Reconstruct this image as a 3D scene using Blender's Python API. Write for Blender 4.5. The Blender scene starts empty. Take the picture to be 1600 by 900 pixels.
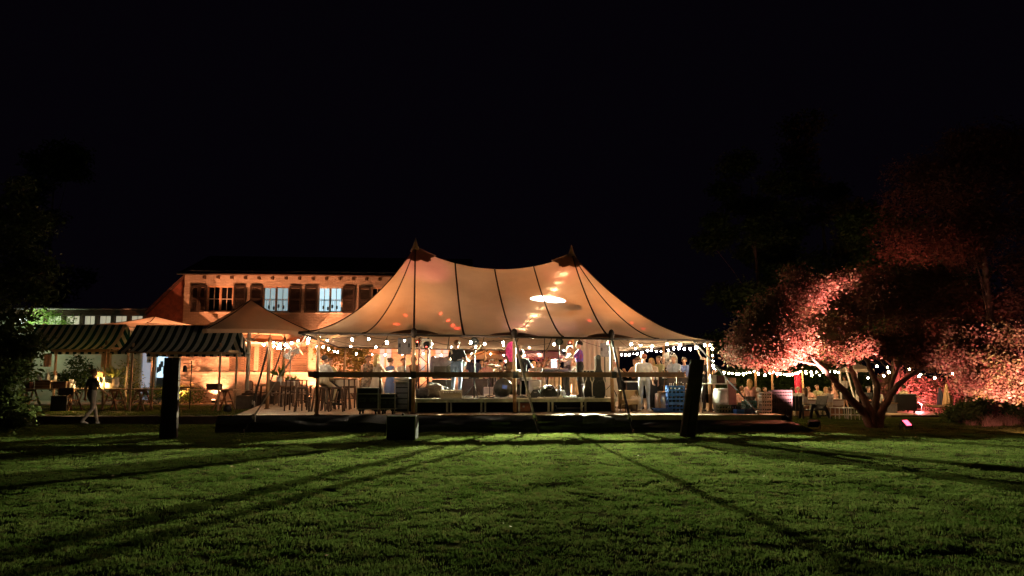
import bpy, bmesh, math, random
import numpy as np
from mathutils import Vector, Matrix, Euler
random.seed(7); np.random.seed(7)
R = math.radians
S = bpy.context.scene
COL = S.collection

# ------------------------------------------------------------------ camera, sky, exposure
CAMZ, FPX, PITCH = 1.6, 1155.0, R(6.7)
cam_d = bpy.data.cameras.new('camera'); cam_d.sensor_width = 36; cam_d.lens = FPX/1600*36
cam_d.clip_end = 2000; cam_d.clip_start = .05
cam = bpy.data.objects.new('camera', cam_d); COL.objects.link(cam)
cam.location = (0, 0, CAMZ); cam.rotation_euler = (R(90)+PITCH, 0, 0)
S.camera = cam
W = bpy.data.worlds.new('World'); S.world = W; W.use_nodes = True
bg = W.node_tree.nodes['Background']
bg.inputs[0].default_value = (.0022, .0014, .0034, 1); bg.inputs[1].default_value = 0.2   # moonless night sky
S.view_settings.view_transform = 'Standard'; S.view_settings.look = 'None'
S.view_settings.exposure = 1.5; S.view_settings.gamma = 1
S.cycles.use_denoising = True
S.cycles.max_bounces = 7; S.cycles.diffuse_bounces = 4; S.cycles.transmission_bounces = 5; S.cycles.transparent_max_bounces = 6
S.cycles.sample_clamp_indirect = 6.0
S.cycles.caustics_reflective = False; S.cycles.caustics_refractive = False

# surveying helpers: world x / z of a point seen in direction (px, py) when it stands Y metres away
def PX(px, Y, z=1.6):
    return (px-800)/FPX*(Y*math.cos(PITCH)+(z-CAMZ)*math.sin(PITCH))
def PZ(py, Y):
    return CAMZ + Y*math.tan(PITCH+math.atan((450-py)/FPX))
def GY(py, z=0.0):
    return (z-CAMZ)/math.tan(PITCH+math.atan((450-py)/FPX))

# ------------------------------------------------------------------ materials
MATS = {}
def mat(name, col, rough=.7, var=.12, scale=8, bump=0.0, bscale=40, metal=0.0, emit=None, estr=0, spec=.4, trans=0.0, tcol=None, col2=None, coords='Object', sheen=0):
    if name in MATS: return MATS[name]
    m = bpy.data.materials.new(name); m.use_nodes = True
    nt = m.node_tree; n = nt.nodes; L = nt.links
    b = n['Principled BSDF']; out = n['Material Output']
    b.inputs['Roughness'].default_value = rough; b.inputs['Metallic'].default_value = metal
    b.inputs['Specular IOR Level'].default_value = spec
    b.inputs['Base Color'].default_value = (*col, 1)
    tc = n.new('ShaderNodeTexCoord')
    if var or col2:
        no = n.new('ShaderNodeTexNoise'); no.inputs['Scale'].default_value = scale; no.inputs['Detail'].default_value = 5
        no.inputs['Roughness'].default_value = .6
        L.new(tc.outputs[coords], no.inputs['Vector'])
        cr = n.new('ShaderNodeValToRGB')
        c2 = col2 or tuple(min(1, c*(1+var)) for c in col)
        c1 = col if col2 else tuple(c*(1-var) for c in col)
        cr.color_ramp.elements[0].color = (*c1, 1); cr.color_ramp.elements[1].color = (*c2, 1)
        cr.color_ramp.elements[0].position = .35; cr.color_ramp.elements[1].position = .65
        L.new(no.outputs['Fac'], cr.inputs[0]); L.new(cr.outputs[0], b.inputs['Base Color'])
    if bump:
        nb = n.new('ShaderNodeTexNoise'); nb.inputs['Scale'].default_value = bscale; nb.inputs['Detail'].default_value = 4
        L.new(tc.outputs[coords], nb.inputs['Vector'])
        bp = n.new('ShaderNodeBump'); bp.inputs['Strength'].default_value = bump; bp.inputs['Distance'].default_value = .02
        L.new(nb.outputs['Fac'], bp.inputs['Height']); L.new(bp.outputs[0], b.inputs['Normal'])
    if emit:
        b.inputs['Emission Color'].default_value = (*emit, 1); b.inputs['Emission Strength'].default_value = estr
    if trans:
        t = n.new('ShaderNodeBsdfTranslucent'); mx = n.new('ShaderNodeMixShader'); mx.inputs[0].default_value = trans
        t.inputs[0].default_value = (*(tcol or col), 1)
        L.new(b.outputs[0], mx.inputs[1]); L.new(t.outputs[0], mx.inputs[2]); L.new(mx.outputs[0], out.inputs[0])
        b.inputs['Specular IOR Level'].default_value = .1
    MATS[name] = m
    return m
def emit_mat(name, col, s):
    if name in MATS: return MATS[name]
    m = bpy.data.materials.new(name); m.use_nodes = True
    b = m.node_tree.nodes['Principled BSDF']
    b.inputs['Base Color'].default_value = (*[c*.5 for c in col], 1); b.inputs['Roughness'].default_value = .3
    b.inputs['Emission Color'].default_value = (*col, 1); b.inputs['Emission Strength'].default_value = s
    MATS[name] = m; return m

WOOD = mat('timber', (.2, .11, .055), .65, .3, 6, .3, 30)
DWOOD = mat('dark_timber', (.05, .03, .018), .7, .3, 5, .3, 30)
POLEW = mat('pole_timber', (.32, .18, .085), .5, .2, 5, .15, 30)
PALEW = mat('pale_timber', (.36, .26, .16), .6, .2, 5, .2, 30)
BLACK = mat('black_paint', (.012, .012, .013), .5, .3, 10, .1, 80)
TOLEX = mat('black_tolex', (.018, .017, .016), .6, .3, 30, .2, 200)
GREYM = mat('grey_metal', (.3, .3, .3), .4, .15, 10, .1, 60, metal=.7)
ALU = mat('aluminium', (.45, .45, .44), .35, .1, 10, .05, 60, metal=.85)
WHITE = mat('white_paint', (.7, .68, .64), .5, .08, 8)
GREYP = mat('grey_plastic', (.16, .16, .175), .5, .15, 12)
IRON = mat('rusty_steel', (.1, .065, .045), .45, .3, 12, .15, 50, metal=.5)
STRAP = mat('webbing', (.4, .35, .28), .8, .2, 20, .2, 120)
DSTRAP = mat('black_webbing', (.03, .028, .025), .8, .2, 20, .2, 120)
BLUEC = mat('blue_plastic', (.03, .13, .45), .45, .2, 10)
GLASSD = mat('bottle_glass', (.03, .05, .02), .12, .2, 6, spec=.6)
GLASSC = mat('clear_glass', (.55, .55, .5), .1, .1, 6, spec=.6)
BRASS = mat('knob', (.75, .72, .65), .4, 0)
BULB = emit_mat('bulb_glow', (1.0, .72, .46), 95)
BULBW = emit_mat('bulb_glow_cool', (1.0, .78, .55), 95)
BULBG = emit_mat('garden_bulb_glow', (1.0, .64, .28), 100)
CABLE = mat('rubber_cable', (.012, .012, .012), .6, 0)

# ------------------------------------------------------------------ mesh helpers
class MB:
    def __init__(self): self.v = []; self.f = []; self.m = []; self.mi = 0; self.sm = []; self.smooth = False
    def add(self, vs, fs, smooth=None):
        o = len(self.v); self.v += [tuple(p) for p in vs]
        self.f += [tuple(i+o for i in f) for f in fs]; self.m += [self.mi]*len(fs)
        self.sm += [self.smooth if smooth is None else smooth]*len(fs)
        return self
    def box(self, c, s, rz=0, M=None, bev=0):
        x, y, z = s[0]/2, s[1]/2, s[2]/2
        if bev:
            b = min(bev, x*.9, y*.9, z*.9); vs = []; 
            for sx in (-1, 1):
                for sy in (-1, 1):
                    for sz in (-1, 1):
                        vs += [(sx*x, sy*(y-b), sz*(z-b)), (sx*(x-b), sy*y, sz*(z-b)), (sx*(x-b), sy*(y-b), sz*z)]
            def i(sx, sy, sz, k): return ((sx > 0)*4+(sy > 0)*2+(sz > 0))*3+k
            fs = []
            for s1 in (-1, 1):
                fs.append([i(s1, -1, -1, 0), i(s1, 1, -1, 0), i(s1, 1, 1, 0), i(s1, -1, 1, 0)][::s1])
                fs.append([i(-1, s1, -1, 1), i(-1, s1, 1, 1), i(1, s1, 1, 1), i(1, s1, -1, 1)][::s1])
                fs.append([i(-1, -1, s1, 2), i(1, -1, s1, 2), i(1, 1, s1, 2), i(-1, 1, s1, 2)][::s1])
                for s2 in (-1, 1):
                    fs.append([i(s1, s2, -1, 0), i(s1, s2, 1, 0), i(s1, s2, 1, 1), i(s1, s2, -1, 1)][::s1*s2])
                    fs.append([i(s1, -1, s2, 0), i(s1, -1, s2, 2), i(s1, 1, s2, 2), i(s1, 1, s2, 0)][::s1*s2])
                    fs.append([i(-1, s1, s2, 1), i(1, s1, s2, 1), i(1, s1, s2, 2), i(-1, s1, s2, 2)][::s1*s2])
                    for s3 in (-1, 1):
                        fs.append([i(s1, s2, s3, 0), i(s1, s2, s3, 2), i(s1, s2, s3, 1)][::-s1*s2*s3])
        else:
            vs = [(-x, -y, -z), (x, -y, -z), (x, y, -z), (-x, y, -z), (-x, -y, z), (x, -y, z), (x, y, z), (-x, y, z)]
            fs = [(0, 3, 2, 1), (4, 5, 6, 7), (0, 1, 5, 4), (1, 2, 6, 5), (2, 3, 7, 6), (3, 0, 4, 7)]
        if M is None: M = Matrix.Rotation(rz, 4, 'Z')
        c = Vector(c)
        return self.add([M @ Vector(p) + c for p in vs], fs, False)
    def bar(self, p0, p1, w, h=None, up=(0, 0, 1)):
        h = h or w; p0 = Vector(p0); p1 = Vector(p1); d = (p1-p0).normalized(); u = Vector(up)
        if abs(d.dot(u)) > .98: u = Vector((0, 1, 0))
        a = d.cross(u).normalized()*w/2; b = a.cross(d).normalized()*h/2
        vs = [p+q for p in (p0, p1) for q in (-a-b, a-b, a+b, -a+b)]
        return self.add(vs, [(0, 3, 2, 1), (4, 5, 6, 7), (0, 1, 5, 4), (1, 2, 6, 5), (2, 3, 7, 6), (3, 0, 4, 7)], False)
    def tube(self, pts, r, n=8, caps=True):
        pts = [Vector(p) for p in pts]; rs = r if isinstance(r, (list, tuple)) else [r]*len(pts)
        vs = []; fs = []; prev = None
        for i, p in enumerate(pts):
            d = (pts[min(i+1, len(pts)-1)]-pts[max(i-1, 0)])
            d = d.normalized() if d.length > 1e-9 else Vector((0, 0, 1))
            if prev is None:
                a = d.orthogonal().normalized()
            else:
                a = prev-d*prev.dot(d); a = a.normalized() if a.length > 1e-6 else d.orthogonal().normalized()
            prev = a; b = d.cross(a)
            for k in range(n):
                t = 2*math.pi*k/n; vs.append(p+(a*math.cos(t)+b*math.sin(t))*rs[i])
        for i in range(len(pts)-1):
            for k in range(n):
                fs.append((i*n+k, i*n+(k+1) % n, (i+1)*n+(k+1) % n, (i+1)*n+k))
        if caps:
            fs.append(tuple(range(n))[::-1]); fs.append(tuple((len(pts)-1)*n+k for k in range(n)))
        return self.add(vs, fs, n > 5)
    def cyl(self, p0, p1, r0, r1=None, n=12): return self.tube([p0, p1], [r0, r0 if r1 is None else r1], n)
    def lathe(self, prof, c=(0, 0, 0), n=16, M=None):
        vs = []; fs = []; c = Vector(c)
        for r, z in prof:
            for k in range(n):
                t = 2*math.pi*k/n; p = Vector((r*math.cos(t), r*math.sin(t), z))
                vs.append((M @ p if M else p)+c)
        for i in range(len(prof)-1):
            for k in range(n): fs.append((i*n+k, i*n+(k+1) % n, (i+1)*n+(k+1) % n, (i+1)*n+k))
        if prof[0][0] > 1e-4: fs.append(tuple(range(n))[::-1])
        if prof[-1][0] > 1e-4: fs.append(tuple((len(prof)-1)*n+k for k in range(n)))
        return self.add(vs, fs, True)
    def ell(self, c, r, n=10, m=7, M=None):
        if not isinstance(r, (tuple, list)): r = (r, r, r)
        vs = [(0, 0, -1)]; 
        for i in range(1, m):
            a = -math.pi/2+math.pi*i/m
            for k in range(n): vs.append((math.cos(a)*math.cos(2*math.pi*k/n), math.cos(a)*math.sin(2*math.pi*k/n), math.sin(a)))
        vs.append((0, 0, 1)); fs = []; top = len(vs)-1
        for k in range(n):
            fs.append((0, 1+(k+1) % n, 1+k)); fs.append((top, top-n+k, top-n+(k+1) % n))
            for i in range(m-2): fs.append((1+i*n+k, 1+i*n+(k+1) % n, 1+(i+1)*n+(k+1) % n, 1+(i+1)*n+k))
        c = Vector(c)
        pts = [Vector((p[0]*r[0], p[1]*r[1], p[2]*r[2])) for p in vs]
        return self.add([(M @ p if M else p)+c for p in pts], fs, True)
    def prism(self, outline, depth, M=None, c=(0, 0, 0)):
        # outline in local xz, extruded along y (0..depth)
        n = len(outline); c = Vector(c)
        vs = [Vector((x, 0, z)) for x, z in outline]+[Vector((x, depth, z)) for x, z in outline]
        if M: vs = [M @ p for p in vs]
        fs = [tuple(range(n)), tuple(range(2*n-1, n-1, -1))]+[(k, k+n, (k+1) % n+n, (k+1) % n) for k in range(n)]
        return self.add([p+c for p in vs], fs, False)
    def grid(self, fn, nu, nv, smooth=True):
        vs = [fn(i/nu, j/nv) for j in range(nv+1) for i in range(nu+1)]
        fs = [(j*(nu+1)+i, j*(nu+1)+i+1, (j+1)*(nu+1)+i+1, (j+1)*(nu+1)+i) for j in range(nv) for i in range(nu)]
        return self.add(vs, fs, smooth)
    def build(self, name, mats, parent=None, loc=(0, 0, 0), rz=0):
        me = bpy.data.meshes.new(name); me.from_pydata([tuple(v) for v in self.v], [], self.f)
        for m in (mats if isinstance(mats, (list, tuple)) else [mats]): me.materials.append(m)
        me.polygons.foreach_set('material_index', self.m); me.polygons.foreach_set('use_smooth', self.sm)
        me.update()
        o = bpy.data.objects.new(name, me); COL.objects.link(o)
        o.location = loc; o.rotation_euler = (0, 0, rz)
        if parent: o.parent = parent
        return o
def tag(o, label, cat, group=None, kind=None):
    if label: o['label'] = label
    if cat: o['category'] = cat
    if group: o['group'] = group
    if kind: o['kind'] = kind
    return o
def struct(o): o['kind'] = 'structure'; return o
def stuff(o): o['kind'] = 'stuff'; return o
def thing(name, label, cat, loc=(0, 0, 0), rz=0, group=None):
    o = bpy.data.objects.new(name, None); COL.objects.link(o); o.empty_display_size = .2
    o.location = loc; o.rotation_euler = (0, 0, rz)
    return tag(o, label, cat, group)
def dup(root, loc, rz=0, label=None, group=None, scale=None):
    def cp(o, par):
        c = o.copy(); COL.objects.link(c)
        if par: c.parent = par
        for ch in list(o.children): cp(ch, c)
        return c
    r = cp(root, None); r.location = loc; r.rotation_euler = (0, 0, rz)
    if scale: r.scale = scale
    if label: r['label'] = label
    if group: r['group'] = group
    return r
def lamp(kind, name, loc, power, col, parent=None, target=None, size=.05, angle=120, blend=.5):
    d = bpy.data.lights.new(name, kind); d.energy = power; d.color = col
    if kind in ('POINT', 'SPOT'): d.shadow_soft_size = size
    if kind == 'SPOT': d.spot_size = R(angle); d.spot_blend = blend
    o = bpy.data.objects.new(name, d); COL.objects.link(o); o.location = loc
    if target is not None:
        v = Vector(target)-Vector(loc); o.rotation_euler = v.to_track_quat('-Z', 'Y').to_euler()
    if parent:
        o.parent = parent
        if parent.rotation_euler.z == 0: o.location = Vector(loc)-Vector(parent.location)
    return o

# tent-local frame
TC = Vector((-.67, 27.9, 0)); TH = R(7.5)
def T(lx, ly, z=0):
    c, s = math.cos(TH), math.sin(TH)
    return Vector((TC.x+lx*c-ly*s, TC.y+lx*s+ly*c, z))
DZ = .47   # deck level
SZ = .9    # stage level
UZ = .26   # raised lawn on the left
# ------------------------------------------------------------------ ground
from mathutils import noise as mnoise
def sstep(t): t = max(0, min(1, t)); return t*t*(3-2*t)
def lawn_h(x, y):
    return -.22*sstep((y-24)/9)*sstep((x-8)/2)+.035*mnoise.noise(Vector((x*.55, y*.55, 3.1)))+.03*mnoise.noise(Vector((x*1.7, y*1.7, 9.)))+.022*mnoise.noise(Vector((x*4., y*4., 1.)))
SOIL = mat('lawn_soil', (.035, .045, .012), 1.0, .3, 3, .4, 60, spec=0, col2=(.055, .045, .022))
lw = MB(); lw.smooth = True
def lawn_patch(x0, x1, y0, y1, nx, ny):
    lw.grid(lambda u, v: (x0+(x1-x0)*u, y0+(y1-y0)*v, lawn_h(x0+(x1-x0)*u, y0+(y1-y0)*v)), nx, ny)
lawn_patch(-22, 26, -2, 30, 230, 160); lawn_patch(-22, 26, 30, 60, 60, 40)
def skirt_sheet(x0, x1, y0, y1):
    lw.grid(lambda u, v: (x0+(x1-x0)*u, y0+(y1-y0)*v, -.3), 4, 4)
skirt_sheet(-700, -21.9, -60, 900); skirt_sheet(25.9, 700, -60, 900); skirt_sheet(-21.9, 25.9, -60, -1.9); skirt_sheet(-21.9, 25.9, 59.9, 900)
lawn = struct(lw.build('lawn', SOIL))

# grass blades: tufts scattered over the lawn (one mass nobody could count)
def grass_material(name, c1, c2, c3):
    m = bpy.data.materials.new(name); m.use_nodes = True; nt = m.node_tree; n = nt.nodes; L = nt.links
    out = n['Material Output']; n.remove(n['Principled BSDF']); b = n.new('ShaderNodeBsdfDiffuse')
    g = n.new('ShaderNodeNewGeometry')
    a = n.new('ShaderNodeTexNoise'); a.inputs['Scale'].default_value = .8; a.inputs['Detail'].default_value = 6
    a2 = n.new('ShaderNodeTexNoise'); a2.inputs['Scale'].default_value = 7; a2.inputs['Detail'].default_value = 3
    L.new(g.outputs['Position'], a.inputs['Vector']); L.new(g.outputs['Position'], a2.inputs['Vector'])
    r = n.new('ShaderNodeValToRGB'); r.color_ramp.elements[0].position = .38; r.color_ramp.elements[1].position = .62
    r.color_ramp.elements[0].color = (*c1, 1); r.color_ramp.elements[1].color = (*c2, 1)
    r2 = n.new('ShaderNodeValToRGB'); r2.color_ramp.elements[0].position = .5; r2.color_ramp.elements[1].position = .68
    r2.color_ramp.elements[0].color = (0, 0, 0, 1); r2.color_ramp.elements[1].color = (.8, .8, .8, 1)
    mx = n.new('ShaderNodeMix'); mx.data_type = 'RGBA'; mx.inputs['B'].default_value = (*c3, 1)
    L.new(a.outputs['Fac'], r.inputs[0]); L.new(a2.outputs['Fac'], r2.inputs[0]); L.new(r2.outputs[0], mx.inputs['Factor'])
    L.new(r.outputs[0], mx.inputs['A']); L.new(mx.outputs['Result'], b.inputs['Color'])
    t = n.new('ShaderNodeBsdfTranslucent'); ms = n.new('ShaderNodeMixShader'); ms.inputs[0].default_value = .4
    L.new(mx.outputs['Result'], t.inputs[0]); L.new(b.outputs[0], ms.inputs[1]); L.new(t.outputs[0], ms.inputs[2]); L.new(ms.outputs[0], out.inputs[0])
    return m
GRASS = grass_material('grass_blades', (.062, .1, .018), (.115, .155, .035), (.13, .11, .04))
def tuft_mesh(nb, rad, hmin, hmax):
    v = []; f = []
    for i in range(nb):
        a = random.uniform(0, 6.283); r = rad*math.sqrt(random.random()); x, y = r*math.cos(a), r*math.sin(a)
        h = random.uniform(hmin, hmax); t = random.uniform(0, 6.283); l = random.uniform(.1, .9)*h; w = random.uniform(.0035, .006)
        dx, dy = math.cos(t), math.sin(t); px_, py_ = -dy*w, dx*w; o = len(v)
        v += [(x-px_, y-py_, -.01), (x+px_, y+py_, -.01), (x+px_*.8+dx*l*.35, y+py_*.8+dy*l*.35, h*.6), (x-px_*.8+dx*l*.35, y-py_*.8+dy*l*.35, h*.6), (x+dx*l, y+dy*l, h)]
        f += [(o, o+1, o+2, o+3), (o+3, o+2, o+4)]
    me = bpy.data.meshes.new('grass_tuft'); me.from_pydata(v, [], f); me.materials.append(GRASS); return me
def scatter(name, base_mb, tuft, dens, smin, smax, seed=1):
    o = base_mb.build(name, GRASS)
    proto = bpy.data.objects.new('grass_tuft', tuft)
    ng = bpy.data.node_groups.new(name, 'GeometryNodeTree')
    ng.interface.new_socket('Geometry', in_out='INPUT', socket_type='NodeSocketGeometry')
    ng.interface.new_socket('Geometry', in_out='OUTPUT', socket_type='NodeSocketGeometry')
    n = ng.nodes; L = ng.links
    gi = n.new('NodeGroupInput'); go = n.new('NodeGroupOutput')
    d = n.new('GeometryNodeDistributePointsOnFaces'); d.inputs['Density'].default_value = dens; d.inputs['Seed'].default_value = seed
    oi = n.new('GeometryNodeObjectInfo'); oi.inputs['Object'].default_value = proto; oi.inputs['As Instance'].default_value = True
    ip = n.new('GeometryNodeInstanceOnPoints')
    rv = n.new('FunctionNodeRandomValue'); rv.data_type = 'FLOAT_VECTOR'; rv.inputs[0].default_value = (-.15, -.15, 0); rv.inputs[1].default_value = (.15, .15, 6.283)
    # patchy height
    pos = n.new('GeometryNodeInputPosition'); no = n.new('ShaderNodeTexNoise'); no.inputs['Scale'].default_value = 1.6; no.inputs['Detail'].default_value = 4
    mr = n.new('ShaderNodeMapRange'); mr.inputs[1].default_value = .35; mr.inputs[2].default_value = .65; mr.inputs[3].default_value = smin; mr.inputs[4].default_value = smax
    L.new(pos.outputs[0], no.inputs['Vector']); L.new(no.outputs[0], mr.inputs[0])
    L.new(gi.outputs[0], d.inputs['Mesh']); L.new(d.outputs['Points'], ip.inputs['Points']); L.new(oi.outputs['Geometry'], ip.inputs['Instance'])
    L.new(rv.outputs[0], ip.inputs['Rotation']); L.new(mr.outputs[0], ip.inputs['Scale']); L.new(ip.outputs[0], go.inputs[0])
    md = o.modifiers.new('scatter', 'NODES'); md.node_group = ng
    return stuff(o)
gb = MB()
gb.grid(lambda u, v: (lambda y: ((-1+2*u)*(y*.85+4)+(u > .5)*0, y, lawn_h((-1+2*u)*(y*.85+4), y)+.004))(4.2+9*v), 60, 40)
scatter('lawn_grass', gb, tuft_mesh(60, .12, .012, .034), 85, .55, 1.1)
gb2 = MB()
gb2.grid(lambda u, v: (lambda y: ((-1+2*u)*(y*.85+4), y, lawn_h((-1+2*u)*(y*.85+4), y)+.004))(13.2+7.9*v), 60, 30)
gb2.grid(lambda u, v: (8.6+15*u, 21.1+10*v, lawn_h(8.6+15*u, 21.1+10*v)+.004), 30, 20)
gb2.grid(lambda u, v: (-21+12.6*u, 21.1+3.2*v, lawn_h(-21+12.6*u, 21.1+3.2*v)+.004), 30, 8)
scatter('far_lawn_grass', gb2, tuft_mesh(50, .16, .012, .034), 46, .55, 1.1, 3)
# fallen leaves on the lawn
lb = MB(); LEAFY = mat('fallen_leaf', (.32, .2, .07), .7, .4, 3)
for i in range(60):
    y = random.uniform(6.5, 20); x = random.uniform(-.7, .7)*y; z = lawn_h(x, y)+.05; a = random.uniform(0, 6.28); s = random.uniform(.02, .045)
    M = Matrix.Rotation(a, 4, 'Z') @ Matrix.Rotation(random.uniform(-.6, .6), 4, 'X')
    lb.add([Vector((x, y, z))+M @ Vector(p) for p in ((-s, 0, 0), (0, -s*.5, .006), (s, 0, .004), (0, s*.5, .006))], [(0, 1, 2, 3)])
stuff(lb.build('fallen_leaves', LEAFY))

# raised lawn on the left with its dark edge, gravel path by the house
ul = MB(); ul.smooth = True
ul.grid(lambda u, v: ((-40+(-8.6-2.6*v+40)*u), 24.6+12*v, UZ+.4*lawn_h(-40+31*u, 24.6+12*v)), 70, 30)
struct(ul.build('raised_lawn', mat('raised_turf', (.06, .06, .02), .95, .3, 2, .5, 50, col2=(.1, .075, .035))))
gb3 = MB(); gb3.grid(lambda u, v: (-20+(11.2-2.0*v)*u, 24.7+8*v, UZ+.005), 30, 20)
scatter('raised_lawn_grass', gb3, tuft_mesh(36, .17, .02, .05), 26, .5, 1.1, 5)
pb = MB(); pb.box((-22, 33.6, UZ+.03), (26, 1.7, .06)); pb.box((-24, 36.6, UZ+.02), (32, 4.3, .04))
struct(pb.build('gravel_path', mat('gravel', (.26, .21, .15), .9, .25, 25, .6, 70)))
kb = MB()
for i in range(16): kb.box((-38.5+2*i, 24.5+.01*(i % 2), .125), (1.985, .16, .26), bev=.01)
struct(kb.build('edging_kerb', DWOOD))

# ------------------------------------------------------------------ deck
DECKW = mat('deck_boards', (.36, .26, .17), .6, .3, 3, .3, 25)
dk = bpy.data.objects.new('timber_deck', None); COL.objects.link(dk); struct(dk)
def deck_x0(y): return -7.85-(y-21.3)*.24
def deck_x1(y): return 7.75+(y-21.3)*.02
pl = MB(); y = 21.3
while y < 36.5:
    a, b = deck_x0(y), deck_x1(y); cuts = [a]+[c for c in (a+2.3+1.2*(int(y*7) % 3), a+7+.9*(int(y*7) % 2), a+11.5) if c < b-1]+[b]
    for c0, c1 in zip(cuts, cuts[1:]):
        pl.box(((c0+c1)/2, y+.069, DZ-.014+random.uniform(-.0015, .0015)), (c1-c0-.006, .138, .028))
    y += .145
stuff(pl.build('plank', DECKW, dk))
jb = MB(); jb.box((0, 29, DZ-.09), (15.4, 15.2, .1)); struct(jb.build('deck_frame', DWOOD, dk))
fb = MB(); fb.box((1.5, 21.28, DZ-.075), (12.3, .03, .14)); fb.build('fascia_board', DECKW, dk)
# draped black sheeting along the front
sk = thing('deck_skirt', 'creased black plastic sheeting draped along the front edge of the wooden deck', 'sheeting', (0, 21.27, 0))
def skf(x0, x1, out, z1, seed, flare=0):
    def f(u, v):
        x = x0+(x1-x0)*u
        fl = flare*max(0, (u-.7)/.3)**1.5
        n1 = mnoise.noise(Vector((x*.9, v*1.6, seed)))*.09+mnoise.noise(Vector((x*2.8+v*1.4, v*5, seed+3)))*.045+mnoise.noise(Vector((x*1.1, v*9, seed+6)))*.02
        w = math.sin(math.pi*min(1, v*1.2))
        return (x+fl*v*.9, -.03-out*v-(n1+.06)*w-.25*fl*v, z1*(1-v)-.005+max(0, n1)*.15*(1-v))
    return f
SHEET = mat('black_sheeting', (.02, .02, .019), .36, .3, 6, .3, 14, spec=.6)
for (x0, x1, out, z1, sd) in ((-8.35, -3.0, .14, DZ-.02, 1.), (-3.0, 2.1, .16, DZ-.03, 5.), (3.2, 7.8, .12, DZ-.14, 9.)):
    m = MB(); m.grid(skf(x0, x1, out, z1, sd, .9 if x1 > 7 else 0), 90, 12); m.build('sheet', SHEET, sk)
m = MB(); m.grid(skf(1.95, 3.35, .2, DZ-.06, 13.), 40, 12); o = m.build('sheet', mat('olive_sheeting', (.03, .03, .012), .5, .3, 6, .25, 14), sk); o['label'] = 'olive green stretch of sheeting'
m = MB(); m.grid(lambda u, v: (7.75+.55*v+.1*math.sin(u*9)*v, -.1+3*u, (DZ-.02)*(1-v)), 30, 8); m.build('sheet', SHEET, sk)
m = MB(); m.grid(lambda u, v: (-7.9-.24*3.2*u-.35*v+.06*math.sin(u*11)*v, -.08+3.2*u, (DZ-.02)*(1-v)), 30, 8); m.build('sheet', SHEET, sk)
# folded flap of sheet lying over the edge
for (fx, fw, lab) in ((-4.6, 1.5, 0), (2.0, .9, 0)):
    m = MB(); m.grid(lambda u, v: (fx+fw*u, -.06-.16*v-.05*math.sin(u*7+v*3), DZ-.01-.22*v*v+.03*math.sin(u*5)), 24, 6)
    m.build('sheet_flap', mat('worn_sheeting', (.06, .057, .05), .6, .3, 6, .2, 14), sk)

# ------------------------------------------------------------------ house
HX, HY, HR = PX(281, 35.0), 35.0, R(4.5)
def hl(px):            # facade coordinate of what is seen at column px
    k = (px-800)/FPX*math.cos(PITCH)
    return (k*HY-HX)/(math.cos(HR)-k*math.sin(HR))
def hz(py, px): return PZ(py, HY+hl(px)*math.sin(HR))
BRICK = bpy.data.materials.new('painted_brick'); BRICK.use_nodes = True
_n = BRICK.node_tree.nodes; _l = BRICK.node_tree.links; _b = _n['Principled BSDF']; _b.inputs['Roughness'].default_value = .8
_t = _n.new('ShaderNodeTexCoord'); _mp = _n.new('ShaderNodeMapping'); _mp.inputs['Rotation'].default_value = (R(90), 0, 0)
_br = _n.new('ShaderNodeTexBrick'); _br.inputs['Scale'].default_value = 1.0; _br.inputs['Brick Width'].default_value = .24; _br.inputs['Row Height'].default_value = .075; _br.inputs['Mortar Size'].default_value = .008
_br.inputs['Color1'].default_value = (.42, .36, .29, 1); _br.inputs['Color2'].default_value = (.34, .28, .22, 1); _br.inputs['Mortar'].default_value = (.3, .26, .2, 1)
_nz = _n.new('ShaderNodeTexNoise'); _nz.inputs['Scale'].default_value = 5; _nz.inputs['Detail'].default_value = 6
_bm = _n.new('ShaderNodeBump'); _bm.inputs['Strength'].default_value = .8; _bm.inputs['Distance'].default_value = .02
_ad = _n.new('ShaderNodeMath'); _ad.operation = 'MULTIPLY_ADD'; _ad.inputs[1].default_value = 2.2
_l.new(_t.outputs['Object'], _mp.inputs[0]); _l.new(_mp.outputs[0], _br.inputs['Vector']); _l.new(_t.outputs['Object'], _nz.inputs['Vector'])
_iv = _n.new('ShaderNodeMath'); _iv.operation = 'SUBTRACT'; _iv.inputs[0].default_value = 1; _l.new(_br.outputs['Fac'], _iv.inputs[1])
_l.new(_nz.outputs['Fac'], _ad.inputs[0]); _l.new(_iv.outputs[0], _ad.inputs[2]); _l.new(_ad.outputs[0], _bm.inputs['Height']); _l.new(_bm.outputs[0], _b.inputs['Normal']); _l.new(_br.outputs['Color'], _b.inputs['Base Color'])
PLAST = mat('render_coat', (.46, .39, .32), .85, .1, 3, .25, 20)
house = thing('house', 'two storey white brick house with brown shutters lit orange behind the parasol', 'house', (HX, HY, 0), HR)
HW = hl(724); HZ = hz(430, 285); SILL = hz(487, 320); HEAD = hz(446.5, 320)
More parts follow.
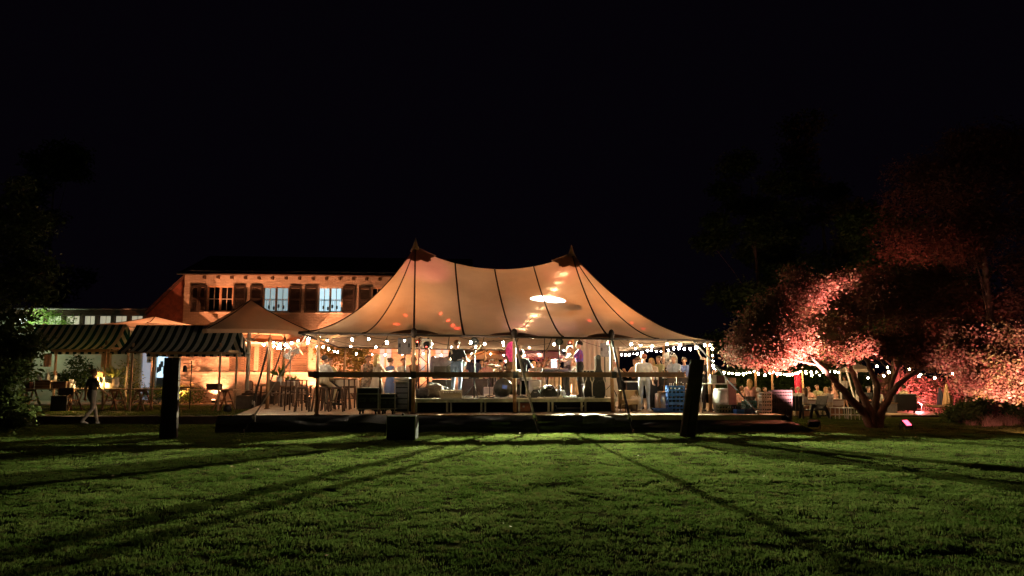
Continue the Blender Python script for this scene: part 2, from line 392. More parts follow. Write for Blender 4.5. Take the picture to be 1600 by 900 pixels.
# wall built round its openings: (l0,l1,z0,z1)
op_up = [(317.5, 359), (406, 447.5), (493, 531.5), (577, 615), (662, 700)]
gz0, gz1 = hz(581, 400), hz(540, 400)
op_dn = [(357, 397), (402, 421), (424, 481), (590, 613), (655, 675), (678, 702)]
wall = MB()
def wall_run(ops, z0, zs, zh, z1):
    x = 0
    for a, b in ops:
        la, lb_ = hl(a), hl(b)
        wall.box(((x+la)/2, .15, (z0+z1)/2), (la-x, .3, z1-z0))
        wall.box(((la+lb_)/2, .15, (z0+zs)/2), (lb_-la, .3, zs-z0)); wall.box(((la+lb_)/2, .15, (zh+z1)/2), (lb_-la, .3, z1-zh)); x = lb_
    wall.box(((x+HW)/2, .15, (z0+z1)/2), (HW-x, .3, z1-z0))
wall_run(op_dn, 0, gz0, gz1, 3.9); wall_run(op_up, 3.9, SILL, HEAD, HZ+.25)
wall.box((.15, 4.3, HZ/2), (.296, 8, HZ+.1)); wall.box((HW-.15, 4.3, HZ/2), (.296, 8, HZ+.1))
wall.box((HW/2, 8.4, HZ/2), (HW, .3, HZ))
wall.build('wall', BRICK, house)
ROOF = mat('roof_tiles', (.06, .03, .022), .8, .3, 8, .5, 12)
rf = MB()
rf.add([(-.25, -.28, HZ+.0), (HW+.5, -.28, HZ+.0), (HW+.5, 4.4, HZ+1.5), (-.35, 4.4, HZ+1.5), (-.25, -.28, HZ+.08), (HW+.5, -.28, HZ+.08), (HW+.5, 4.4, HZ+1.64), (-.35, 4.4, HZ+1.64)],
       [(0, 1, 2, 3), (7, 6, 5, 4), (4, 5, 1, 0), (5, 6, 2, 1), (7, 4, 0, 3)])
rf.add([(-.35, 9.3, HZ), (HW+.5, 9.3, HZ), (HW+.5, 4.4, HZ+1.5), (-.35, 4.4, HZ+1.5)], [(0, 1, 2, 3)])
roof = rf.build('roof', ROOF, house)
# lower side roof falling away to the left
sr = MB(); zl = PZ(489, 36); xl = PX(238, 36)-HX
sr.add([(.0, .02, HZ+.1), (xl, .02, zl), (xl, 8, zl), (0, 8, HZ+.1), (0, .02, HZ-.04), (xl, .02, zl-.14), (xl, 8, zl-.14), (0, 8, HZ-.04)], [(0, 1, 2, 3), (4, 7, 6, 5), (0, 4, 5, 1), (1, 5, 6, 2)])
sr.build('side_roof', ROOF, house)
sw = MB(); sw.add([(-.01, .12, 2.9), (-.01, .12, HZ-.06), (xl+.05, .12, zl-.2), (xl+.05, .12, 2.9), (-.01, .3, 2.9), (-.01, .3, HZ-.06), (xl+.05, .3, zl-.2), (xl+.05, .3, 2.9)], [(0, 1, 2, 3), (4, 7, 6, 5), (0, 3, 7, 4), (2, 6, 7, 3)])
sw.build('side_cladding', mat('red_cladding', (.16, .05, .03), .7, .25, 5, .3, 14), house)
gt = MB(); gt.tube([(-.25, -.33, HZ+.03), (HW+.5, -.33, HZ+.03)], .05, 8); gt.build('gutter', DWOOD, roof)
re = MB(); re.box((0, -.13, -.05), (.1, .26, .12)); 
first = None
for i in range(22):
    l = .95+i*.635
    if l > HW: break
    if first is None: first = re.build('rafter_end', DWOOD, house, (l, 0, HZ-.06))
    else:
        c = first.copy(); COL.objects.link(c); c.parent = house; c.location = (l, 0, HZ-.06)
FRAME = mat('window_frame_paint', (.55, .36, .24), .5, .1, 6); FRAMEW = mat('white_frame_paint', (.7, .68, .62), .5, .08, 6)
PANED = mat('dark_pane', (.01, .012, .015), .08, 0, spec=.6)
PANELD = emit_mat('dim_lit_pane', (.42, .58, .6), .25)
PANEL_ = emit_mat('lit_pane', (.5, .74, .84), .42)
def window(parent, l0, l1, z0, z1, frame_m, pane_m, ncol=2, nrow=2, y=.1, sill=True, lab=None):
    w = l1-l0; h = z1-z0; root = MB()
    for x in (l0+.035, l1-.035): root.box((x, y, (z0+z1)/2), (.07, .1, h))
    for z in (z0+.035, z1-.035): root.box(((l0+l1)/2, y, z), (w-.14, .1, .07))
    root.box(((l0+l1)/2, y-.003, (z0+z1)/2), (.1, .1, h-.14))
    win = root.build('window', frame_m, parent)
    if lab: win['label'] = lab
    for s in (0, 1):
        gb_ = MB()
        a = l0+.07 if s == 0 else (l0+l1)/2+.05; b = (l0+l1)/2-.05 if s == 0 else l1-.07
        for c in range(1, ncol): gb_.box((a+(b-a)*c/ncol, y, (z0+z1)/2), (.03, .05, h-.14))
        for r_ in range(1, nrow): gb_.box(((a+b)/2, y-.002, z0+.07+(h-.14)*r_/nrow), (b-a, .05, .03))
        if ncol*nrow > 1: gb_.build('glazing_bar', FRAMEW, win)
    for s in (0, 1):
        a = l0+.07 if s == 0 else (l0+l1)/2+.05; b = (l0+l1)/2-.05 if s == 0 else l1-.07
        for c in range(ncol):
            for r_ in range(nrow):
                p = MB(); p.box(((a+(b-a)*(c+.5)/ncol), y+.03, z0+.07+(h-.14)*(r_+.5)/nrow), ((b-a)/ncol-.002, .012, (h-.14)/nrow-.002)); p.build('pane', pane_m, win)
    if sill: q = MB(); q.box(((l0+l1)/2, -.06, z0-.04), (w+.12, .2, .06)); q.build('sill', FRAMEW if frame_m is FRAMEW else PLAST, win)
    return win
BACKW = mat('room_wall', (.5, .55, .58), .8, .1, 4)
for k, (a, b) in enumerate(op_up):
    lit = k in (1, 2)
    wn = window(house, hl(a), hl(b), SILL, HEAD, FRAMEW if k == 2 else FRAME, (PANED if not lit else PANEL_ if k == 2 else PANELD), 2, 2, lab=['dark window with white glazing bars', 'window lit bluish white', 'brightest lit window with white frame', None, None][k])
    if lit:   # railing, shelf and plant seen inside against the light
        rb = MB(); la, lb_ = hl(a)+.1, hl(b)-.1; zz = SILL+.08
        rb.bar((la, .095, zz+.5), (lb_, .095, zz+.5), .02)
        for q in range(9):
            x = la+(lb_-la)*(q+.5)/9; rb.bar((x, .095, zz), (x, .095, zz+.5), .012)
            if q % 2: rb.box((x, .095, zz+.12+.05*(q % 3)), (.09, .012, .16))
        rb.build('balustrade', mat('indoor_rail', (.08, .1, .11), .6, 0), wn)
SHUT = mat('shutter_brown', (.026, .018, .013), .6, .2, 6, .1, 30)
def shutter(l0, l1, z0, z1):
    m = MB(); w = l1-l0
    for x in (l0+.04, l1-.04): m.box((x, -.045, (z0+z1)/2), (.08, .05, z1-z0))
    for z in (z0+.05, z1-.05, (z0+z1)/2): m.box(((l0+l1)/2, -.045, z), (w-.16, .048, .1))
    o = m.build('shutter', SHUT, house)
    s = MB(); z = z0+.13
    while z < z1-.12:
        s.box(((l0+l1)/2, -.045, z), (w-.162, .012, .062), M=Matrix.Rotation(R(-35), 4, 'X')); z += .058
    stuff(s.build('slat', SHUT, o))
for a, b in ((293, 305), (305.4, 317), (360, 379), (386, 405.5), (448, 467), (472, 492.5), (532, 551.5), (557.5, 576.5), (615.5, 634), (643, 661.5), (700.5, 718)):
    shutter(hl(a), hl(b), SILL-.02, HEAD+.02)
# ground floor: blinds, curtained windows, awnings
BLIND = mat('roller_blind', (.11, .08, .052), .8, .15, 5, .1, 30)
for a, b in op_dn[:3]:
    wn = window(house, hl(a), hl(b), gz0, gz1, FRAME, PANED, 1, 1)
    m = MB(); n_ = 14; h = (gz1-gz0-.1)/n_
    for i in range(n_): m.box(((hl(a)+hl(b))/2, .02, gz0+.06+h*(i+.5)), (hl(b)-hl(a)-.06, .02, h-.012))
    stuff(m.build('shutter_slat', BLIND, wn))
LITIN = emit_mat('lit_room_pane', (.55, .62, .62), .22)
for a, b in op_dn[3:]:
    window(house, hl(a), hl(b), .5 if a == 590 else gz0, gz1, FRAME, LITIN, 1, 2)
m = MB(); m.box((HW/2, -.03, gz0-.06), (HW, .07, .1)); m.build('sill_band', PLAST, house)
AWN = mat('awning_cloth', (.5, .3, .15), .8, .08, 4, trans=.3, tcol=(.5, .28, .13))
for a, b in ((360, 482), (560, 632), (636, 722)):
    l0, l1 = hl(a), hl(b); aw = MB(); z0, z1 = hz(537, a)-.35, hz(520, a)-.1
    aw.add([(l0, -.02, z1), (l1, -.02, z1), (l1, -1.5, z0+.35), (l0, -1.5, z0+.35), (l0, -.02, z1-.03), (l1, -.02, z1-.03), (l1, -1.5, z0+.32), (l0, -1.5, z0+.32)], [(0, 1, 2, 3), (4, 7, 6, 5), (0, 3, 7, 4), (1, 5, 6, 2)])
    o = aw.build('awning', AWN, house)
    q = MB(); q.box(((l0+l1)/2, -1.53, z0+.33), (l1-l0, .06, .09)); q.build('awning_bar', FRAMEW, o)
    q = MB()
    for x in (l0+.3, l1-.3): q.bar((x, -.02, z0-.15), (x, -1.48, z0+.28), .04)
    q.build('awning_arm', FRAMEW, o)
# uplights washing the facade
def uplight(label, loc, power, col, tgt, angle=95, r=.09):
    t = thing('uplight', label, 'uplight', loc)
    b = MB(); b.lathe([(r*.9, 0), (r, .02), (r, .12), (r*.85, .14)], n=14); b.build('housing', BLACK, t)
    b = MB(); b.lathe([(r*.8, .142), (r*.5, .15), (0, .153)], n=14); b.build('lens', emit_mat('uplight_lens_%d%d%d' % tuple(int(c*9) for c in col), col, 30), t)
    lamp('SPOT', 'uplight_beam', (loc[0], loc[1], loc[2]+.17), power, col, t, tgt, .06, angle, .6)
    return t
def house_pt(px, off, z): l = hl(px); return (HX+l*math.cos(HR)+off*math.sin(HR), HY+l*math.sin(HR)-off*math.cos(HR), z)
ORANGE = (1, .33, .14)
for i, (px, off, pw, tz) in enumerate(((339, .35, 330, 4.0), (303, 2.4, 1500, 5.8), (425, 3.0, 1900, 5.6), (489, .6, 420, 4.8), (540, 1.0, 300, 5.2), (612, 1.2, 260, 5.2), (655, 1.0, 260, 4.4), (702, 1.0, 230, 4.4))):
    p = house_pt(px, off, .31 if px < 350 else DZ); tg = house_pt(px, -.1, tz)
    uplight(['glowing uplight against the house wall below the striped stall canopy', 'uplight on the ground at the left corner of the house', 'uplight on the deck before the wide shuttered window', 'uplight at the wall beside the golden climbing plant', 'uplight behind the golden climbing plant', 'uplight by the curtained window behind the dancing women', 'uplight behind the truss tower', 'uplight at the right end of the house'][i], p, pw, ORANGE, tg, 110)
# ------------------------------------------------------------------ glazed annexe on the left
ax = thing('annexe', 'low flat roofed annexe with lit clerestory panes behind the striped stalls', 'building', (0, 38, 0))
CREAM = mat('cream_wall', (.42, .4, .32), .8, .1, 3, .15, 20)
x0, x1 = PX(-60, 38), PX(283, 38); zt = PZ(486, 38); zf = PZ(493, 38); zc = PZ(515, 38)
m = MB(); m.box(((x0+x1)/2, 2, zt+.02), (x1-x0+.4, 5.2, .18)); m.build('roof', DWOOD, ax)
m = MB(); m.box(((x0+x1)/2, -.52, (zt+zf)/2-.05), (x1-x0+.3, .1, zt-zf), ); m.build('fascia', DWOOD, ax)
m = MB(); m.tube([(x0, -.62, zt+.06), (x1, -.62, zt+.06)], .05, 8); m.build('gutter', GREYM, ax)
m = MB(); m.box(((x0+PX(216, 38))/2, .2, (zc+.2)/2), (PX(216, 38)-x0, .3, zc-.2)); m.box(((PX(263, 38)+x1)/2, .2, zc/2+.1), (x1-PX(263, 38), .3, zc-.2))
m.box((PX(239.5, 38), .2, (zc+PZ(550, 38))/2), (PX(263, 38)-PX(216, 38), .3, zc-PZ(550, 38)))
m.box((PX(240, 38), 4.5, 2), (12, .2, 4)); m.build('wall', CREAM, ax)
posts = [-20, 12, 40, 66, 94, 123, 147, 172, 197, 222, 250]
for p in posts: m = MB(); m.box((PX(p, 38), -.05, (zc+zf)/2), (.17, .16, zf-zc)); m.build('mullion', DWOOD, ax)
CLER = emit_mat('clerestory_pane', (.74, .7, .5), .17); CLERG = emit_mat('clerestory_pane_green', (.62, .78, .42), .17)
for a, b in zip(posts, posts[1:]):
    for k in (0, 1):
        m = MB(); w = PX(b, 38)-PX(a, 38)-.2; m.box((PX(a, 38)+.1+w*(k+.5)/2, .04, (zc+zf)/2), (w/2-.04, .03, zf-zc-.06)); m.build('pane', CLERG if a < 90 else CLER, ax)
# doorway with poster and bright window
dm = MB(); dz0, dz1 = .3, PZ(551, 38)
for p in (218, 241, 262): dm.box((PX(p, 38), .1, (dz0+dz1)/2), (.1, .12, dz1-dz0))
dr = dm.build('door_frame', FRAMEW, ax)
m = MB(); m.box((PX(229.5, 38), .12, (dz0+dz1)/2), (PX(240, 38)-PX(219, 38)-.1, .05, dz1-dz0)); dd = m.build('door', emit_mat('lit_door_glass', (.5, .52, .6), .2), ax)
m = MB(); m.box((PX(232.5, 38), .085, PZ(559, 38)), (.36, .012, .5)); ps = m.build('poster', mat('poster_paper', (.6, .6, .66), .7, .05, 5), dd)
m = MB()
for q in range(3): m.box((PX(231.5+1.1*q, 38), .076, PZ(563, 38)), (.07+.03*q, .008, .1))
for q in range(4): m.bar((PX(229.5+1.5*q, 38), .076, PZ(556-q % 2, 38)), (PX(231+1.5*q, 38), .076, PZ(554+q % 3, 38)), .015, .015)
m.build('poster_print', mat('poster_ink', (.05, .05, .1), .7, 0), ps)
m = MB(); m.box((PX(251.5, 38), .12, (PZ(590, 38)+dz1)/2), (PX(261, 38)-PX(242, 38)-.1, .04, dz1-PZ(590, 38))); wl = m.build('window', emit_mat('office_pane', (.5, .75, .9), .6), ax)
m = MB()
for q in range(7): m.box((PX(244.5+2.4*q, 38), .09, PZ(578-3*(q*5 % 4), 38)), (.07, .02, .3+.1*(q % 3)))
m.build('shelf_item', mat('shelf_things', (.08, .12, .16), .7, .3, 5), wl)
lamp('POINT', 'annexe_fill_light', (PX(60, 36.5), 36.4, 3.4), 35, (.85, 1, .6), None, None, .15)  # added hidden fill light with no fixture of its own
# ------------------------------------------------------------------ sailcloth tent
HXT, HYT = 6.3, 5.7
def zeave(lx, ly): return 2.75-.012*lx-.03*math.cos(lx/3*2*math.pi)*0
def zridge(lx): return 6.32-.02*lx-.68*(1-(min(abs(lx), 3)/3)**2)
def tsurf(lx, ly):
    if abs(lx) <= 3: t = abs(ly)/HYT; r = lx; p = 1.42
    else:
        a = (abs(lx)-3)/(HXT-3); b = abs(ly)/HYT; t = max(a, b); r = math.copysign(3, lx)
        p = 1.42+.28*min(1, (abs(lx)-3)/3.3/max(t, .05))
    t = min(t, 1)
    ze = zeave(lx, ly); return ze+(zridge(r)-ze)*(1-t)**p
def tpt(b, t):   # b boundary point, t 0 at ridge, 1 at eave
    r = (max(-3, min(3, b[0])), 0) if abs(b[1]) >= HYT-1e-6 or True else None
    if abs(b[0]) > 3: r = (math.copysign(3, b[0]), 0)
    return (r[0]+(b[0]-r[0])*t, r[1]+(b[1]-r[1])*t)
CLOTH = mat('sailcloth', (.6, .5, .38), .8, .12, .8, .35, 5, trans=.37, tcol=(.64, .46, .32))
CAPM = mat('cap_cloth', (.17, .12, .08), .8, .15, 6, trans=.2, tcol=(.2, .13, .08))
SEAM = mat('seam_tape', (.035, .022, .014), .8, .1, 10)
tent = thing('sail_tent', 'large glowing twin peaked sailcloth marquee over the party deck', 'tent', (TC.x, TC.y, 0), TH)
front = [(-6.3, -5.7), (-4.5, -5.7), (-3, -5.7), (-1.5, -5.7), (0, -5.7), (1.5, -5.7), (3, -5.7), (4.5, -5.7), (6.3, -5.7)]
right = [(6.3, -2.9), (6.3, 0), (6.3, 2.9)]
back = [(-x, -y) for x, y in front]
left = [(-6.3, 2.9), (-6.3, 0), (-6.3, -2.9)]
loop = front+right+back+left
NT = 26
for i in range(len(loop)):
    a, b = loop[i], loop[(i+1) % len(loop)]
    def fn(u, v, a=a, b=b):
        p = (a[0]+(b[0]-a[0])*u, a[1]+(b[1]-a[1])*u); q = tpt(p, .012+.988*v)
        z = tsurf(*q)-.06*math.sin(math.pi*u)*math.sin(math.pi*v)+.012*math.sin(u*44+3*mnoise.noise(Vector((u*3, v*2, i))))*(1-v)**2*v*3
        return (q[0], q[1], z+.012*mnoise.noise(Vector((q[0]*1.3, q[1]*1.3, 2))))
    m = MB(); m.grid(fn, 14, NT); m.build('panel', CLOTH, tent)
    sm = MB(); pts = []
    for k in range(19):
        q = tpt(a, .012+.988*k/18); pts.append((q[0], q[1], tsurf(*q)+.012))
    sm.tube(pts, .028 if abs(a[0]) <= 3 else .02, 6); sm.build('seam', SEAM, tent)
em = MB(); em.tube([(p[0], p[1], zeave(*p)-.02) for p in loop+[loop[0]]], .035, 6); em.build('eave_rope', SEAM, tent)
for sx in (-3, 3):
    m = MB()
    def cf(u, v):
        a = 2*math.pi*u; zig = .52+.16*(abs((u*8) % 1-.5)*2); rad = .05+(zig*(1.15 if abs(math.sin(a)) < .6 else 1))*v
        x, y = sx+rad*math.cos(a)*.95, rad*math.sin(a)*1.1
        return (x, y, tsurf(x, y)+.05-.02*v)
    m.grid(cf, 64, 6); m.build('peak_cap', CAPM, tent)
    m = MB(); zt_ = zridge(sx)
    m.lathe([(.2, -.16), (.12, 0), (.09, .08), (.055, .2), (.02, .32), (0, .36)], (sx, 0, zt_), 14); m.build('finial', mat('pole_cone', (.45, .34, .22), .5, .1, 6), tent)
    m = MB(); m.tube([(sx, 0, zt_-.05), (sx, 0, DZ)], .07, 10); m.build('centre_pole', POLEW, tent)
for sx in (-3, 0, 3):
    for sy in (-1, 1):
        m = MB()
        def ef(u, v):
            a = math.pi*u; x = sx+.74*math.cos(a)*(v*.98+.02); y = -HYT+.001+.66*math.sin(a)*(v*.98+.02)
            return (x, sy*y, tsurf(x, y)+.022)
        m.grid(ef, 24, 6); m.build('eave_patch', CAPM, tent)
        m = MB(); m.ell((sx, sy*(HYT-.02), 2.83), (.1, .09, .16), 8, 6); m.build('pole_boot', SEAM, tent)
# side poles and straps: poles carry the tent and are lashed to it
def pole(label, base, top, r=.05, group='timber tent poles'):
    t = thing('tent_pole', label, 'pole', base, 0, group)
    m = MB(); d = Vector(top)-Vector(base); m.tube([(0, 0, 0), d*.5, d], [r, r*1.08, r*.9], 10); m.build('shaft', POLEW, t)
    m = MB(); m.cyl((0, 0, -.005), (0, 0, .02), r*1.7, r*1.7, 12); m.build('foot_plate', IRON, t)
    m = MB(); m.cyl(d, d+Vector((0, 0, .12)), .018, .012, 8); m.build('pin', IRON, t)
    return t
def strap(label, top, end, r=.022, m_=STRAP, group='guy straps holding the tent', peg=True):
    t = thing('guy_strap', label, 'guy strap', end, 0, group)
    d = Vector(top)-Vector(end); m = MB(); k = .16
    m.bar(d*k, d, .06, .035); m.build('webbing', m_, t)
    m = MB(); m.bar((0, 0, .02), d*k, .05, .03); m.build('tail', DSTRAP, t)
    m = MB(); q = d*k; m.box(q, (.09, .07, .16), bev=.015); m.box(q+Vector((.05, -.02, -.07)), (.03, .04, .14)); m.build('ratchet', mat('ratchet_zinc', (.5, .46, .4), .4, .2, 20, metal=.6), t)
    if peg: m = MB(); m.cyl((0, 0, -.15), (.02, -.02, .09), .018, .022, 8); m.build('peg', IRON, t)
    return t
def at_base(px, Y, z=DZ): return (PX(px, Y, z), Y, z)
fp = [(-5.75, 'tent pole at the left front corner, nearest the stools'), (-3, 'front tent pole left of the stage beside the black loudspeaker'), (0, 'front tent pole in the middle of the stage'), (3, 'front tent pole at the right end of the stage'), (6.1, 'tent pole at the right front corner beside the bulbs')]
for lx, lab in fp:
    tp = T(lx, -5.62, zeave(lx, 0)-.06); bs = T(lx*.995, -5.76, DZ); pole(lab, tuple(bs), tuple(tp), .055 if abs(lx) < 4 else .05)
for lx, lab in ((-6, 'back tent pole at the left corner before the house'), (-3, 'back tent pole before the curtained window'), (0.2, 'back tent pole beside the man in the navy shirt'), (3, 'back tent pole beside the white curtain'), (6, 'back tent pole behind the bar on the right')):
    pole(lab, tuple(T(lx, 5.6, DZ)), tuple(T(lx, 5.62, 2.7)), .05)
for px, Y, lab in ((417, 25., 'slim pole outside the left edge of the tent, nearer the lawn'), (440, 31., 'slim pole outside the left edge of the tent, beside the fan')):
    b = at_base(px, Y); tz = PZ(527, Y); pole(lab, b, (PX(px+5, Y, tz), Y, tz), .055)
pole('side tent pole on the right beside the barman', tuple(T(6.15, -1.2, DZ)), tuple(T(6.2, -1.2, 2.66)), .05)
def gp(px, Y, z=0): return (PX(px, Y, z), Y, z)
strap('pale strap from the left front corner of the tent down to the lawn', T(-6.1, -5.7, 2.72), gp(380, 20.9))
strap('pale strap at the middle of the stage running down to the lawn', T(0, -5.7, 2.72), gp(841, 20.9))
strap('dark strap at the right end of the stage running down to the lawn', T(3, -5.7, 2.7), gp(989, 20.9), m_=DSTRAP)
strap('dark strap from the right front corner down past the bar tables', T(5.6, -5.7, 2.66), gp(1205, 21.2, .1), m_=DSTRAP)
strap('strap from the slim left pole toward the plinth', (PX(422, 25, 2.8), 25, 2.75), (PX(383, 25.5, UZ), 26, UZ), m_=DSTRAP)
strap('strap from the rear left pole toward the house', (PX(445, 31, 2.8), 31, 3.0), (PX(418, 31, .5), 30.4, DZ), m_=DSTRAP, peg=False)
strap('pale strap behind the right corner pole toward the garden', T(6.2, -4.2, 2.68), (PX(1152, 24, .3), 24.6, .0))

# long timber rail tied along the front poles
rail = thing('handrail', 'long square timber rail tied along the front tent poles', 'railing', (0, 0, 0))
p0 = T(-5.98, -5.9, 1.605); p1 = T(5.2, -5.9, 1.605)
m = MB(); m.bar(p0, p1, .09, .15); m.build('beam', mat('rail_timber', (.15, .085, .045), .6, .3, 4, .2, 30), rail)
m = MB()
for lx in (-3.95, 5.0): m.bar(T(lx, -5.83, DZ), T(lx, -5.83, 1.53), .06, .05)
m.build('post', WOOD, rail)
m = MB()
for lx in (-5.75, -3, 0, 3): m.box(T(lx, -5.88, 1.6), (.15, .13, .2), TH)
m.build('lashing', DSTRAP, rail)

# ------------------------------------------------------------------ festoons of bulbs
def festoon(label, pts, spacing, mat_=BULB, r=.036, sag=.12, group='strings of festoon bulbs', drop=.1, skip=()):
    t = thing('string_lights', label, 'string lights', pts[0], 0, group); o = Vector(pts[0]); path = []; bulbs = []
    for a, b in zip(pts, pts[1:]):
        a, b = Vector(a), Vector(b); L_ = (b-a).length; n = max(1, round(L_/spacing)); q = 8*max(1, n//3)
        for k in range(q+1):
            u = k/q; path.append(a.lerp(b, u)-Vector((0, 0, sag*4*u*(1-u)))-o)
        for k in range(n):
            u = (k+.5+random.uniform(-.18, .18))/n; bulbs.append(a.lerp(b, u)-Vector((0, 0, sag*4*u*(1-u)))-o)
    m = MB(); m.tube(path, .009, 4); m.build('cable', CABLE, t)
    bm_ = None; sm_ = None
    for i, p in enumerate(bulbs):
        if bm_ is None:
            m = MB(); m.lathe([(.028*r/.05, -.03), (.03*r/.05, .0), (.022*r/.05, .03)], (0, 0, -.03), 8); sm_ = m.build('socket', BLACK, t, p)
            m = MB(); m.lathe([(0, -2.2*r), (.55*r, -2.0*r), (r, -1.2*r), (.8*r, -.5*r), (.5*r, 0)], (0, 0, -.045), 9); bm_ = m.build('bulb', mat_, t, p)
        else:
            for src in (sm_, bm_): c = src.copy(); COL.objects.link(c); c.parent = t; c.location = p; c.scale = (1, 1, 1) if src is sm_ else (random.uniform(.7, 1.15),)*3
    return t
ze = lambda lx: 2.70-.012*lx
festoon('bulb string under the front eave at the left corner above the stools', [T(-6.25, -6.0, ze(-6)), T(-4.5, -6.0, ze(-4)), T(-2.9, -6.0, ze(-3))], .62, BULBW)
festoon('short bulb string under the front eave left of the guitarist', [T(-1.7, -6.0, ze(-1)), T(0, -6.0, ze(0))], .55, BULBW)
festoon('bulb string under the front eave at the right corner above the bar', [T(3.3, -6.0, ze(3)), T(4.8, -6.0, ze(4)), T(6.25, -5.9, ze(6))], .42, BULBW)
festoon('bulb string along the back eave before the orange house', [T(-6, 5.5, 2.66), T(-3, 5.5, 2.66), T(0, 5.5, 2.66), T(3, 5.5, 2.66)], .75, BULB, .034)
festoon('bulb string along the right side eave above the barman', [T(6.2, -5.4, 2.66), T(6.2, -2.5, 2.66), T(6.2, .5, 2.66), T(6.2, 5.4, 2.66)], .6, BULB)
festoon('bulb string along the left side eave above the tables', [T(-6.2, -5.3, 2.72), T(-6.2, 0, 2.72), T(-6.2, 5.4, 2.72)], 1.7, BULB)
festoon('bulb string from the slim left poles to the tent corner', [(PX(388, 25.2), 25.2, 2.86), (PX(422, 25), 25, 2.78), T(-6.25, -5.4, 2.72)], .8, BULBW)
festoon('bulb string crossing under the left poles beside the fan', [(PX(422, 25), 25, 2.7), (PX(445, 31), 31, 2.95)], 1.6, BULB, .034, .12)
# string climbing to the right peak close under the cloth
festoon('bulb string climbing inside the cloth to the right peak', [T(.3, -4.6, tsurf(.3, -4.6)-.06), T(.9, -3.4, tsurf(.9, -3.4)-.06), T(1.5, -2.4, tsurf(1.5, -2.4)-.06), T(2.1, -1.4, tsurf(2.1, -1.4)-.06), T(2.6, -.6, tsurf(2.6, -.6)-.08)], .55, BULB, .034, .02)
festoon('bulb string inside the cloth under the left slope', [T(-6, -4.6, tsurf(-6, -4.6)-.08), T(-5.2, -3.4, tsurf(-5.2, -3.4)-.08), T(-4.3, -1.8, tsurf(-4.3, -1.8)-.1)], .6, BULB, .034, .04)
festoon('bulb string hanging across the middle of the tent', [T(-6, .5, 2.9), T(-3, .3, 3.1), T(0, .3, 2.9), T(3, .3, 3.1), T(6, .5, 2.8)], .9, BULB, .034, .3)

# ------------------------------------------------------------------ parasols
def parasol(label, c, half, z_eave, z_top, rot, cloth, pole_m, nside=4, r=.06, ribs=True, base=None, group=None, zb=0):
    t = thing('parasol', label, 'parasol', (c[0], c[1], zb), R(rot), group); ze_, zt_ = z_eave-zb, z_top-zb
    for k in range(nside):
        a0, a1 = 2*math.pi*k/nside, 2*math.pi*(k+1)/nside
        m = MB()
        def fn(u, v):
            a = Vector((math.cos(a0), math.sin(a0)))*half; b = Vector((math.cos(a1), math.sin(a1)))*half; e = a.lerp(b, u); v_ = .02+.98*v
            return (e.x*v_, e.y*v_, zt_+(ze_-zt_)*v_-.08*math.sin(math.pi*v)*(1-.3*math.sin(math.pi*u))+.05*math.sin(math.pi*u)*v)
        m.grid(fn, 10, 10); m.build('canopy_panel', cloth, t)
        m = MB(); m.tube([(math.cos(a0)*half*v, math.sin(a0)*half*v, zt_+(ze_-zt_)*v-.08*math.sin(math.pi*v)+.012) for v in [i/10 for i in range(11)]], .022, 5); m.build('seam', SEAM, t)
        m = MB(); a = Vector((math.cos(a0), math.sin(a0)))*half; b = Vector((math.cos(a1), math.sin(a1)))*half
        m.grid(lambda u, v: (a.lerp(b, u).x*1.002, a.lerp(b, u).y*1.002, ze_+.05*math.sin(math.pi*u)-.16*v), 8, 1); m.build('valance', cloth, t)
        if ribs:
            m = MB(); m.bar((math.cos(a0)*.1, math.sin(a0)*.1, zt_-.12), (math.cos(a0)*half*.97, math.sin(a0)*half*.97, ze_-.05), .03, .03)
            m.bar((math.cos(a0)*.1, math.sin(a0)*.1, ze_-.35), (math.cos(a0)*half*.5, math.sin(a0)*half*.5, (zt_+ze_)/2-.18), .025, .025); m.build('rib', pole_m, t)
    m = MB(); m.tube([(0, 0, 0), (0, 0, zt_-.05)], r, 12); m.build('pole', pole_m, t)
    m = MB(); m.lathe([(r*2, -.05), (r*2.2, 0), (r*1.4, .1)], (0, 0, ze_-.3), 12); m.build('hub', pole_m, t)
    if base == 'plate': m = MB(); m.lathe([(.35, 0), (.35, .05), (.08, .09), (.07, .2)], n=16); m.build('base', IRON, t)
    return t
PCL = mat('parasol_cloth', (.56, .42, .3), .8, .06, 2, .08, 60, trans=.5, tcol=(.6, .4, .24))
PWH = mat('parasol_cream', (.6, .55, .45), .8, .06, 2, trans=.3)
PSTEEL = mat('parasol_pole_paint', (.55, .5, .4), .4, .1, 8)
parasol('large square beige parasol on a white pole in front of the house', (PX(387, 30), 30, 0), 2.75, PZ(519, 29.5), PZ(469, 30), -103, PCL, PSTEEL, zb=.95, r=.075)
uplight('added uplight that makes the large beige parasol glow', (PX(398, 29.6), 29.4, DZ+.0), 2600, (1, .46, .2), (PX(387, 30), 30, 4.5), 125)  # added lamp, put here so the parasol cloth glows
stp = thing('stone_plinth', 'square dark stone planter block under the parasol pole', 'plinth', (PX(405, 29.7), 29.9, UZ), R(4))
STONE = mat('dark_stone', (.13, .1, .075), .85, .25, 4, .4, 18)
m = MB(); m.box((0, 0, .27), (1.55, 1.2, .54), bev=.03); m.build('block', STONE, stp)
m = MB(); m.box((-.35, 0, .58), (.6, .6, .1), bev=.02); m.lathe([(.16, .62), (.15, .68), (.1, .72)], (-.46, .05, 0), 14); m.build('mounting_plate', IRON, stp)
parasol('pale cream parasol behind the second striped stall', (PX(232, 34), 34.3, 0), 2.9, PZ(508, 33), PZ(494, 34), 20, PWH, PSTEEL, zb=UZ, base='plate')
parasol('orange lit parasol beyond the drummer, left of the pink haired musician', (PX(776, 37), 37, 0), 1.9, 2.5, 3.05, 10, PCL, WOOD, 8, .035, zb=DZ, base='plate', group='parasols beyond the deck')
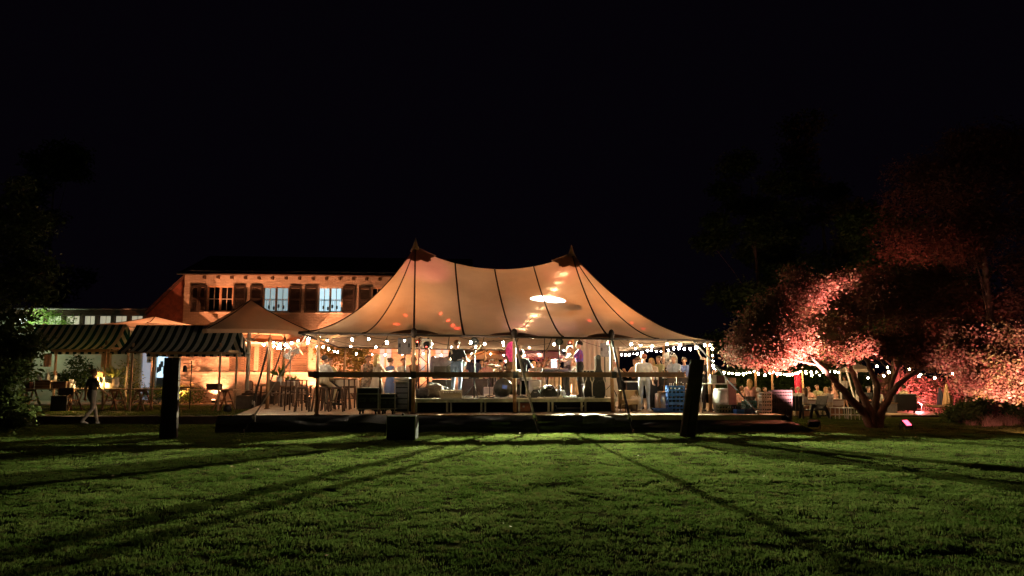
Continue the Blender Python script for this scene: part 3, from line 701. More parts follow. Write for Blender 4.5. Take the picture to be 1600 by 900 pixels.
parasol('pink lit ribbed parasol beyond the middle tent pole', (PX(845, 36), 36, 0), 2.3, 2.55, 3.35, 0, mat('pink_parasol_cloth', (.5, .3, .3), .8, .06, 2, trans=.35), WOOD, 8, .04, zb=DZ, base='plate', group='parasols beyond the deck')
parasol('large beige parasol far back between the house and the pink parasol', (PX(735, 41), 41, 0), 2.4, 2.9, 3.6, 0, PCL, WOOD, 8, .04, zb=DZ, base='plate', group='parasols beyond the deck')

# ------------------------------------------------------------------ striped market stalls
GRN = mat('stripe_green', (.006, .03, .024), .8, .15, 10, .1, 120, trans=.25, tcol=(.005, .16, .12)); CRM = mat('stripe_cream', (.55, .6, .54), .8, .1, 10, .1, 120, trans=.3, tcol=(.5, .48, .36))
NAV = mat('stripe_dark', (.012, .02, .018), .8, .15, 10, .1, 120, trans=.2, tcol=(.01, .06, .06)); GRY = mat('stripe_grey', (.4, .44, .41), .8, .1, 10, .1, 120, trans=.25, tcol=(.2, .19, .16))
def stall(label, x0, x1, yf, z_f, z_r, ns, m1, m2, zb):
    cx = (x0+x1)/2; w = x1-x0; d = 1.15; t = thing('market_stall', label, 'market stall', (cx, yf+d, zb), 0, 'striped market stalls'); zf, zr = z_f-zb, z_r-zb
    sw_ = w/ns
    for name, s in (('front_awning', -1), ('back_awning', 1)):
        m = MB()
        for k in range(ns):
            m.mi = k % 2
            def fn(u, v):
                x = -w/2+sw_*(k+u); e = 1-.03*(1-v)**1.4; sag = -.16*math.sin(math.pi*v)*(1 if s < 0 else .4)
                return (x*e, s*d*v*(1.05 if s < 0 else .9), zr+(zf-zr)*v+sag-.03*abs(math.sin(x*2.2))*v)
            m.grid(fn, 3, 10)
        m.build(name, [m1, m2], t)
        m = MB()
        for k in range(ns):
            m.mi = k % 2; x = -w/2+sw_*(k+.5); e = 1
            m.box((x*e, s*d*(1.05 if s < 0 else .9), zf-.07-.01*(k % 3)), (sw_*.98*e, .012, .13))
        if s > 0: m.build('scalloped_edge', [m1, m2], t)
    for sx in (-1, 1):      # striped cloth on the inside of the gable ends
        m = MB()
        for k in range(6):
            m.mi = k % 2
            def fn(u, v):
                q = (k+u)/6; return (sx*(w/2*.985-.005*q), .06+d*.86*q, zr-.06+(zf-zr)*q*.95-.02-(.42*(1-q)+.02)*v*1.6)
            m.grid(fn, 3, 3)
        m.build('gable_cloth', [m1, m2], t)
    for nm, q in (('ridge_pole', ((-w/2*.88, 0, zr-.04), (w/2*.88, 0, zr-.04))), ('front_rail', ((-w/2*.9, -d*.75, zf-.02), (w/2*.9, -d*.75, zf-.02))), ('back_rail', ((-w/2*.9, d*.75, zf-.02), (w/2*.9, d*.75, zf-.02)))):
        m = MB(); m.bar(*q, .05, .07); m.build(nm, PALEW, t)
    for sx in (-1, 1):
        m = MB(); m.bar((sx*w*.4, -d*1.0, zf+.05), (sx*w*.4, d*1.0, zf+.05), .05, .09); m.build('cross_rail', PALEW, t)
        for sy in (-1, 1):
            m = MB(); m.bar((sx*w*.4, sy*d*.72, 0), (sx*w*.4, sy*d*.72, zf+.1+(.0 if sy > 0 else .22)), .065, .065); m.build('post', PALEW, t)
    return t
stall('dark green and cream striped market stall half hidden by the left tree', PX(20, 28), PX(171, 28), 28., PZ(545, 28), PZ(507, 29.2), 24, GRN, CRM, UZ)
stall('dark striped market stall in front of the house, between the ghostly walker and parasol', PX(181, 27.2), PX(355, 27.2), 27.2, PZ(549, 27.2), PZ(508, 28.4), 26, NAV, GRY, UZ)
def trestle_table(label, x0, x1, y, zb, h=.82, group='trestle tables under the striped stalls', depth=.8, xs=None):
    w = x1-x0; t = thing('trestle_table', label, 'table', ((x0+x1)/2, y, zb), 0, group)
    for i in range(4):
        m = MB(); m.box((0, -depth/2+depth/4*(i+.5), h-.02), (w, depth/4-.008, .04)); m.build('plank', PALEW, t)
    for x in (xs or (-w*.36, w*.36)):
        tr = MB(); tr.bar((x, -depth*.42, h-.08), (x, depth*.42, h-.08), .07, .08); o = tr.build('trestle', WOOD, t)
        for sx in (-1, 1):
            for sy in (-1, 1):
                m = MB(); m.bar((x+sx*.03, sy*depth*.34, h-.08), (x+sx*.3, sy*depth*.42, 0), .06, .045); m.build('leg', WOOD, o)
        m = MB()
        for sx in (-1, 1): m.bar((x+sx*.17, -depth*.38, h*.45), (x+sx*.17, depth*.38, h*.45), .03, .05)
        m.build('brace', WOOD, o)
    return t
trestle_table('left trestle table of the first stall, behind the foliage', PX(25, 28.2), PX(110, 28.2), 28.4, UZ, .83, xs=(-.6, .95))
trestle_table('right trestle table of the first stall, where the walker passes', PX(116, 28.2), PX(192, 28.2), 28.4, UZ, .83, xs=(.55,))
trestle_table('left trestle table of the dark striped stall', PX(199, 27.7), PX(280, 27.7), 27.9, UZ, .83, xs=(-.5,))
trestle_table('right trestle table of the dark striped stall', PX(284, 27.7), PX(368, 27.7), 27.9, UZ, .81, xs=(.55,))
# ------------------------------------------------------------------ big timber posts and box on the lawn
OLDW = mat('weathered_oak', (.05, .03, .02), .8, .35, 4, .5, 22)
def bigpost(label, px_b, py_b, px_t, py_t, w, rz, lean_y=0):
    Y = GY(py_b); t = thing('timber_post', label, 'post', (PX(px_b, Y, 0), Y, 0), 0, 'big old timber posts on the lawn')
    z1 = PZ(py_t, Y); dx = PX(px_t, Y, z1)-PX(px_b, Y, 0)
    Rz = Matrix.Rotation(rz, 4, 'Z')
    def sec(z):
        u = z/z1; k = 1-.1*u; a = w/2*k; b = .15*k; c = .035
        pts = [(-a+c, -b), (-a*.1, -b-.012), (-a*.06, -b+.02), (a*.0, -b-.01), (a-c, -b), (a, -b+c), (a, b-c), (a-c, b), (-a+c, b), (-a, b-c), (-a, -b+c)]
        n_ = mnoise.noise(Vector((z*1.3, px_b, 0)))*.012
        return [Rz @ Vector((x+n_, y, 0))+Vector((dx*u, lean_y*u, z)) for x, y in pts]
    m = MB(); zs = [-.1]+[z1*i/14 for i in range(15)]; vs = []; n = 11
    for z in zs: vs += sec(z)
    fs = [(i*n+k, i*n+(k+1) % n, (i+1)*n+(k+1) % n, (i+1)*n+k) for i in range(len(zs)-1) for k in range(n)]+[tuple((len(zs)-1)*n+k for k in range(n))]
    m.add(vs, fs, False); m.build('beam', OLDW, t)
    m = MB(); zz = z1*.75
    m.box((dx*.75, 0, zz), (w*.97, .315, .02), rz); m.box((dx*.75, 0, zz-.07), (w*.97, .312, .014), rz); m.build('iron_band', mat('band_iron', (.09, .06, .04), .6, .3, 10, metal=.4), t)
    return t
bigpost('upright dark timber post on the lawn before the striped stall', 263, 686, 270, 559, .42, R(22))
bigpost('leaning dark timber post on the lawn before the bar', 1074, 683, 1090, 562, .40, R(-16))
Yb = GY(689); bx = thing('subwoofer', 'black subwoofer box standing on the lawn before the deck', 'loudspeaker', (PX(626, Yb, 0), Yb+.3, 0), 0)
m = MB(); m.box((0, 0, .31), (.7, .6, .58), bev=.012); m.build('cabinet', TOLEX, bx)
m = MB(); m.box((0, -.304, .31), (.64, .01, .52)); m.build('grille', mat('speaker_grille', (.015, .015, .015), .5, .3, 200, .3, 300), bx)
m = MB()
for sx in (-1, 1):
    for sy in (-1, 1): m.bar((sx*.347, sy*.297, .03), (sx*.347, sy*.297, .59), .016, .016)
for s in (-1, 1): m.bar((-.35, s*.297, .597), (.35, s*.297, .597), .016, .016); m.bar((s*.347, -.29, .597), (s*.347, .29, .597), .016, .016)
m.build('corner_trim', ALU, bx)
m = MB(); m.lathe([(.03, .6), (.03, .64), (.018, .65)], n=10); m.build('pole_socket', BLACK, bx)

# ------------------------------------------------------------------ stage
STG = mat('stage_ply', (.5, .47, .42), .6, .2, 3, .1, 40); LEGM = mat('stage_frame', (.3, .29, .22), .45, .15, 8, metal=.5)
stg0 = None; nmod = 6; mw = 6.12/nmod
slab = ['left end of the front row', 'second from the left in the front row', 'third from the left in the front row', 'right of the middle pole in the front row', 'fifth from the left in the front row, under the black bags', 'right end of the front row']
for row in range(2):
    for i in range(nmod):
        lx = -2.95+mw*(i+.5); loc = T(lx, -5.52+1.0+2.0*row, DZ)
        lab = 'low pale stage platform, '+(slab[i] if row == 0 else slab[i].replace('front row', 'back row').replace('right of the middle pole', 'fourth from the left').replace(', under the black bags', ''))
        if stg0 is None:
            stg0 = thing('stage_platform', lab, 'stage', loc, TH, 'stage platforms')
            m = MB(); m.box((0, 0, SZ-DZ-.012), (mw-.006, 1.994, .024)); m.build('top', STG, stg0)
            m = MB()
            for s in (-1, 1): m.box((0, s*.975, SZ-DZ-.07), (mw-.01, .04, .09)); m.box((s*(mw/2-.025), 0, SZ-DZ-.07), (.04, 1.9, .088))
            m.build('rim', LEGM, stg0)
            m = MB(); m.box((0, -.5, (SZ-DZ-.12)/2), (mw-.008, .02, SZ-DZ-.12)); m.build('dark_backing', mat('black_cloth', (.008, .008, .009), .9, .2, 10), stg0)  # added black sheet standing in for the dark under the stage
            for sx in (-1, 1):
                for sy in (-1, 1):
                    m = MB(); m.box((sx*(mw/2-.06), sy*.95, (SZ-DZ-.115)/2), (.055, .055, SZ-DZ-.115)); m.build('leg', LEGM, stg0)
        else: dup(stg0, loc, TH, lab)
def on_stage(px, Y, dz=0): return (PX(px, Y, SZ+dz), Y, SZ+dz)
def on_deck(px, Y, dz=0): return (PX(px, Y, DZ+dz), Y, DZ+dz)
def boxthing(name, label, cat, loc, s, m_, rz=0, parts=(), group=None, bev=.012):
    t = thing(name, label, cat, loc, rz, group); b = MB(); b.box((0, 0, s[2]/2), s, bev=bev); b.build('body', m_, t)
    for pn, pm, boxes in parts:
        b = MB()
        for c, q in boxes: b.box(c, q)
        b.build(pn, pm, t)
    return t
# flight cases
def flightcase(label, loc, s, rz=0, wheels=True, recess=True):
    t = thing('flight_case', label, 'flight case', loc, rz, 'flight cases at the front of the deck'); w, d, h = s; z0 = .14 if wheels else 0
    m = MB(); m.box((0, 0, z0+h/2), (w-.02, d-.02, h-.02), bev=.01); m.build('body', TOLEX, t)
    m = MB(); m.box((0, 0, z0+h-.006), (w-.04, d-.04, .02)); m.build('lid', mat('lid_grey', (.45, .43, .4), .6, .2, 6), t)
    m = MB()
    for sx in (-1, 1):
        for sy in (-1, 1): m.box((sx*(w/2-.015), sy*(d/2-.015), z0+h/2), (.034, .034, h))
        for z in (z0+.015, z0+h-.015, z0+h*.72): m.box((sx*(w/2-.012), 0, z), (.028, d-.07, .03))
    for sy in (-1, 1):
        for z in (z0+.015, z0+h-.015, z0+h*.72): m.box((0, sy*(d/2-.012), z), (w-.07, .028, .03))
    m.build('edging', mat('case_extrusion', (.3, .29, .26), .5, .2, 10, metal=.2), t)
    if recess:
        for sx in (-.24, .24):
            m = MB(); m.box((sx*w, -d/2-.001, z0+h*.45), (w*.3, .012, h*.2)); o = m.build('recessed_handle', mat('handle_plate', (.06, .065, .04), .4, .2, 12, metal=.4), t)
            m = MB(); m.bar((sx*w-w*.09, -d/2-.02, z0+h*.45), (sx*w+w*.09, -d/2-.02, z0+h*.45), .02, .03); m.build('grip', BLACK, o)
    if wheels:
        for sx in (-1, 1):
            for sy in (-1, 1):
                x, y = sx*(w/2-.09), sy*(d/2-.09); m = MB(); m.cyl((x-.02, y, .055), (x+.02, y, .055), .055, .055, 12); m.box((x, y+.0, .115), (.09, .09, .05)); m.build('castor', BLACK, t)
    return t
flightcase('taller black flight case on castors at the left of the stage', on_deck(577, 21.75), (.63, .6, .62))
flightcase('shorter black flight case on castors beside the taller one', on_deck(607.5, 21.8), (.46, .55, .45))
# rack covered case with bag and a drinks tray
rk = thing('equipment_rack', 'tall open equipment rack with pale edges beside the left stage end', 'rack', on_deck(629, 22.1), 0)
m = MB()
for sx in (-1, 1):
    for sy in (-1, 1): m.box((sx*.2, sy*.26, .47), (.03, .03, .94))
for z in (.05, .93): m.box((0, -.26, z), (.37, .03, .03)); m.box((0, .26, z), (.37, .03, .03))
m.build('frame', mat('rack_edge', (.3, .27, .22), .5, .15, 8), rk)
m = MB(); m.box((0, .02, .49), (.365, .48, .84)); m.build('cabinet', TOLEX, rk)
m = MB()
for i in range(5): m.box((0, -.235, .2+.16*i), (.34, .03, .13))
m.build('rack_unit', GREYP, rk)
ck = thing('mixer_case', 'grey mixing console case lying on top of the rack', 'mixer', on_deck(629, 22.1, .95)); m = MB(); m.box((0, 0, .05), (.44, .5, .1), bev=.02); m.build('case', mat('case_grey', (.36, .33, .28), .6, .2, 6), ck)
m = MB(); m.box((0, 0, .125), (.16, .2, .05)); m.box((0, -.05, .17), (.1, .06, .05)); m.build('controls', GREYP, ck)
# black coat hung on stand
ct = thing('hanging_coat', 'black cloth hanging over the pole beside the equipment rack', 'coat', on_deck(642, 21.9))
m = MB()
m.grid(lambda u, v: ((.11+.05*v-.06*(1-v)**3)*math.cos(6.283*u)*(1+.12*math.sin(5*6.283*u)*v)*(1.2-.5*v), .09*math.sin(6.283*u)*(1+.15*math.sin(4*6.283*u)*v), 1.02-.95*v), 40, 12); m.build('cloth', mat('black_cloth', (.008, .008, .009), .9, .2, 10), ct)
# PA speaker on pole with base
def pa(label, loc, zc, s=.4, h=.62, col=GREYP, base=True, group='loudspeakers on poles'):
    t = thing('loudspeaker', label, 'loudspeaker', loc, 0, group); w = s; zc -= loc[2]
    m = MB(); m.add([(-w/2, -.18, zc-h/2), (w/2, -.18, zc-h/2), (w*.36, .2, zc-h/2), (-w*.36, .2, zc-h/2), (-w/2, -.18, zc+h/2), (w/2, -.18, zc+h/2), (w*.36, .2, zc+h/2), (-w*.36, .2, zc+h/2)], [(0, 3, 2, 1), (4, 5, 6, 7), (0, 1, 5, 4), (1, 2, 6, 5), (2, 3, 7, 6), (3, 0, 4, 7)]); m.build('cabinet', col, t)
    m = MB(); m.box((0, -.187, zc), (w*.5, .014, h*.9)); m.build('back_panel', mat('speaker_back', (.22, .21, .22), .5, .15, 10), t)
    m = MB()
    for sx in (-1, 1): m.box((sx*w*.36, -.19, zc+.02), (w*.16, .02, h*.24))
    m.build('handle', BLACK, t)
    m = MB(); m.tube([(0, 0, zc-h/2), (0, 0, .0)], .022, 8); m.build('pole', BLACK, t)
    if base:
        for k in range(3):
            a = 2.09*k+.4; m = MB(); m.tube([(0, 0, .45), (.42*math.cos(a), .42*math.sin(a), .01)], .014, 6); m.build('leg', BLACK, t)
    return t
pa('grey loudspeaker on a pole left of the truss tower', on_deck(631.5, 23.6), PZ(541, 23.6), .42, .52)
pa('grey loudspeaker on a pole before the white curtain on the right', on_deck(946, 25.5), PZ(547, 25.5), .34, .46)
# truss tower with moving light
tr = thing('truss_tower', 'square lattice truss tower carrying a stage light at the left of the stage', 'truss', on_stage(661, 23.2), R(8))
m = MB(); hh = PZ(529, 23.2)-SZ; a = .14
for sx in (-1, 1):
    for sy in (-1, 1): m.tube([(sx*a, sy*a, 0), (sx*a, sy*a, hh)], .025, 8)
m.build('chord', mat('truss_red', (.1, .035, .028), .4, .2, 8, metal=.5), tr)
m = MB(); k = 0; z = .05
while z < hh-.2:
    for s in (-1, 1):
        f = 1 if k % 2 else -1
        m.tube([(-a*f, s*a, z), (a*f, s*a, z+.25)], .012, 5); m.tube([(s*a, -a*f, z), (s*a, a*f, z+.25)], .012, 5)
    z += .25; k += 1
m.build('bracing', mat('truss_red', (.1, .035, .028)), tr)
m = MB(); m.box((0, 0, .012), (.5, .5, .024)); m.box((0, 0, hh+.01), (.34, .34, .02)); m.build('plate', BLACK, tr)
ml = thing('moving_light', 'moving head stage light on top of the truss tower', 'stage light', (PX(668, 23.2, 2.5), 23.2-.22, PZ(537, 23.2)))
m = MB(); m.box((0, 0, .1), (.3, .22, .06), bev=.01); m.build('base', WHITE, ml)
m = MB()
for s in (-1, 1): m.box((s*.13, 0, -.03), (.04, .12, .24))
m.build('yoke', WHITE, ml)
m = MB(); m.lathe([(.06, -.13), (.1, -.11), (.1, .06), (.07, .1)], (0, 0, -.05), 14, Matrix.Rotation(R(70), 4, 'X')); m.build('head', BLACK, ml)
m = MB(); m.ell((.0, -.09, -.09), (.035, .02, .035)); m.build('lens', emit_mat('red_lens', (1, .05, .03), 4), ml)
# lamps on stands
def lightstand(label, loc, ztop, r=.13, lens=None, group='stage lamps on tall stands', aim=-1):
    t = thing('stage_lamp', label, 'stage lamp', loc, 0, group); h = ztop-loc[2]
    m = MB(); m.tube([(0, 0, 0), (0, 0, h-.1)], .018, 8); m.build('pole', BLACK, t)
    for k in range(3):
        a = 2.09*k+.9; m = MB(); m.tube([(0, 0, .4), (.36*math.cos(a), .36*math.sin(a), .01)], .012, 6); m.build('leg', BLACK, t)
    m = MB(); m.bar((-r*1.05, 0, h-.08), (-r*1.05, 0, h+.04), .015, .04); m.bar((r*1.05, 0, h-.08), (r*1.05, 0, h+.04), .015, .04); m.bar((-r*1.05, 0, h-.08), (r*1.05, 0, h-.08), .04, .015); m.build('yoke', BLACK, t)
    M = Matrix.Rotation(R(90), 4, 'X') if aim < 0 else Matrix.Rotation(R(-90), 4, 'X')
    m = MB(); m.lathe([(r*.7, -.12), (r*.95, -.08), (r, .1), (r*.9, .11)], (0, 0, h), 18, M); m.build('can', BLACK, t)
    if lens: m = MB(); m.lathe([(r*.85, .1), (r*.5, .115), (0, .12)], (0, 0, h), 18, M); m.build('lens', lens, t)
    return t
LENSOFF = mat('lamp_glass', (.12, .13, .13), .1, .1, 6, spec=.6)
LENS = emit_mat('lamp_lens', (.95, 1, .85), 1.5)
KEY = on_stage(874, 22.75); KEYZ = PZ(534, 22.75)
ks = lightstand('unlit round black lamp on a stand left of the keyboard players', KEY, KEYZ, .12, LENSOFF)
m = MB(); m.lathe([(.118, 0), (.118, .03), (.108, .03)], (0, 0, KEYZ-SZ), 18, Matrix.Rotation(R(90), 4, 'X')); m.build('rim', WHITE, ks)
def worklight(label, x, y, z, power, tgt):
    t = lightstand(label, (x, y, DZ), z, .11, LENS, 'tall work lamps behind the band')
    m = MB(); m.bar((0, -.13, z-DZ+.02), (0, -.47, z-DZ-.040), .9, .006); m.build('added_beam_flap', BLACK, t)  # added plate that cuts the beam off the tent cloth
    m = MB(); m.bar((0, -.13, z-DZ-.11), (0, -.40, z-DZ-.145), .9, .006); m.build('added_beam_flap', BLACK, t)  # added plate that keeps the beam off the stage floor
    lamp('SPOT', 'lamp_beam', (x, y-.17, z), power, (.96, 1, .68), t, tgt, .012, 126, .25)
worklight('tall white work lamp behind the drummer shining onto the lawn', 1.15, 26.2, 3.0, 9400, (.3, 14, .2))
worklight('tall white work lamp behind the keyboard players shining onto the lawn', 2.4, 26.3, 3.0, 3200, (1.5, 14, .2))
k2 = on_stage(741, 22.9)
s2 = lightstand('unlit black lamp on a stand beside the guitarist', k2, PZ(533, 22.9), .12, LENSOFF)
k3 = on_stage(955.5, 24.2)
s3 = lightstand('small red glowing lamp on a stand by the right end pole', k3, PZ(535, 24.2), .1, emit_mat('red_lens', (1, .05, .03), 4))
k4 = on_stage(823, 25.2)
# round steel lamp reflectors etc.
# amplifiers and instruments
AMPB = mat('cream_tolex', (.5, .4, .28), .7, .08, 40, .15, 200)
am = thing('guitar_amplifier', 'small cream guitar amplifier head with white knobs on the stage edge', 'amplifier', on_stage(705, 22.35), TH)
m = MB(); m.box((0, 0, .125), (.64, .26, .25), bev=.015); m.build('cabinet', AMPB, am)
m = MB(); m.box((0, -.133, .18), (.58, .012, .07)); m.build('control_panel', mat('panel_cream', (.4, .33, .24), .5, .08, 10), am)
m = MB()
for q in (-.24, -.17, -.1, .12, .19, .25): m.cyl((q, -.138, .18), (q, -.165, .18), .022, .018, 8)
m.box((.0, -.142, .18), (.1, .012, .03)); m.build('knob', emit_mat('knob_lit', (1, .9, .75), .25) if False else BRASS, am)
m = MB(); m.tube([(-.1, 0, .25), (-.08, 0, .285), (.08, 0, .285), (.1, 0, .25)], .012, 6); m.build('handle', BLACK, am)
bc = thing('bass_cabinet', 'two stacked dark speaker cabinets draped with a grey blanket behind the truss', 'amplifier', on_stage(690.5, 23.7), TH)
for z, hh_ in ((0, .55), (.57, .45)): m = MB(); m.box((0, 0, z+hh_/2), (.62, .45, hh_), bev=.02); m.build('cabinet', TOLEX, bc)
m = MB(); m.box((0, -.23, .3), (.54, .012, .42)); m.box((0, -.23, .8), (.54, .012, .34)); m.build('grille', mat('grille_brown', (.06, .05, .035), .8, .3, 120, .2, 200), bc)
bl = thing('blanket', 'folded grey blanket with pale folds draped over the speaker cabinets', 'blanket', on_stage(690.5, 23.7, 1.03), TH)
m = MB()
def blf(u, v):
    q = -1+2*v; y = q*.3; z = .26*(1-abs(q)**3)+.02*math.sin(u*19)+.015*math.sin(u*7+v*4); x = (u-.5)*.68
    if abs(q) > .75: z -= (abs(q)-.75)*1.1; y = math.copysign(.26, q)
    return (x+.03*math.sin(v*5), y*.9, z-.02)
m.grid(blf, 40, 24); m.build('cloth', mat('grey_blanket', (.22, .2, .22), .95, .25, 5, .5, 20), bl)
BAG = mat('brown_canvas', (.09, .06, .04), .9, .25, 8, .4, 30)
def lump(name, label, cat, loc, s, m_, seed, rz=0, n=18):
    t = MB(); M = Matrix.Rotation(rz, 4, 'Z')
    def fn(u, v):
        a = 6.283*u; b = math.pi*(v-.5); p = Vector((math.cos(b)*math.cos(a), math.cos(b)*math.sin(a), math.sin(b)))
        p = Vector((math.copysign(abs(p.x)**.75, p.x), math.copysign(abs(p.y)**.75, p.y), math.copysign(abs(p.z)**.75, p.z)))
        k = 1+.22*mnoise.noise(p*2.2+Vector((seed, 0, 0)))+.1*mnoise.noise(p*6+Vector((seed, 0, 0)))
        return M @ Vector((p.x*s[0]/2*k, p.y*s[1]/2*k, max(-s[2]/2, p.z*s[2]/2*k)+s[2]/2))
    t.grid(fn, n*2, n); return tag(t.build(name, m_, None, loc), label, cat)
lump('duffel_bag', 'slumped brown canvas bag behind the cream amplifier', 'bag', on_stage(677, 22.9), (.62, .45, .42), BAG, 1)
lump('backpack', 'dark slumped rucksack at the foot of the truss tower', 'bag', on_stage(660, 22.7), (.42, .4, .3), mat('dark_canvas', (.04, .03, .03), .9, .25, 8, .4, 30), 4)
kb2 = thing('keyboard_bag', 'long dark soft keyboard bag leaning behind the brown canvas bag', 'bag', on_stage(684, 23.1, .12), R(15))
m = MB(); m.box((0, 0, .18), (.66, .12, .22), M=Matrix.Rotation(R(18), 4, 'Y'), bev=.04); m.build('body', TOLEX, kb2)
# gig bags
def gigbag(label, loc, h, w, rz, m_):
    t = thing('guitar_case', label, 'guitar case', loc, rz, 'guitar cases on the stage')
    prof = [(0, .5*w*.75), (.06, .5*w*.95), (.2, .5*w), (.34, .5*w*.92), (.42, .5*w*.74), (.5, .5*w*.76), (.58, .5*w*.7), (.66, .5*w*.46), (.75, .5*w*.4), (.9, .5*w*.42), (.97, .5*w*.36), (1., .5*w*.2)]
    ol = [(x, z*h) for z, x in prof]+[(-x, z*h) for z, x in prof[::-1]]
    m = MB(); m.prism(ol, .16, Matrix.Rotation(R(-6), 4, 'X')); m.build('case', m_, t)
    m = MB()
    for q in (1, -1):
        m.tube([(q*x*1.0, -.005, z*h) for z, x in prof], .012, 5)
    m.build('piping', mat('case_piping', (.45, .42, .38), .5, .1, 8) if q else m_, t)
    m = MB(); m.tube([(-.04, -.02, .36*h), (-.03, -.06, .39*h), (.03, -.06, .39*h), (.04, -.02, .36*h)], .012, 6); m.build('handle', BLACK, t)
    return t
gigbag('tall black guitar case standing at the right end of the stage', on_stage(936, 22.75), 1.32, .42, 0, BLACK)
gigbag('shorter black guitar bag leaning beside the tall guitar case', on_stage(919.5, 22.9), .82, .3, R(10), BLACK)
ac = boxthing('amplifier_cabinet', 'black amplifier cabinet with pale edges behind the guitar cases', 'amplifier', on_stage(920, 23.3, .42), (.44, .36, .42), TOLEX, TH, [('grille', mat('grille_olive', (.05, .045, .025), .8, .3, 100, .2, 200), [((0, -.183, .2), (.36, .012, .34))]), ('edge', WHITE, [((-.218, -.178, .21), (.02, .02, .42)), ((0, -.178, .418), (.44, .02, .014))])])
am2 = boxthing('speaker_crate', 'dark crate under the amplifier cabinet behind the guitar cases', 'crate', on_stage(920, 23.3), (.46, .38, .415), TOLEX, TH, [('slat', GREYP, [((0, -.193, .1), (.44, .012, .05)), ((0, -.193, .3), (.44, .012, .05))])])
# wedges
def wedge(label, loc, rz, s=1):
    t = thing('stage_monitor', label, 'stage monitor', loc, rz, 'wedge monitors on the stage')
    m = MB(); m.prism([(-.2*s, 0), (.2*s, 0), (.24*s, .14*s), (.1*s, .36*s), (-.1*s, .36*s), (-.24*s, .16*s)], .45, c=(0, -.22, 0)); m.build('cabinet', TOLEX, t)
    m = MB(); m.box((.0, -.225, .17*s), (.22*s, .012, .16*s)); m.build('connector_plate', BLACK, t)
    m = MB(); m.bar((-.06*s, -.235, .24*s), (.06*s, -.235, .24*s), .02, .03); m.build('handle', GREYP, t)
    return t
wedge('black wedge monitor right of the middle pole, tipped on its side', on_stage(857, 22.9), R(6), 1.05)
wedge('low black wedge monitor beside the middle pole', on_stage(840, 23.0), R(-20), .7)
tw = MB(); tw.grid(lambda u, v: (.5*(u-.5)+.05*math.sin(v*6), .34*(v-.5), .02+.05*abs(math.sin(u*7+v*3))), 20, 12); tag(tw.build('towel', mat('white_towel', (.7, .72, .75), .95, .1, 8, .3, 60), None, on_stage(850, 22.75, .27), R(20)), 'crumpled white towel lying over the low monitor', 'towel')
# drum kit
DRUM = mat('drum_shell', (.03, .027, .025), .35, .3, 6, .05, 40); SKIN = mat('drum_skin', (.6, .58, .55), .5, .05, 10)
bd = thing('bass_drum', 'dark bass drum with a blue patch lying near the stage front', 'drum', on_stage(785, 22.8, .285), TH)
M90 = Matrix.Rotation(R(78), 4, 'X')
m = MB(); m.lathe([(.265, -.2), (.28, -.19), (.28, .18), (.27, .19)], (0, 0, 0), 24, M90); m.build('shell', DRUM, bd)
m = MB(); m.lathe([(.262, .191), (0, .193)], (0, 0, 0), 24, M90); m.build('head', mat('black_head', (.04, .038, .036), .4, .2, 6), bd)
m = MB(); m.box((.04, -.23, .05), (.15, .012, .11), M=Matrix.Rotation(R(-12), 4, 'X') @ Matrix.Rotation(R(10), 4, 'Y')); m.build('patch', mat('blue_patch', (.05, .12, .6), .5, .2, 8), bd)
def drum(label, loc, r, h, tilt, m_=DRUM, legs=.0, name='tom_drum'):
    t = thing(name, label, 'drum', loc, 0, 'drums of the kit'); M = Matrix.Rotation(R(tilt), 4, 'X')
    m = MB(); m.lathe([(r, 0), (r, h)], n=20, M=M); m.build('shell', m_, t)
    m = MB(); m.lathe([(r*.97, h+.001), (0, h+.002)], n=20, M=M); m.build('head', SKIN, t)
    m = MB()
    for z in (0, h): m.lathe([(r*1.03, z-.012), (r*1.03, z+.012)], n=20, M=M)
    m.build('hoop', ALU, t)
    if legs:
        m = MB()
        for k in range(3): a = 2.1*k+.5; m.tube([(r*math.cos(a), r*math.sin(a), h*.5), (r*1.1*math.cos(a), r*1.1*math.sin(a), -legs)], .01, 5)
        m.build('leg', ALU, t)
    return t
drum('snare drum on a stand by the drummer', on_stage(822, 23.4, .55), .18, .15, 8, ALU, .55, 'snare_drum')
drum('pale floor tom right of the drummer', on_stage(836, 23.6, .15), .2, .38, 0, mat('drum_white', (.5, .48, .48), .4, .05, 6), .15)
drum('rack tom before the drummer', on_stage(806, 23.5, .62), .15, .22, 15, DRUM, .0)
def cymbal(label, loc, h, r, tilt):
    t = thing('cymbal', label, 'cymbal', loc, 0, 'cymbals of the drum kit'); M = Matrix.Rotation(R(tilt), 4, 'X') @ Matrix.Rotation(R(tilt*.5), 4, 'Y')
    m = MB(); m.lathe([(0, .05), (.04, .04), (.05, .02), (r, 0), (r, -.004), (.04, .012)], (0, 0, h), 22, M); m.build('plate', mat('bronze', (.55, .48, .38), .25, .15, 10, metal=.9), t)
    m = MB(); m.tube([(0, 0, h), (0, 0, .25)], .01, 6)
    for k in range(3): a = 2.1*k; m.tube([(0, 0, .3), (.25*math.cos(a), .25*math.sin(a), 0)], .009, 5)
    m.build('stand', ALU, t); return t
cymbal('crash cymbal at the left of the drummer', on_stage(772, 23.6), .98, .24, 14)
cymbal('ride cymbal at the right of the drummer', on_stage(838, 23.9), .88, .26, -12)
cymbal('splash cymbal between the drummer and the long haired musician', on_stage(786, 23.9), .86, .2, 8)
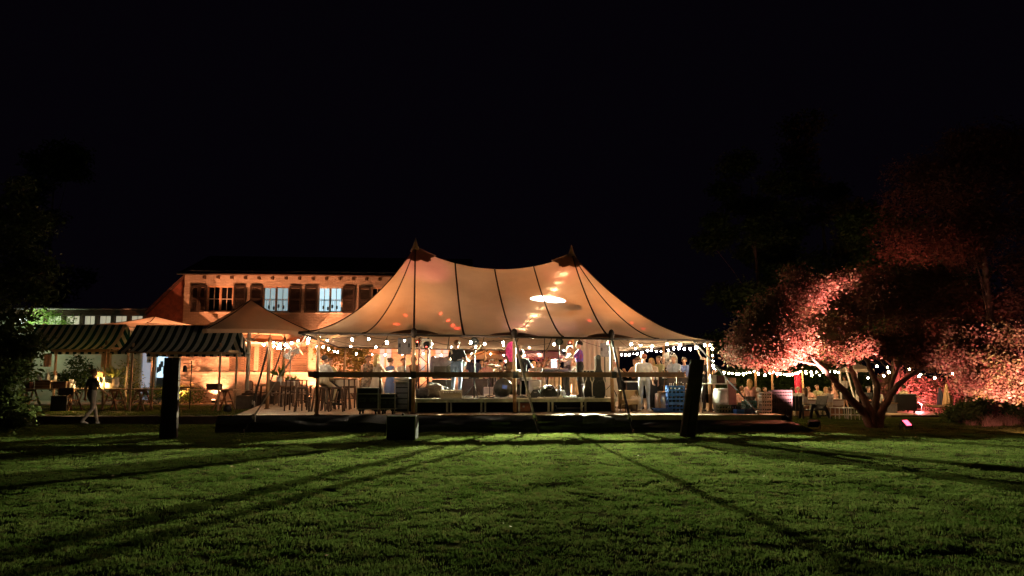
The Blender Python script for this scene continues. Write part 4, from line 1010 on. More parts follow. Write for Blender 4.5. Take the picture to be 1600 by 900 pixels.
# keyboard, tablet, stand
kb3 = thing('keyboard', 'black keyboard on a crossed stand before the keyboard player', 'keyboard', on_stage(868, 24.6), R(12))
m = MB(); m.box((0, 0, .84), (1.0, .3, .09), bev=.012); m.build('body', BLACK, kb3)
m = MB()
for i in range(22): m.box((-.42+.04*i, .07, .892), (.036, .13, .014))
stuff(m.build('key', WHITE, kb3))
m = MB()
for s in (-1, 1): m.bar((s*.3, -.2, .02), (s*.3, .2, .79), .035, .035); m.bar((s*.28, .2, .02), (s*.28, -.2, .79), .035, .035)
m.build('stand', BLACK, kb3)
tb = thing('tablet', 'glowing tablet on a stand beside the keyboard', 'tablet', on_stage(866, 24.2)); m = MB(); m.tube([(0, 0, 0), (0, 0, .95)], .012, 6); m.box((0, 0, .008), (.3, .3, .016)); m.build('stand', BLACK, tb)
m = MB(); m.box((0, 0, 1.06), (.2, .02, .3), M=Matrix.Rotation(R(-20), 4, 'X'), bev=.006); m.build('case', BLACK, tb)
m = MB(); m.box((0, -.015, 1.06), (.18, .008, .27), M=Matrix.Rotation(R(-20), 4, 'X')); m.build('screen', emit_mat('tablet_screen', (.5, .8, 1), 1.3), tb)
# microphone stands
for px, Y, hgt, lab in ((697, 22.6, .95, 'microphone stand left of the guitarist'), (847, 23.3, .9, 'microphone stand right of the middle pole'), (883, 23.2, .7, 'short microphone stand before the keyboard'), (765, 23.1, .7, 'microphone stand left of the bass drum')):
    t = thing('microphone_stand', 'black '+lab, 'microphone stand', on_stage(px, Y), 0, 'microphone stands on the stage'); m = MB(); m.tube([(0, 0, 0), (0, 0, hgt)], .011, 6)
    for k in range(3): a = 2.1*k+.3; m.tube([(0, 0, .08), (.28*math.cos(a), .28*math.sin(a), .005)], .01, 5)
    m.build('stand', BLACK, t); m = MB(); m.tube([(0, 0, hgt), (.32, .25, hgt+.2)], .009, 6); m.build('boom', BLACK, t)
    m = MB(); m.cyl((.32, .25, hgt+.2), (.45, .34, hgt+.23), .016, .022, 8); m.ell((.47, .355, hgt+.235), .03, 8, 6); m.build('microphone', GREYM, t)
# stage clutter: cables, paper, pedals
for i in range(9):
    px = 735+i*22; m = MB(); Y = 22.6+.1*(i % 3); base = Vector(on_stage(px, Y, .012)); pts = []
    for k in range(26):
        a = k*.55+i; rr = .06+.012*k*(1 if i % 2 else .6); pts.append((rr*math.cos(a)+.03*k*(i % 3-1)*.3, rr*.7*math.sin(a), .004*(k % 5)))
    m.tube(pts, .011, 5)
    tag(m.build('cable', [mat('white_cable', (.55, .55, .55), .5, .1, 8), CABLE][i % 3 == 1], None, base), ['loose cable coiled on the stage right of the guitarist', 'cable loop on the stage below the tall box lamp', 'cable on the stage just left of the bass drum', 'cable coil behind the bass drum', 'cable coil under the drummer', 'cable at the foot of the middle pole', 'cable beside the low wedge monitor', 'cable before the tipped wedge monitor', 'cable coil below the round lamp stand'][i], 'cable', 'cables lying on the stage')
for i, (px, Y, w) in enumerate(((730, 22.7, .3), (752, 22.65, .22), (812, 22.9, .26), (880, 22.7, .24), (895, 22.8, .2))):
    boxthing('effects_pedal', ['pedal board at the guitarist\'s feet', 'small pedal box left of the bass drum', 'pedal box behind the middle pole', 'pedal box below the round lamp stand', 'pedal box left of the guitar cases'][i], 'pedal', on_stage(px, Y), (w, .2, .07), [GREYM, WHITE][i % 2], R(10*i), [('switch', BLACK, [((-w*.25, -.03, .075), (.04, .04, .02)), ((w*.25, -.03, .075), (.04, .04, .02))])], 'effects pedals', .01)
cl = lump('clear_bag', 'crumpled pale plastic bag below the round lamp stand', 'bag', on_stage(874, 22.9), (.36, .3, .26), mat('pale_plastic', (.6, .6, .65), .35, .15, 8, .3, 30), 8)
# red toolbox under the stage
boxthing('toolbox', 'brown wooden box tucked under the stage right of the middle pole', 'box', tuple(T(.32, -5.2, DZ)), (.42, .4, .27), mat('red_brown_wood', (.2, .06, .025), .6, .2, 5), TH, [('clasp', GREYM, [((0, -.205, .18), (.06, .014, .05))]), ('lid', mat('red_brown_wood2', (.16, .05, .02), .6, .2, 5), [((0, 0, .276), (.43, .41, .02))])])
bp_ = thing('bent_handle', 'pale bent tube trolley handle under the stage below the round lamp', 'trolley', tuple(T(1.75, -5.3, DZ)), TH); m = MB(); m.tube([(-.42, 0, .2), (-.4, 0, .12), (.4, 0, .12), (.44, 0, .2)], .014, 6); m.build('handle', ALU, bp_); m = MB(); m.box((0, .25, .06), (.8, .5, .04)); m.build('platform', BLACK, bp_)
# ------------------------------------------------------------------ people
SKINM = mat('skin', (.48, .27, .18), .55, .08, 8, .05, 60); SKINT = mat('tanned_skin', (.36, .19, .12), .55, .08, 8, .05, 60)
EYE = mat('eye', (.02, .015, .012), .3, 0); LIP = mat('lip', (.3, .08, .06), .5, 0)
H_DARK = mat('dark_hair', (.025, .015, .01), .6, .3, 20, .4, 60); H_BROWN = mat('brown_hair', (.09, .045, .02), .6, .3, 20, .4, 60)
H_BLOND = mat('blonde_hair', (.42, .27, .1), .55, .3, 20, .4, 60); H_RED = mat('auburn_hair', (.2, .05, .02), .55, .3, 20, .4, 60); H_PINK = mat('pink_hair', (.75, .05, .3), .55, .25, 20, .4, 60); H_GREY = mat('grey_hair', (.3, .27, .24), .6, .3, 20, .4, 60)
C_WHITE = mat('white_shirt', (.5, .48, .45), .85, .06, 6, .3, 25); C_BLACK = mat('black_shirt', (.014, .014, .016), .85, .2, 6, .3, 25); C_NAVY = mat('navy_shirt', (.025, .032, .06), .85, .2, 6, .3, 25)
C_GREY = mat('grey_shirt', (.2, .19, .19), .85, .15, 6, .3, 25); C_LGREY = mat('light_grey_shirt', (.33, .32, .3), .85, .1, 6, .3, 25); C_TROUS = mat('grey_trousers', (.3, .33, .37), .85, .12, 6, .3, 25); C_DTR = mat('dark_trousers', (.025, .022, .02), .85, .2, 6, .3, 25)
C_JEAN = mat('jeans', (.12, .17, .27), .85, .25, 8, .3, 40); C_BEIGE = mat('beige_shirt', (.5, .42, .28), .85, .1, 6, .3, 25); C_OLIVE = mat('olive_shirt', (.32, .33, .18), .85, .1, 6, .3, 25); C_PINK = mat('pink_top', (.55, .3, .26), .85, .1, 6, .3, 25)
C_BLUE = mat('blue_dress', (.13, .2, .45), .7, .1, 4, .2, 20); C_CREAM = mat('champagne_dress', (.42, .33, .25), .6, .08, 4, .2, 20); C_PATT = mat('patterned_dress', (.03, .02, .018), .8, 0, 14, .2, 20, col2=(.45, .35, .25)); C_BROWN = mat('brown_dress', (.12, .06, .03), .8, .2, 6, .2, 25)
C_TIE = mat('dyed_shirt', (.28, .03, .12), .85, 0, 5, .2, 25, col2=(.04, .05, .4)); C_LBLUE = mat('light_blue_shirt', (.32, .38, .44), .85, .08, 6, .3, 25); C_DGREEN = mat('dark_green_shirt', (.03, .045, .03), .85, .2, 6, .3, 25)
SHOE = mat('dark_shoe', (.02, .018, .016), .5, .2, 10); SHOEW = mat('white_shoe', (.65, .63, .6), .6, .06, 10)
PEND = []
def person(label, loc, face=0, h=1.75, top=C_WHITE, bot=C_DTR, skin=SKINM, hair='short', hm=H_DARK, aL=(8, 8, 15), aR=(8, 8, 15), legs='stand', skirt=None, sleeve='short', lean=0, head=0, nod=0, shoe=SHOE, group=None, vox=.019, sleeveless=False, shorts=False, girl=False):
    root = thing('person', label, 'person', loc, R(face), group); s = h/1.75
    W_ = .92 if girl else 1
    caps = []   # p0,p1,r0,r1,mat index   0 skin 1 top 2 bottom 3 shoe
    ML = Matrix.Translation((0, 0, .95)) @ Matrix.Rotation(R(-lean), 4, 'X') @ Matrix.Translation((0, 0, -.95))
    def U(p): return ML @ Vector(p)
    def C(p0, p1, r0, r1, k, up=True):
        a, b = (U(p0), U(p1)) if up else (Vector(p0), Vector(p1)); caps.append((a, b, r0, r1, k))
    tk = 1
    for sx in (-1, 1):
        C((sx*.07*W_, .01, .94), (sx*.075*W_, .01, 1.06), .115, .095, 2 if not skirt else 1)
        C((sx*.065*W_, 0, 1.06), (sx*.085*W_, 0, 1.3), .092*W_, .112*W_, tk)
        C((sx*.085*W_, 0, 1.3), (sx*.11*W_, .005, 1.39), .105*W_, .075, tk)
        C((sx*.03, .01, 1.42), (sx*.16*W_, .01, 1.405), .06, .058, tk)
    if girl:
        for sx in (-1, 1): C((sx*.075, -.06, 1.27), (sx*.075, -.075, 1.26), .07, .06, tk)
    C((0, .012, 1.455), (0, -.01, 1.53), .054*W_, .052, 0); C((0, .012, 1.38), (0, .012, 1.44), .06*W_, .056*W_, 1)
    HM = ML @ Matrix.Translation((0, -.01, 1.53)) @ Matrix.Rotation(R(head), 4, 'Z') @ Matrix.Rotation(R(-nod), 4, 'X')
    def Hh(p): return HM @ Vector(p)
    def CH(p0, p1, r0, r1): caps.append((Hh(p0), Hh(p1), r0, r1, 0))
    CH((0, .02, .12), (0, .005, .13), .088, .085); CH((0, -.02, .1), (0, -.045, .02), .072, .046); CH((0, -.09, .1), (0, -.105, .07), .012, .016)
    for sx in (-1, 1): CH((sx*.082, .01, .09), (sx*.086, .015, .06), .018, .014)
    # arms
    fing = []
    for sx, (fw, out, bend) in ((-1, aL), (1, aR)):
        sh = Vector((sx*.19*W_, .01, 1.4)); f, o = R(fw), R(out)
        d1 = Vector((sx*math.sin(o)*math.cos(f), -math.sin(f), -math.cos(o)*math.cos(f))).normalized(); el = sh+d1*.285
        f2 = f+R(bend); inw = -.35*math.sin(min(R(bend), 1.5)) if bend > 40 else 0
        d2 = Vector((sx*(math.sin(o)*.6+inw), -math.sin(f2), -math.cos(f2))).normalized(); wr = el+d2*.25
        mid = sh.lerp(el, .62)
        if sleeveless: C(sh, el, .05*W_, .04, 0)
        elif sleeve == 'short': C(sh, mid, .057*W_, .052, 1); C(mid, el, .044, .041, 0)
        else: C(sh, el, .057*W_, .047, 1)
        C(el, wr, .043 if sleeve == 'long' else .04, .029, 1 if sleeve == 'long' and not sleeveless else 0)
        C(wr, wr+d2*.085, .027, .036, 0)
        side = d2.cross(Vector((1, 0, 0))*sx).normalized() if abs(d2.x) < .9 else Vector((0, 0, 1))
        pn = d2.cross(side).normalized()
        kn = wr+d2*.085
        for q, (off, ln) in enumerate(((-.026, .07), (-.009, .078), (.009, .074), (.026, .058))):
            a = kn+side*off; b = a+(d2*.8+pn*.35*sx).normalized()*ln*.5; c = b+(d2*.35+pn*.8*sx).normalized()*ln*.55
            fing.append(([U(a), U(b), U(c)], [.0105, .0095, .007]))
        a = wr+d2*.035-side*.025; b = a+(d2*.6-side*.7).normalized()*.04; c = b+(d2*.9-side*.1+pn*.3*sx).normalized()*.032
        fing.append(([U(a), U(b), U(c)], [.013, .011, .008]))
    # legs
    for sx in (-1, 1):
        hp = Vector((sx*.095*W_, .01, .92))
        if legs == 'sit': kn = Vector((sx*.13, -.42, .93)); an = Vector((sx*.13, -.40, .52)); toe = an+Vector((sx*.02, -.16, -.05))
        elif legs == 'perch': kn = Vector((sx*.14, -.36, .72)); an = Vector((sx*.13, -.25, .32)); toe = an+Vector((sx*.02, -.16, -.05))
        elif legs == 'stride':
            st = sx; kn = Vector((sx*.09, -.17 if st > 0 else .02, .5)); an = Vector((sx*.08, -.26 if st > 0 else .3, .09 if st > 0 else .16)); toe = an+Vector((0, -.16, -.05 if st > 0 else -.1))
        elif legs == 'weight': kn = Vector((sx*.1, -.06 if sx < 0 else .0, .5)); an = Vector((sx*.12, .1 if sx < 0 else .05, .09)); toe = an+Vector((sx*.05, -.16, -.055))
        else: kn = Vector((sx*.1, -.02, .5)); an = Vector((sx*.105, .03, .09)); toe = an+Vector((sx*.03, -.16, -.055))
        k1 = 2 if not skirt else 0
        if shorts: C(hp, hp.lerp(kn, .75), .1, .082, 2, False); C(hp.lerp(kn, .7), kn, .065, .055, 0, False)
        else: C(hp, kn, .095, .064, k1, False)
        C(kn, kn.lerp(an, .35), .058 if k1 == 2 else .05, .058 if k1 == 2 else .052, 0 if shorts or skirt else 2, False); C(kn.lerp(an, .35), an, .056 if k1 == 2 else .05, .05 if (k1 == 2 and not shorts) else .034, 0 if shorts or skirt else 2, False)
        C(an+Vector((0, .03, -.04)), toe, .044, .036, 3, False)
    # closed capsules -> one continuous skin by voxel remesh
    m = MB()
    for a, b, r0, r1, k in caps:
        d = b-a; L_ = d.length; z = d.normalized() if L_ > 1e-5 else Vector((0, 0, 1)); Mq = z.to_track_quat('Z', 'Y').to_matrix().to_4x4()
        m.lathe([(0, -r0), (r0*.7, -r0*.7), (r0, 0), (r1, L_), (r1*.7, L_+r1*.7), (0, L_+r1)], a, 10, Mq)
    me = bpy.data.meshes.new('body'); me.from_pydata([tuple(v) for v in m.v], [], m.f)
    tmp = bpy.data.objects.new('body_tmp', me); COL.objects.link(tmp)
    md = tmp.modifiers.new('r', 'REMESH'); md.mode = 'VOXEL'; md.voxel_size = vox; md.use_smooth_shade = True
    md2 = tmp.modifiers.new('s', 'SMOOTH'); md2.factor = .5; md2.iterations = 2
    PEND.append((root, tmp, caps, [skin, top, bot, shoe, EYE, LIP], fing, HM, s))
    # hair
    if hair:
        hb = MB()
        long_ = hair in ('long', 'big'); rad = (.1, .112, .1)
        def hf(u, v):
            a = 6.283*u; lim = -.25+.6*max(0, -math.sin(a))-.5*max(0, math.sin(a))**2
            e = lim+(math.pi/2-lim)*v; n_ = 1+.05*mnoise.noise(Vector((math.cos(a)*3, math.sin(a)*3, e*4)))
            return Hh((rad[0]*math.cos(e)*math.cos(a)*n_, .018+rad[1]*math.cos(e)*math.sin(a)*n_, .125+rad[2]*math.sin(e)*n_))
        hb.grid(hf, 20, 7)
        if long_:
            ln = .34 if hair == 'long' else .6; wd = .105 if hair == 'long' else .17
            def lf(u, v):
                a = 6.283*u; w_ = wd*(.85+.3*math.sin(math.pi*min(1, v*1.1)))*(1-.55*v**3)*min(1, (v*5+.02))**.5; n_ = 1+.1*mnoise.noise(Vector((math.cos(a)*4, math.sin(a)*4, v*3)))
                return Hh((w_*math.cos(a)*n_, .07+(.055+.03*(hair == 'big'))*math.sin(a)*n_+.02*v, .17+.04*(hair == 'big')-ln*v))
            hb.grid(lf, 20, 8)
            if hair == 'big': hb.ell(Hh((0, .03, .13)), (.15, .14, .14), 16, 10)
        if hair == 'bun': hb.ell(Hh((0, .12, .17)), .05, 8, 6)
        if hair == 'beard': hb.ell(Hh((0, -.055, .015)), (.06, .045, .045), 10, 7)
        hb.build('hair', hm, root)
    if skirt:   # (length, flare)
        sk_ = MB(); ln, fl = skirt
        def sf(u, v):
            a = 6.283*u; fold = 1+.07*v*math.sin(a*9)+.04*v*math.sin(a*5+1)
            rx = (.135+.05*min(1, v*3)+fl*v)*fold; ry = (.11+.05*min(1, v*3)+fl*v*.85)*fold
            p = (rx*math.cos(a), ry*math.sin(a)+.01, 1.1-ln*v)
            return U(p) if v < .1 else Vector(p)
        sk_.grid(sf, 54, 14); sk_.build('skirt', top, root)
    root.scale = (s, s, s)
    return root
def finish_people():
    dg = bpy.context.evaluated_depsgraph_get(); dg.update()
    for root, tmp, caps, mats_, fing, HM, s in PEND:
        ev = tmp.evaluated_get(dg); me = ev.to_mesh()
        n = len(me.vertices); co = np.empty(n*3); me.vertices.foreach_get('co', co); co = co.reshape(-1, 3)
        fs = [tuple(p.vertices) for p in me.polygons]; ev.to_mesh_clear()
        fc = np.array([co[list(f)].mean(0) for f in fs])
        best = np.full(len(fs), 1e9); idx = np.zeros(len(fs), int)
        for a, b, r0, r1, k in caps:
            a = np.array(a); d = np.array(b)-a; t = np.clip(((fc-a)@d)/max(d@d, 1e-9), 0, 1)
            q = np.linalg.norm(fc-(a+t[:, None]*d), axis=1)-(r0+(r1-r0)*t); u = q < best; best[u] = q[u]; idx[u] = k
        b = MB(); b.v = [tuple(c) for c in co]; b.f = fs; b.m = [int(i) for i in idx]; b.sm = [True]*len(fs); b.mi = 0
        for pts, rs in fing: b.tube(pts, rs, 6)
        b.mi = 4
        for sx in (-1, 1): b.ell(HM @ Vector((sx*.033, -.084, .115)), (.013, .009, .008), 6, 4)
        b.mi = 5; b.ell(HM @ Vector((0, -.088, .038)), (.024, .008, .007), 6, 4)
        b.build('body', mats_, root)
        bpy.data.objects.remove(tmp, do_unlink=True)
def pd(px, Y, z=DZ): return (PX(px, Y, z), Y, z)
SIT = -.46   # a seated figure: pelvis .92 -> seat .46
# band
person('guitarist in dark shirt and jeans on the left of the stage, back turned', pd(713, 23.0, SZ), 165, 1.78, C_BLACK, C_JEAN, hm=H_BROWN, aL=(25, 18, 60), aR=(25, 22, 70), legs='weight')
person('musician with big pink hair seen from behind at the middle of the stage', pd(799, 24.0, SZ), 175, 1.72, C_BROWN, C_DTR, hair='big', hm=H_PINK, aL=(30, 20, 60), aR=(30, 20, 60), girl=True, skirt=(.7, .12))
person('drummer in a black T-shirt hunched over the kit behind the middle pole', pd(815, 24.1, SZ-.24), 170, 1.76, C_BLACK, C_DTR, hm=H_DARK, aL=(20, 32, 55), aR=(20, 32, 55), legs='perch', lean=10)
person('keyboard player in a grey shirt facing left over the keys', pd(886, 24.9, SZ-.04), -75, 1.72, C_GREY, C_DTR, hm=H_BROWN, aL=(40, 10, 50), aR=(40, 10, 50), lean=8)
person('musician in a red and blue dyed shirt on the right of the stage', pd(906, 23.6, SZ), -110, 1.78, C_TIE, C_DTR, hm=H_DARK, aL=(35, 14, 55), aR=(35, 10, 60), legs='weight')
# guests on the deck, left
person('man in a white shirt with dark hair seated on a stool at the left', pd(505, 23.6, DZ-.05), 150, 1.8, C_WHITE, C_BEIGE, hm=H_DARK, aL=(30, 14, 50), aR=(30, 10, 60), legs='perch', sleeve='long')
person('dark haired guest right behind the man in white on the stool', pd(513.5, 24.5, DZ-.1), 60, 1.78, C_OLIVE, C_DTR, hm=H_BROWN, aL=(30, 14, 60), aR=(30, 10, 60), legs='perch')
person('woman in a black and pale patterned dress beside the golden plant', pd(573, 24.2), 35, 1.76, C_PATT, hair='bun', hm=H_BROWN, skirt=(.62, .06), aL=(20, 14, 80), aR=(10, 10, 40), sleeveless=True, girl=True)
person('blonde woman in a long champagne dress behind the flight cases', pd(588, 23.6), 130, 1.78, C_CREAM, hair='long', hm=H_BLOND, skirt=(1.04, .16), aL=(40, 10, 60), aR=(55, 10, 45), sleeveless=True, girl=True)
person('woman in a long blue dress with her hair up, left of the loudspeaker', pd(609, 24.0), 150, 1.68, C_BLUE, hair='bun', hm=H_BROWN, skirt=(1.0, .07), aL=(20, 18, 85), aR=(25, 15, 90), sleeveless=True, girl=True)
person('guest in a pale shirt half hidden behind the pole loudspeaker', pd(629, 26.0), 40, 1.72, C_WHITE, C_DTR, hm=H_BROWN)
person('guest in a brown jacket behind the left front pole', pd(645, 26.3), -40, 1.78, C_BROWN, C_DTR, hm=H_DARK, sleeve='long')
person('bearded man in a navy shirt standing behind the dark box table', pd(740, 26.2, DZ+.05), 0, 1.8, C_NAVY, C_DTR, hm=H_BROWN, hair='beard', aL=(20, 12, 60), aR=(20, 12, 60))
person('woman with glasses in a red top beside the man in the navy shirt', pd(761, 26.4, DZ), -15, 1.66, C_PINK, C_DTR, hair='long', hm=H_BROWN, girl=True, aL=(30, 12, 80), aR=(30, 12, 70))
person('guest with light hair behind the woman in the red top', pd(768.5, 27.5, DZ), 10, 1.72, C_BEIGE, C_DTR, hm=H_GREY)
person('guest holding up a lit phone left of the pink haired musician', pd(784, 28.0, DZ), -5, 1.66, C_BROWN, C_DTR, hair='long', hm=H_DARK, girl=True, aL=(50, 5, 70), aR=(50, 5, 70))
for i, (px, Y, hh_, tp, hr, hm_, lab) in enumerate(((843, 26.8, 1.6, C_PINK, 'long', H_BROWN, 'woman in a pink top clapping right of the drummer'), (851, 26.2, 1.66, C_CREAM, 'long', H_RED, 'auburn haired woman in cream clapping before the stage'), (859, 27.2, 1.7, C_PINK, 'short', H_BROWN, 'guest in pink with short hair behind the clapping woman'), (871, 28.2, 1.68, C_BEIGE, 'long', H_BLOND, 'blonde guest in beige behind the glowing tablet'), (893, 27.6, 1.74, C_WHITE, 'short', H_BROWN, 'guest in white behind the keyboard player'))):
    person(lab, pd(px, Y), (-12, 8, 15, -5, 0)[i], hh_, tp, C_BEIGE, hair=hr, hm=hm_, girl=hr == 'long', aL=(40, 5, 85), aR=(40, 5, 85), sleeveless=hr == 'long')
for px, Y, hh_, tp, hr, hm_, fc, lab in ((727, 28.4, 1.76, C_WHITE, 'short', H_DARK, 20, 'guest in white in the back row left of the man in navy'), (753, 29.2, 1.72, C_GREY, 'short', H_BROWN, -10, 'guest in grey in the back row behind the man in navy'), (776, 30.0, 1.74, C_BEIGE, 'short', H_BLOND, 5, 'fair haired guest in beige in the back row under the orange parasol'), (834, 28.8, 1.66, C_PINK, 'long', H_BLOND, 0, 'blonde guest in pink in the back row right of the drummer'), (865, 29.8, 1.78, C_LBLUE, 'short', H_DARK, -8, 'tall guest in light blue in the back row under the pink parasol'), (899, 29.4, 1.7, C_CREAM, 'long', H_BROWN, -20, 'brown haired guest in cream in the back row behind the keyboards')):
    person(lab, pd(px, Y), fc, hh_, tp, C_BEIGE, hair=hr, hm=hm_, girl=hr == 'long', aL=(35, 6, 80), aR=(30, 10, 60), vox=.022)
# guests at the right
person('man in a light shirt and grey trousers standing alone with his back turned', pd(1007.5, 23.3), 165, 1.8, C_LGREY, C_TROUS, hm=H_RED, aL=(5, 8, 20), aR=(10, 8, 70), legs='weight', shoe=SHOEW, lean=3)
person('woman in a white blouse leaning on the table behind the right end pole', pd(971, 25.2, DZ), 60, 1.7, C_WHITE, C_DTR, hair='long', hm=H_BROWN, lean=22, aL=(30, 10, 20), aR=(30, 10, 20), girl=True)
person('red haired woman in a pale top laughing behind the dark table', pd(994, 25.4, DZ), -50, 1.68, C_CREAM, C_DTR, hair='long', hm=H_RED, girl=True, aL=(40, 8, 80), aR=(30, 8, 80))
person('man in a grey T-shirt behind the man in the light shirt', pd(999.5, 24.9, DZ), 80, 1.74, C_GREY, C_DTR, hm=H_BROWN, aL=(30, 8, 60), aR=(30, 8, 60))
person('blonde smiling woman in a cream top at the bar', pd(1019.5, 25.2, DZ), -20, 1.7, C_CREAM, C_DTR, hair='long', hm=H_BLOND, girl=True)
person('man in an olive shirt looking left at the bar', pd(1031, 25.3, DZ), -55, 1.78, C_OLIVE, C_DTR, hm=H_BROWN, aL=(25, 10, 70), aR=(20, 8, 60))
person('man in a white shirt with grey hair before the fan at the bar', pd(1055, 25.0, DZ), -45, 1.8, C_LBLUE, C_DTR, hm=H_GREY, aL=(25, 10, 60), aR=(15, 10, 40))
person('guest in a blue top seen left of the leaning post', pd(1071, 25.6, DZ), -20, 1.74, C_BLUE, C_DTR, hm=H_DARK)
person('barman in black bending over the drinks table beside the leaning post', pd(1106, 23.4, DZ), 10, 1.74, C_BLACK, C_DTR, hm=H_BROWN, aL=(35, 10, 40), aR=(35, 6, 55), lean=14, nod=24)
# garden on the right (ground falls a little)
def gz(x, y): return lawn_h2(x, y)
def pg(px, Y, dz=0): z = -.2; x = PX(px, Y, z); return (x, Y, lawn_h2(x, Y)+dz)
def lawn_h2(x, y): return lawn_h(x, y)
CH = -.46
person('blonde woman with her back turned seated beside the stacked crates', pg(1174, 27.5, -.27), 165, 1.72, C_PINK, C_DTR, hair='long', hm=H_BLOND, legs='perch', girl=True, sleeveless=True)
person('person in pale clothes seated left of the blonde woman', pg(1161, 29, CH), 150, 1.7, C_PINK, C_DTR, hair='short', hm=H_BROWN, legs='sit')
gl = [(1187, 31, 'short', H_GREY, C_WHITE, 'grey haired guest in white behind the stacked crates'), (1199, 33, 'short', H_BROWN, C_PINK, 'guest seated just above the tall black crates'), (1241, 33.2, 'short', H_DARK, C_WHITE, 'dark haired guest in white at the left end of the garden table'), (1250, 35.5, 'short', H_GREY, C_WHITE, 'guest in white behind the left end of the garden table'), (1257, 33.0, 'long', H_BROWN, C_WHITE, 'long haired guest in white leaning on the garden table'), (1266, 35.4, 'long', H_RED, C_PINK, 'auburn guest at the far side of the garden table'), (1280, 35.8, 'short', H_BROWN, C_OLIVE, 'guest in olive facing us at the far side of the garden table'), (1291, 34.0, 'long', H_BLOND, C_BEIGE, 'blonde guest bending at the right end of the garden table'), (1296, 33.0, 'short', H_BROWN, C_WHITE, 'guest in white at the right end of the garden table')]
for i, (px, Y, hr, hm_, tp, lab) in enumerate(gl):
    x, y, z = pg(px, Y, CH)
    person(lab, (x, y, z), [160, 20, 140, 10, -150, 0, 5, -40, 200][i], 1.74 if i != 6 else 1.8, tp, C_BEIGE, hair=hr, hm=hm_, legs='sit', girl=hr == 'long', aL=(35, 8, 60), aR=(35, 8, 60), lean=8, vox=.024)
person('man in a white shirt and dark shorts standing behind the maple stems', pg(1321, 38.5), 200, 1.82, C_WHITE, C_DTR, hm=H_DARK, aL=(15, 10, 60), aR=(10, 8, 30), legs='weight', shorts=True, vox=.022, lean=4)
person('woman in a long pink dress standing beside the man in white', pg(1305, 38.5), 60, 1.72, C_PINK, hair='long', hm=H_BROWN, skirt=(.95, .1), girl=True, sleeveless=True, vox=.022)
person('guest in black and white seated under the tree before the magenta curtain', pg(1359, 33.8, CH), 5, 1.76, C_BLACK, C_DTR, hm=H_DARK, legs='sit', vox=.022, aL=(25, 10, 60), aR=(25, 10, 60))
person('guest seated low at the foot of the magenta curtain', pg(1374, 35.5, CH), -20, 1.66, C_WHITE, C_DTR, hair='long', hm=H_BROWN, legs='sit', vox=.024, girl=True)
person('dark haired guest seated in the black armchair facing the hedge', pg(1414, 35.2, CH+.03), 180, 1.74, C_BEIGE, C_DTR, hm=H_DARK, legs='sit', vox=.024)
# walker on the left lawn (caught blurred in the photograph, built at rest)
wx = PX(141, 24.1, 0)
person('walker in a dark top and pale grey trousers crossing the lawn at the left', (wx, 24.1, lawn_h(wx, 24.1)), 150, 1.78, mat('dark_brown_shirt', (.12, .1, .08), .85, .2, 6), mat('pale_trousers', (.5, .46, .4), .85, .12, 6, .3, 25), hm=H_BROWN, aL=(20, 10, 35), aR=(-15, 10, 20), legs='stride', shoe=SHOEW)
finish_people()
# guitar held by the guitarist
gt_ = thing('electric_guitar', 'pale blue electric guitar held by the guitarist in the dark shirt', 'guitar', (PX(718.5, 22.9, 2.0), 23.12, 1.92), R(-15))
ol = [(-.2, -.02), (-.17, .12), (-.08, .14), (0, .09), (.1, .13), (.17, .08), (.13, .02), (.17, -.08), (.1, -.13), (0, -.1), (-.1, -.15), (-.19, -.11)]
MG = Matrix.Rotation(R(-40), 4, 'Y')
m = MB(); m.prism(ol, .045, MG); m.build('body', mat('guitar_blue', (.45, .6, .65), .25, .08, 5), gt_)
m = MB(); a = MG @ Vector((.13, .01, 0)); b = MG @ Vector((.72, .01, .0)); m.bar(a, b, .05, .025); m.build('neck', POLEW, gt_)
m = MB(); m.bar(b, MG @ Vector((.88, .01, .02)), .08, .02); m.build('headstock', POLEW, gt_)
m = MB(); m.bar(MG @ Vector((-.2, .03, 0)), (-.2, -.32, .46), .06, .008); m.bar((-.2, -.32, .46), (.02, .05, .52), .06, .008); m.build('strap', STRAP, gt_)
# ------------------------------------------------------------------ deck furniture at the left
def stool(label, loc, rz=0, proto=[None]):
    if proto[0] is not None: return dup(proto[0], loc, rz, label)
    t = thing('bar_stool', label, 'stool', loc, rz, 'metal bar stools on the deck'); H = .76
    m = MB(); m.box((0, 0, H-.012), (.31, .31, .024), bev=.01); m.box((0, 0, H-.045), (.29, .29, .04)); m.build('seat', IRON, t)
    for sx in (-1, 1):
        for sy in (-1, 1):
            m = MB(); m.bar((sx*.13, sy*.13, H-.03), (sx*.215, sy*.215, 0), .045, .03); m.build('leg', IRON, t)
    m = MB()
    for s in (-1, 1): m.bar((s*.18, -.18, .3), (s*.18, .18, .3), .025, .012); m.bar((-.18, s*.18, .34), (.18, s*.18, .34), .025, .012)
    m.build('footrest', IRON, t); proto[0] = t; return t
for px, Y, rz, lab in ((472, 23.1, .2, 'leftmost metal bar stool, left of the corner pole'), (500, 23.1, .5, 'metal bar stool just right of the corner pole'), (526, 23.2, .1, 'metal bar stool in front of the seated man, third from the left'), (513, 24.6, .3, 'metal bar stool behind, between the second and third stools'), (535, 24.9, .6, 'metal bar stool right of the seated man'), (548, 25.0, .2, 'rightmost metal bar stool beside the small table'), (505, 23.75, 0, 'metal bar stool the man in white sits on')):
    stool(lab, pd(px, Y), rz)
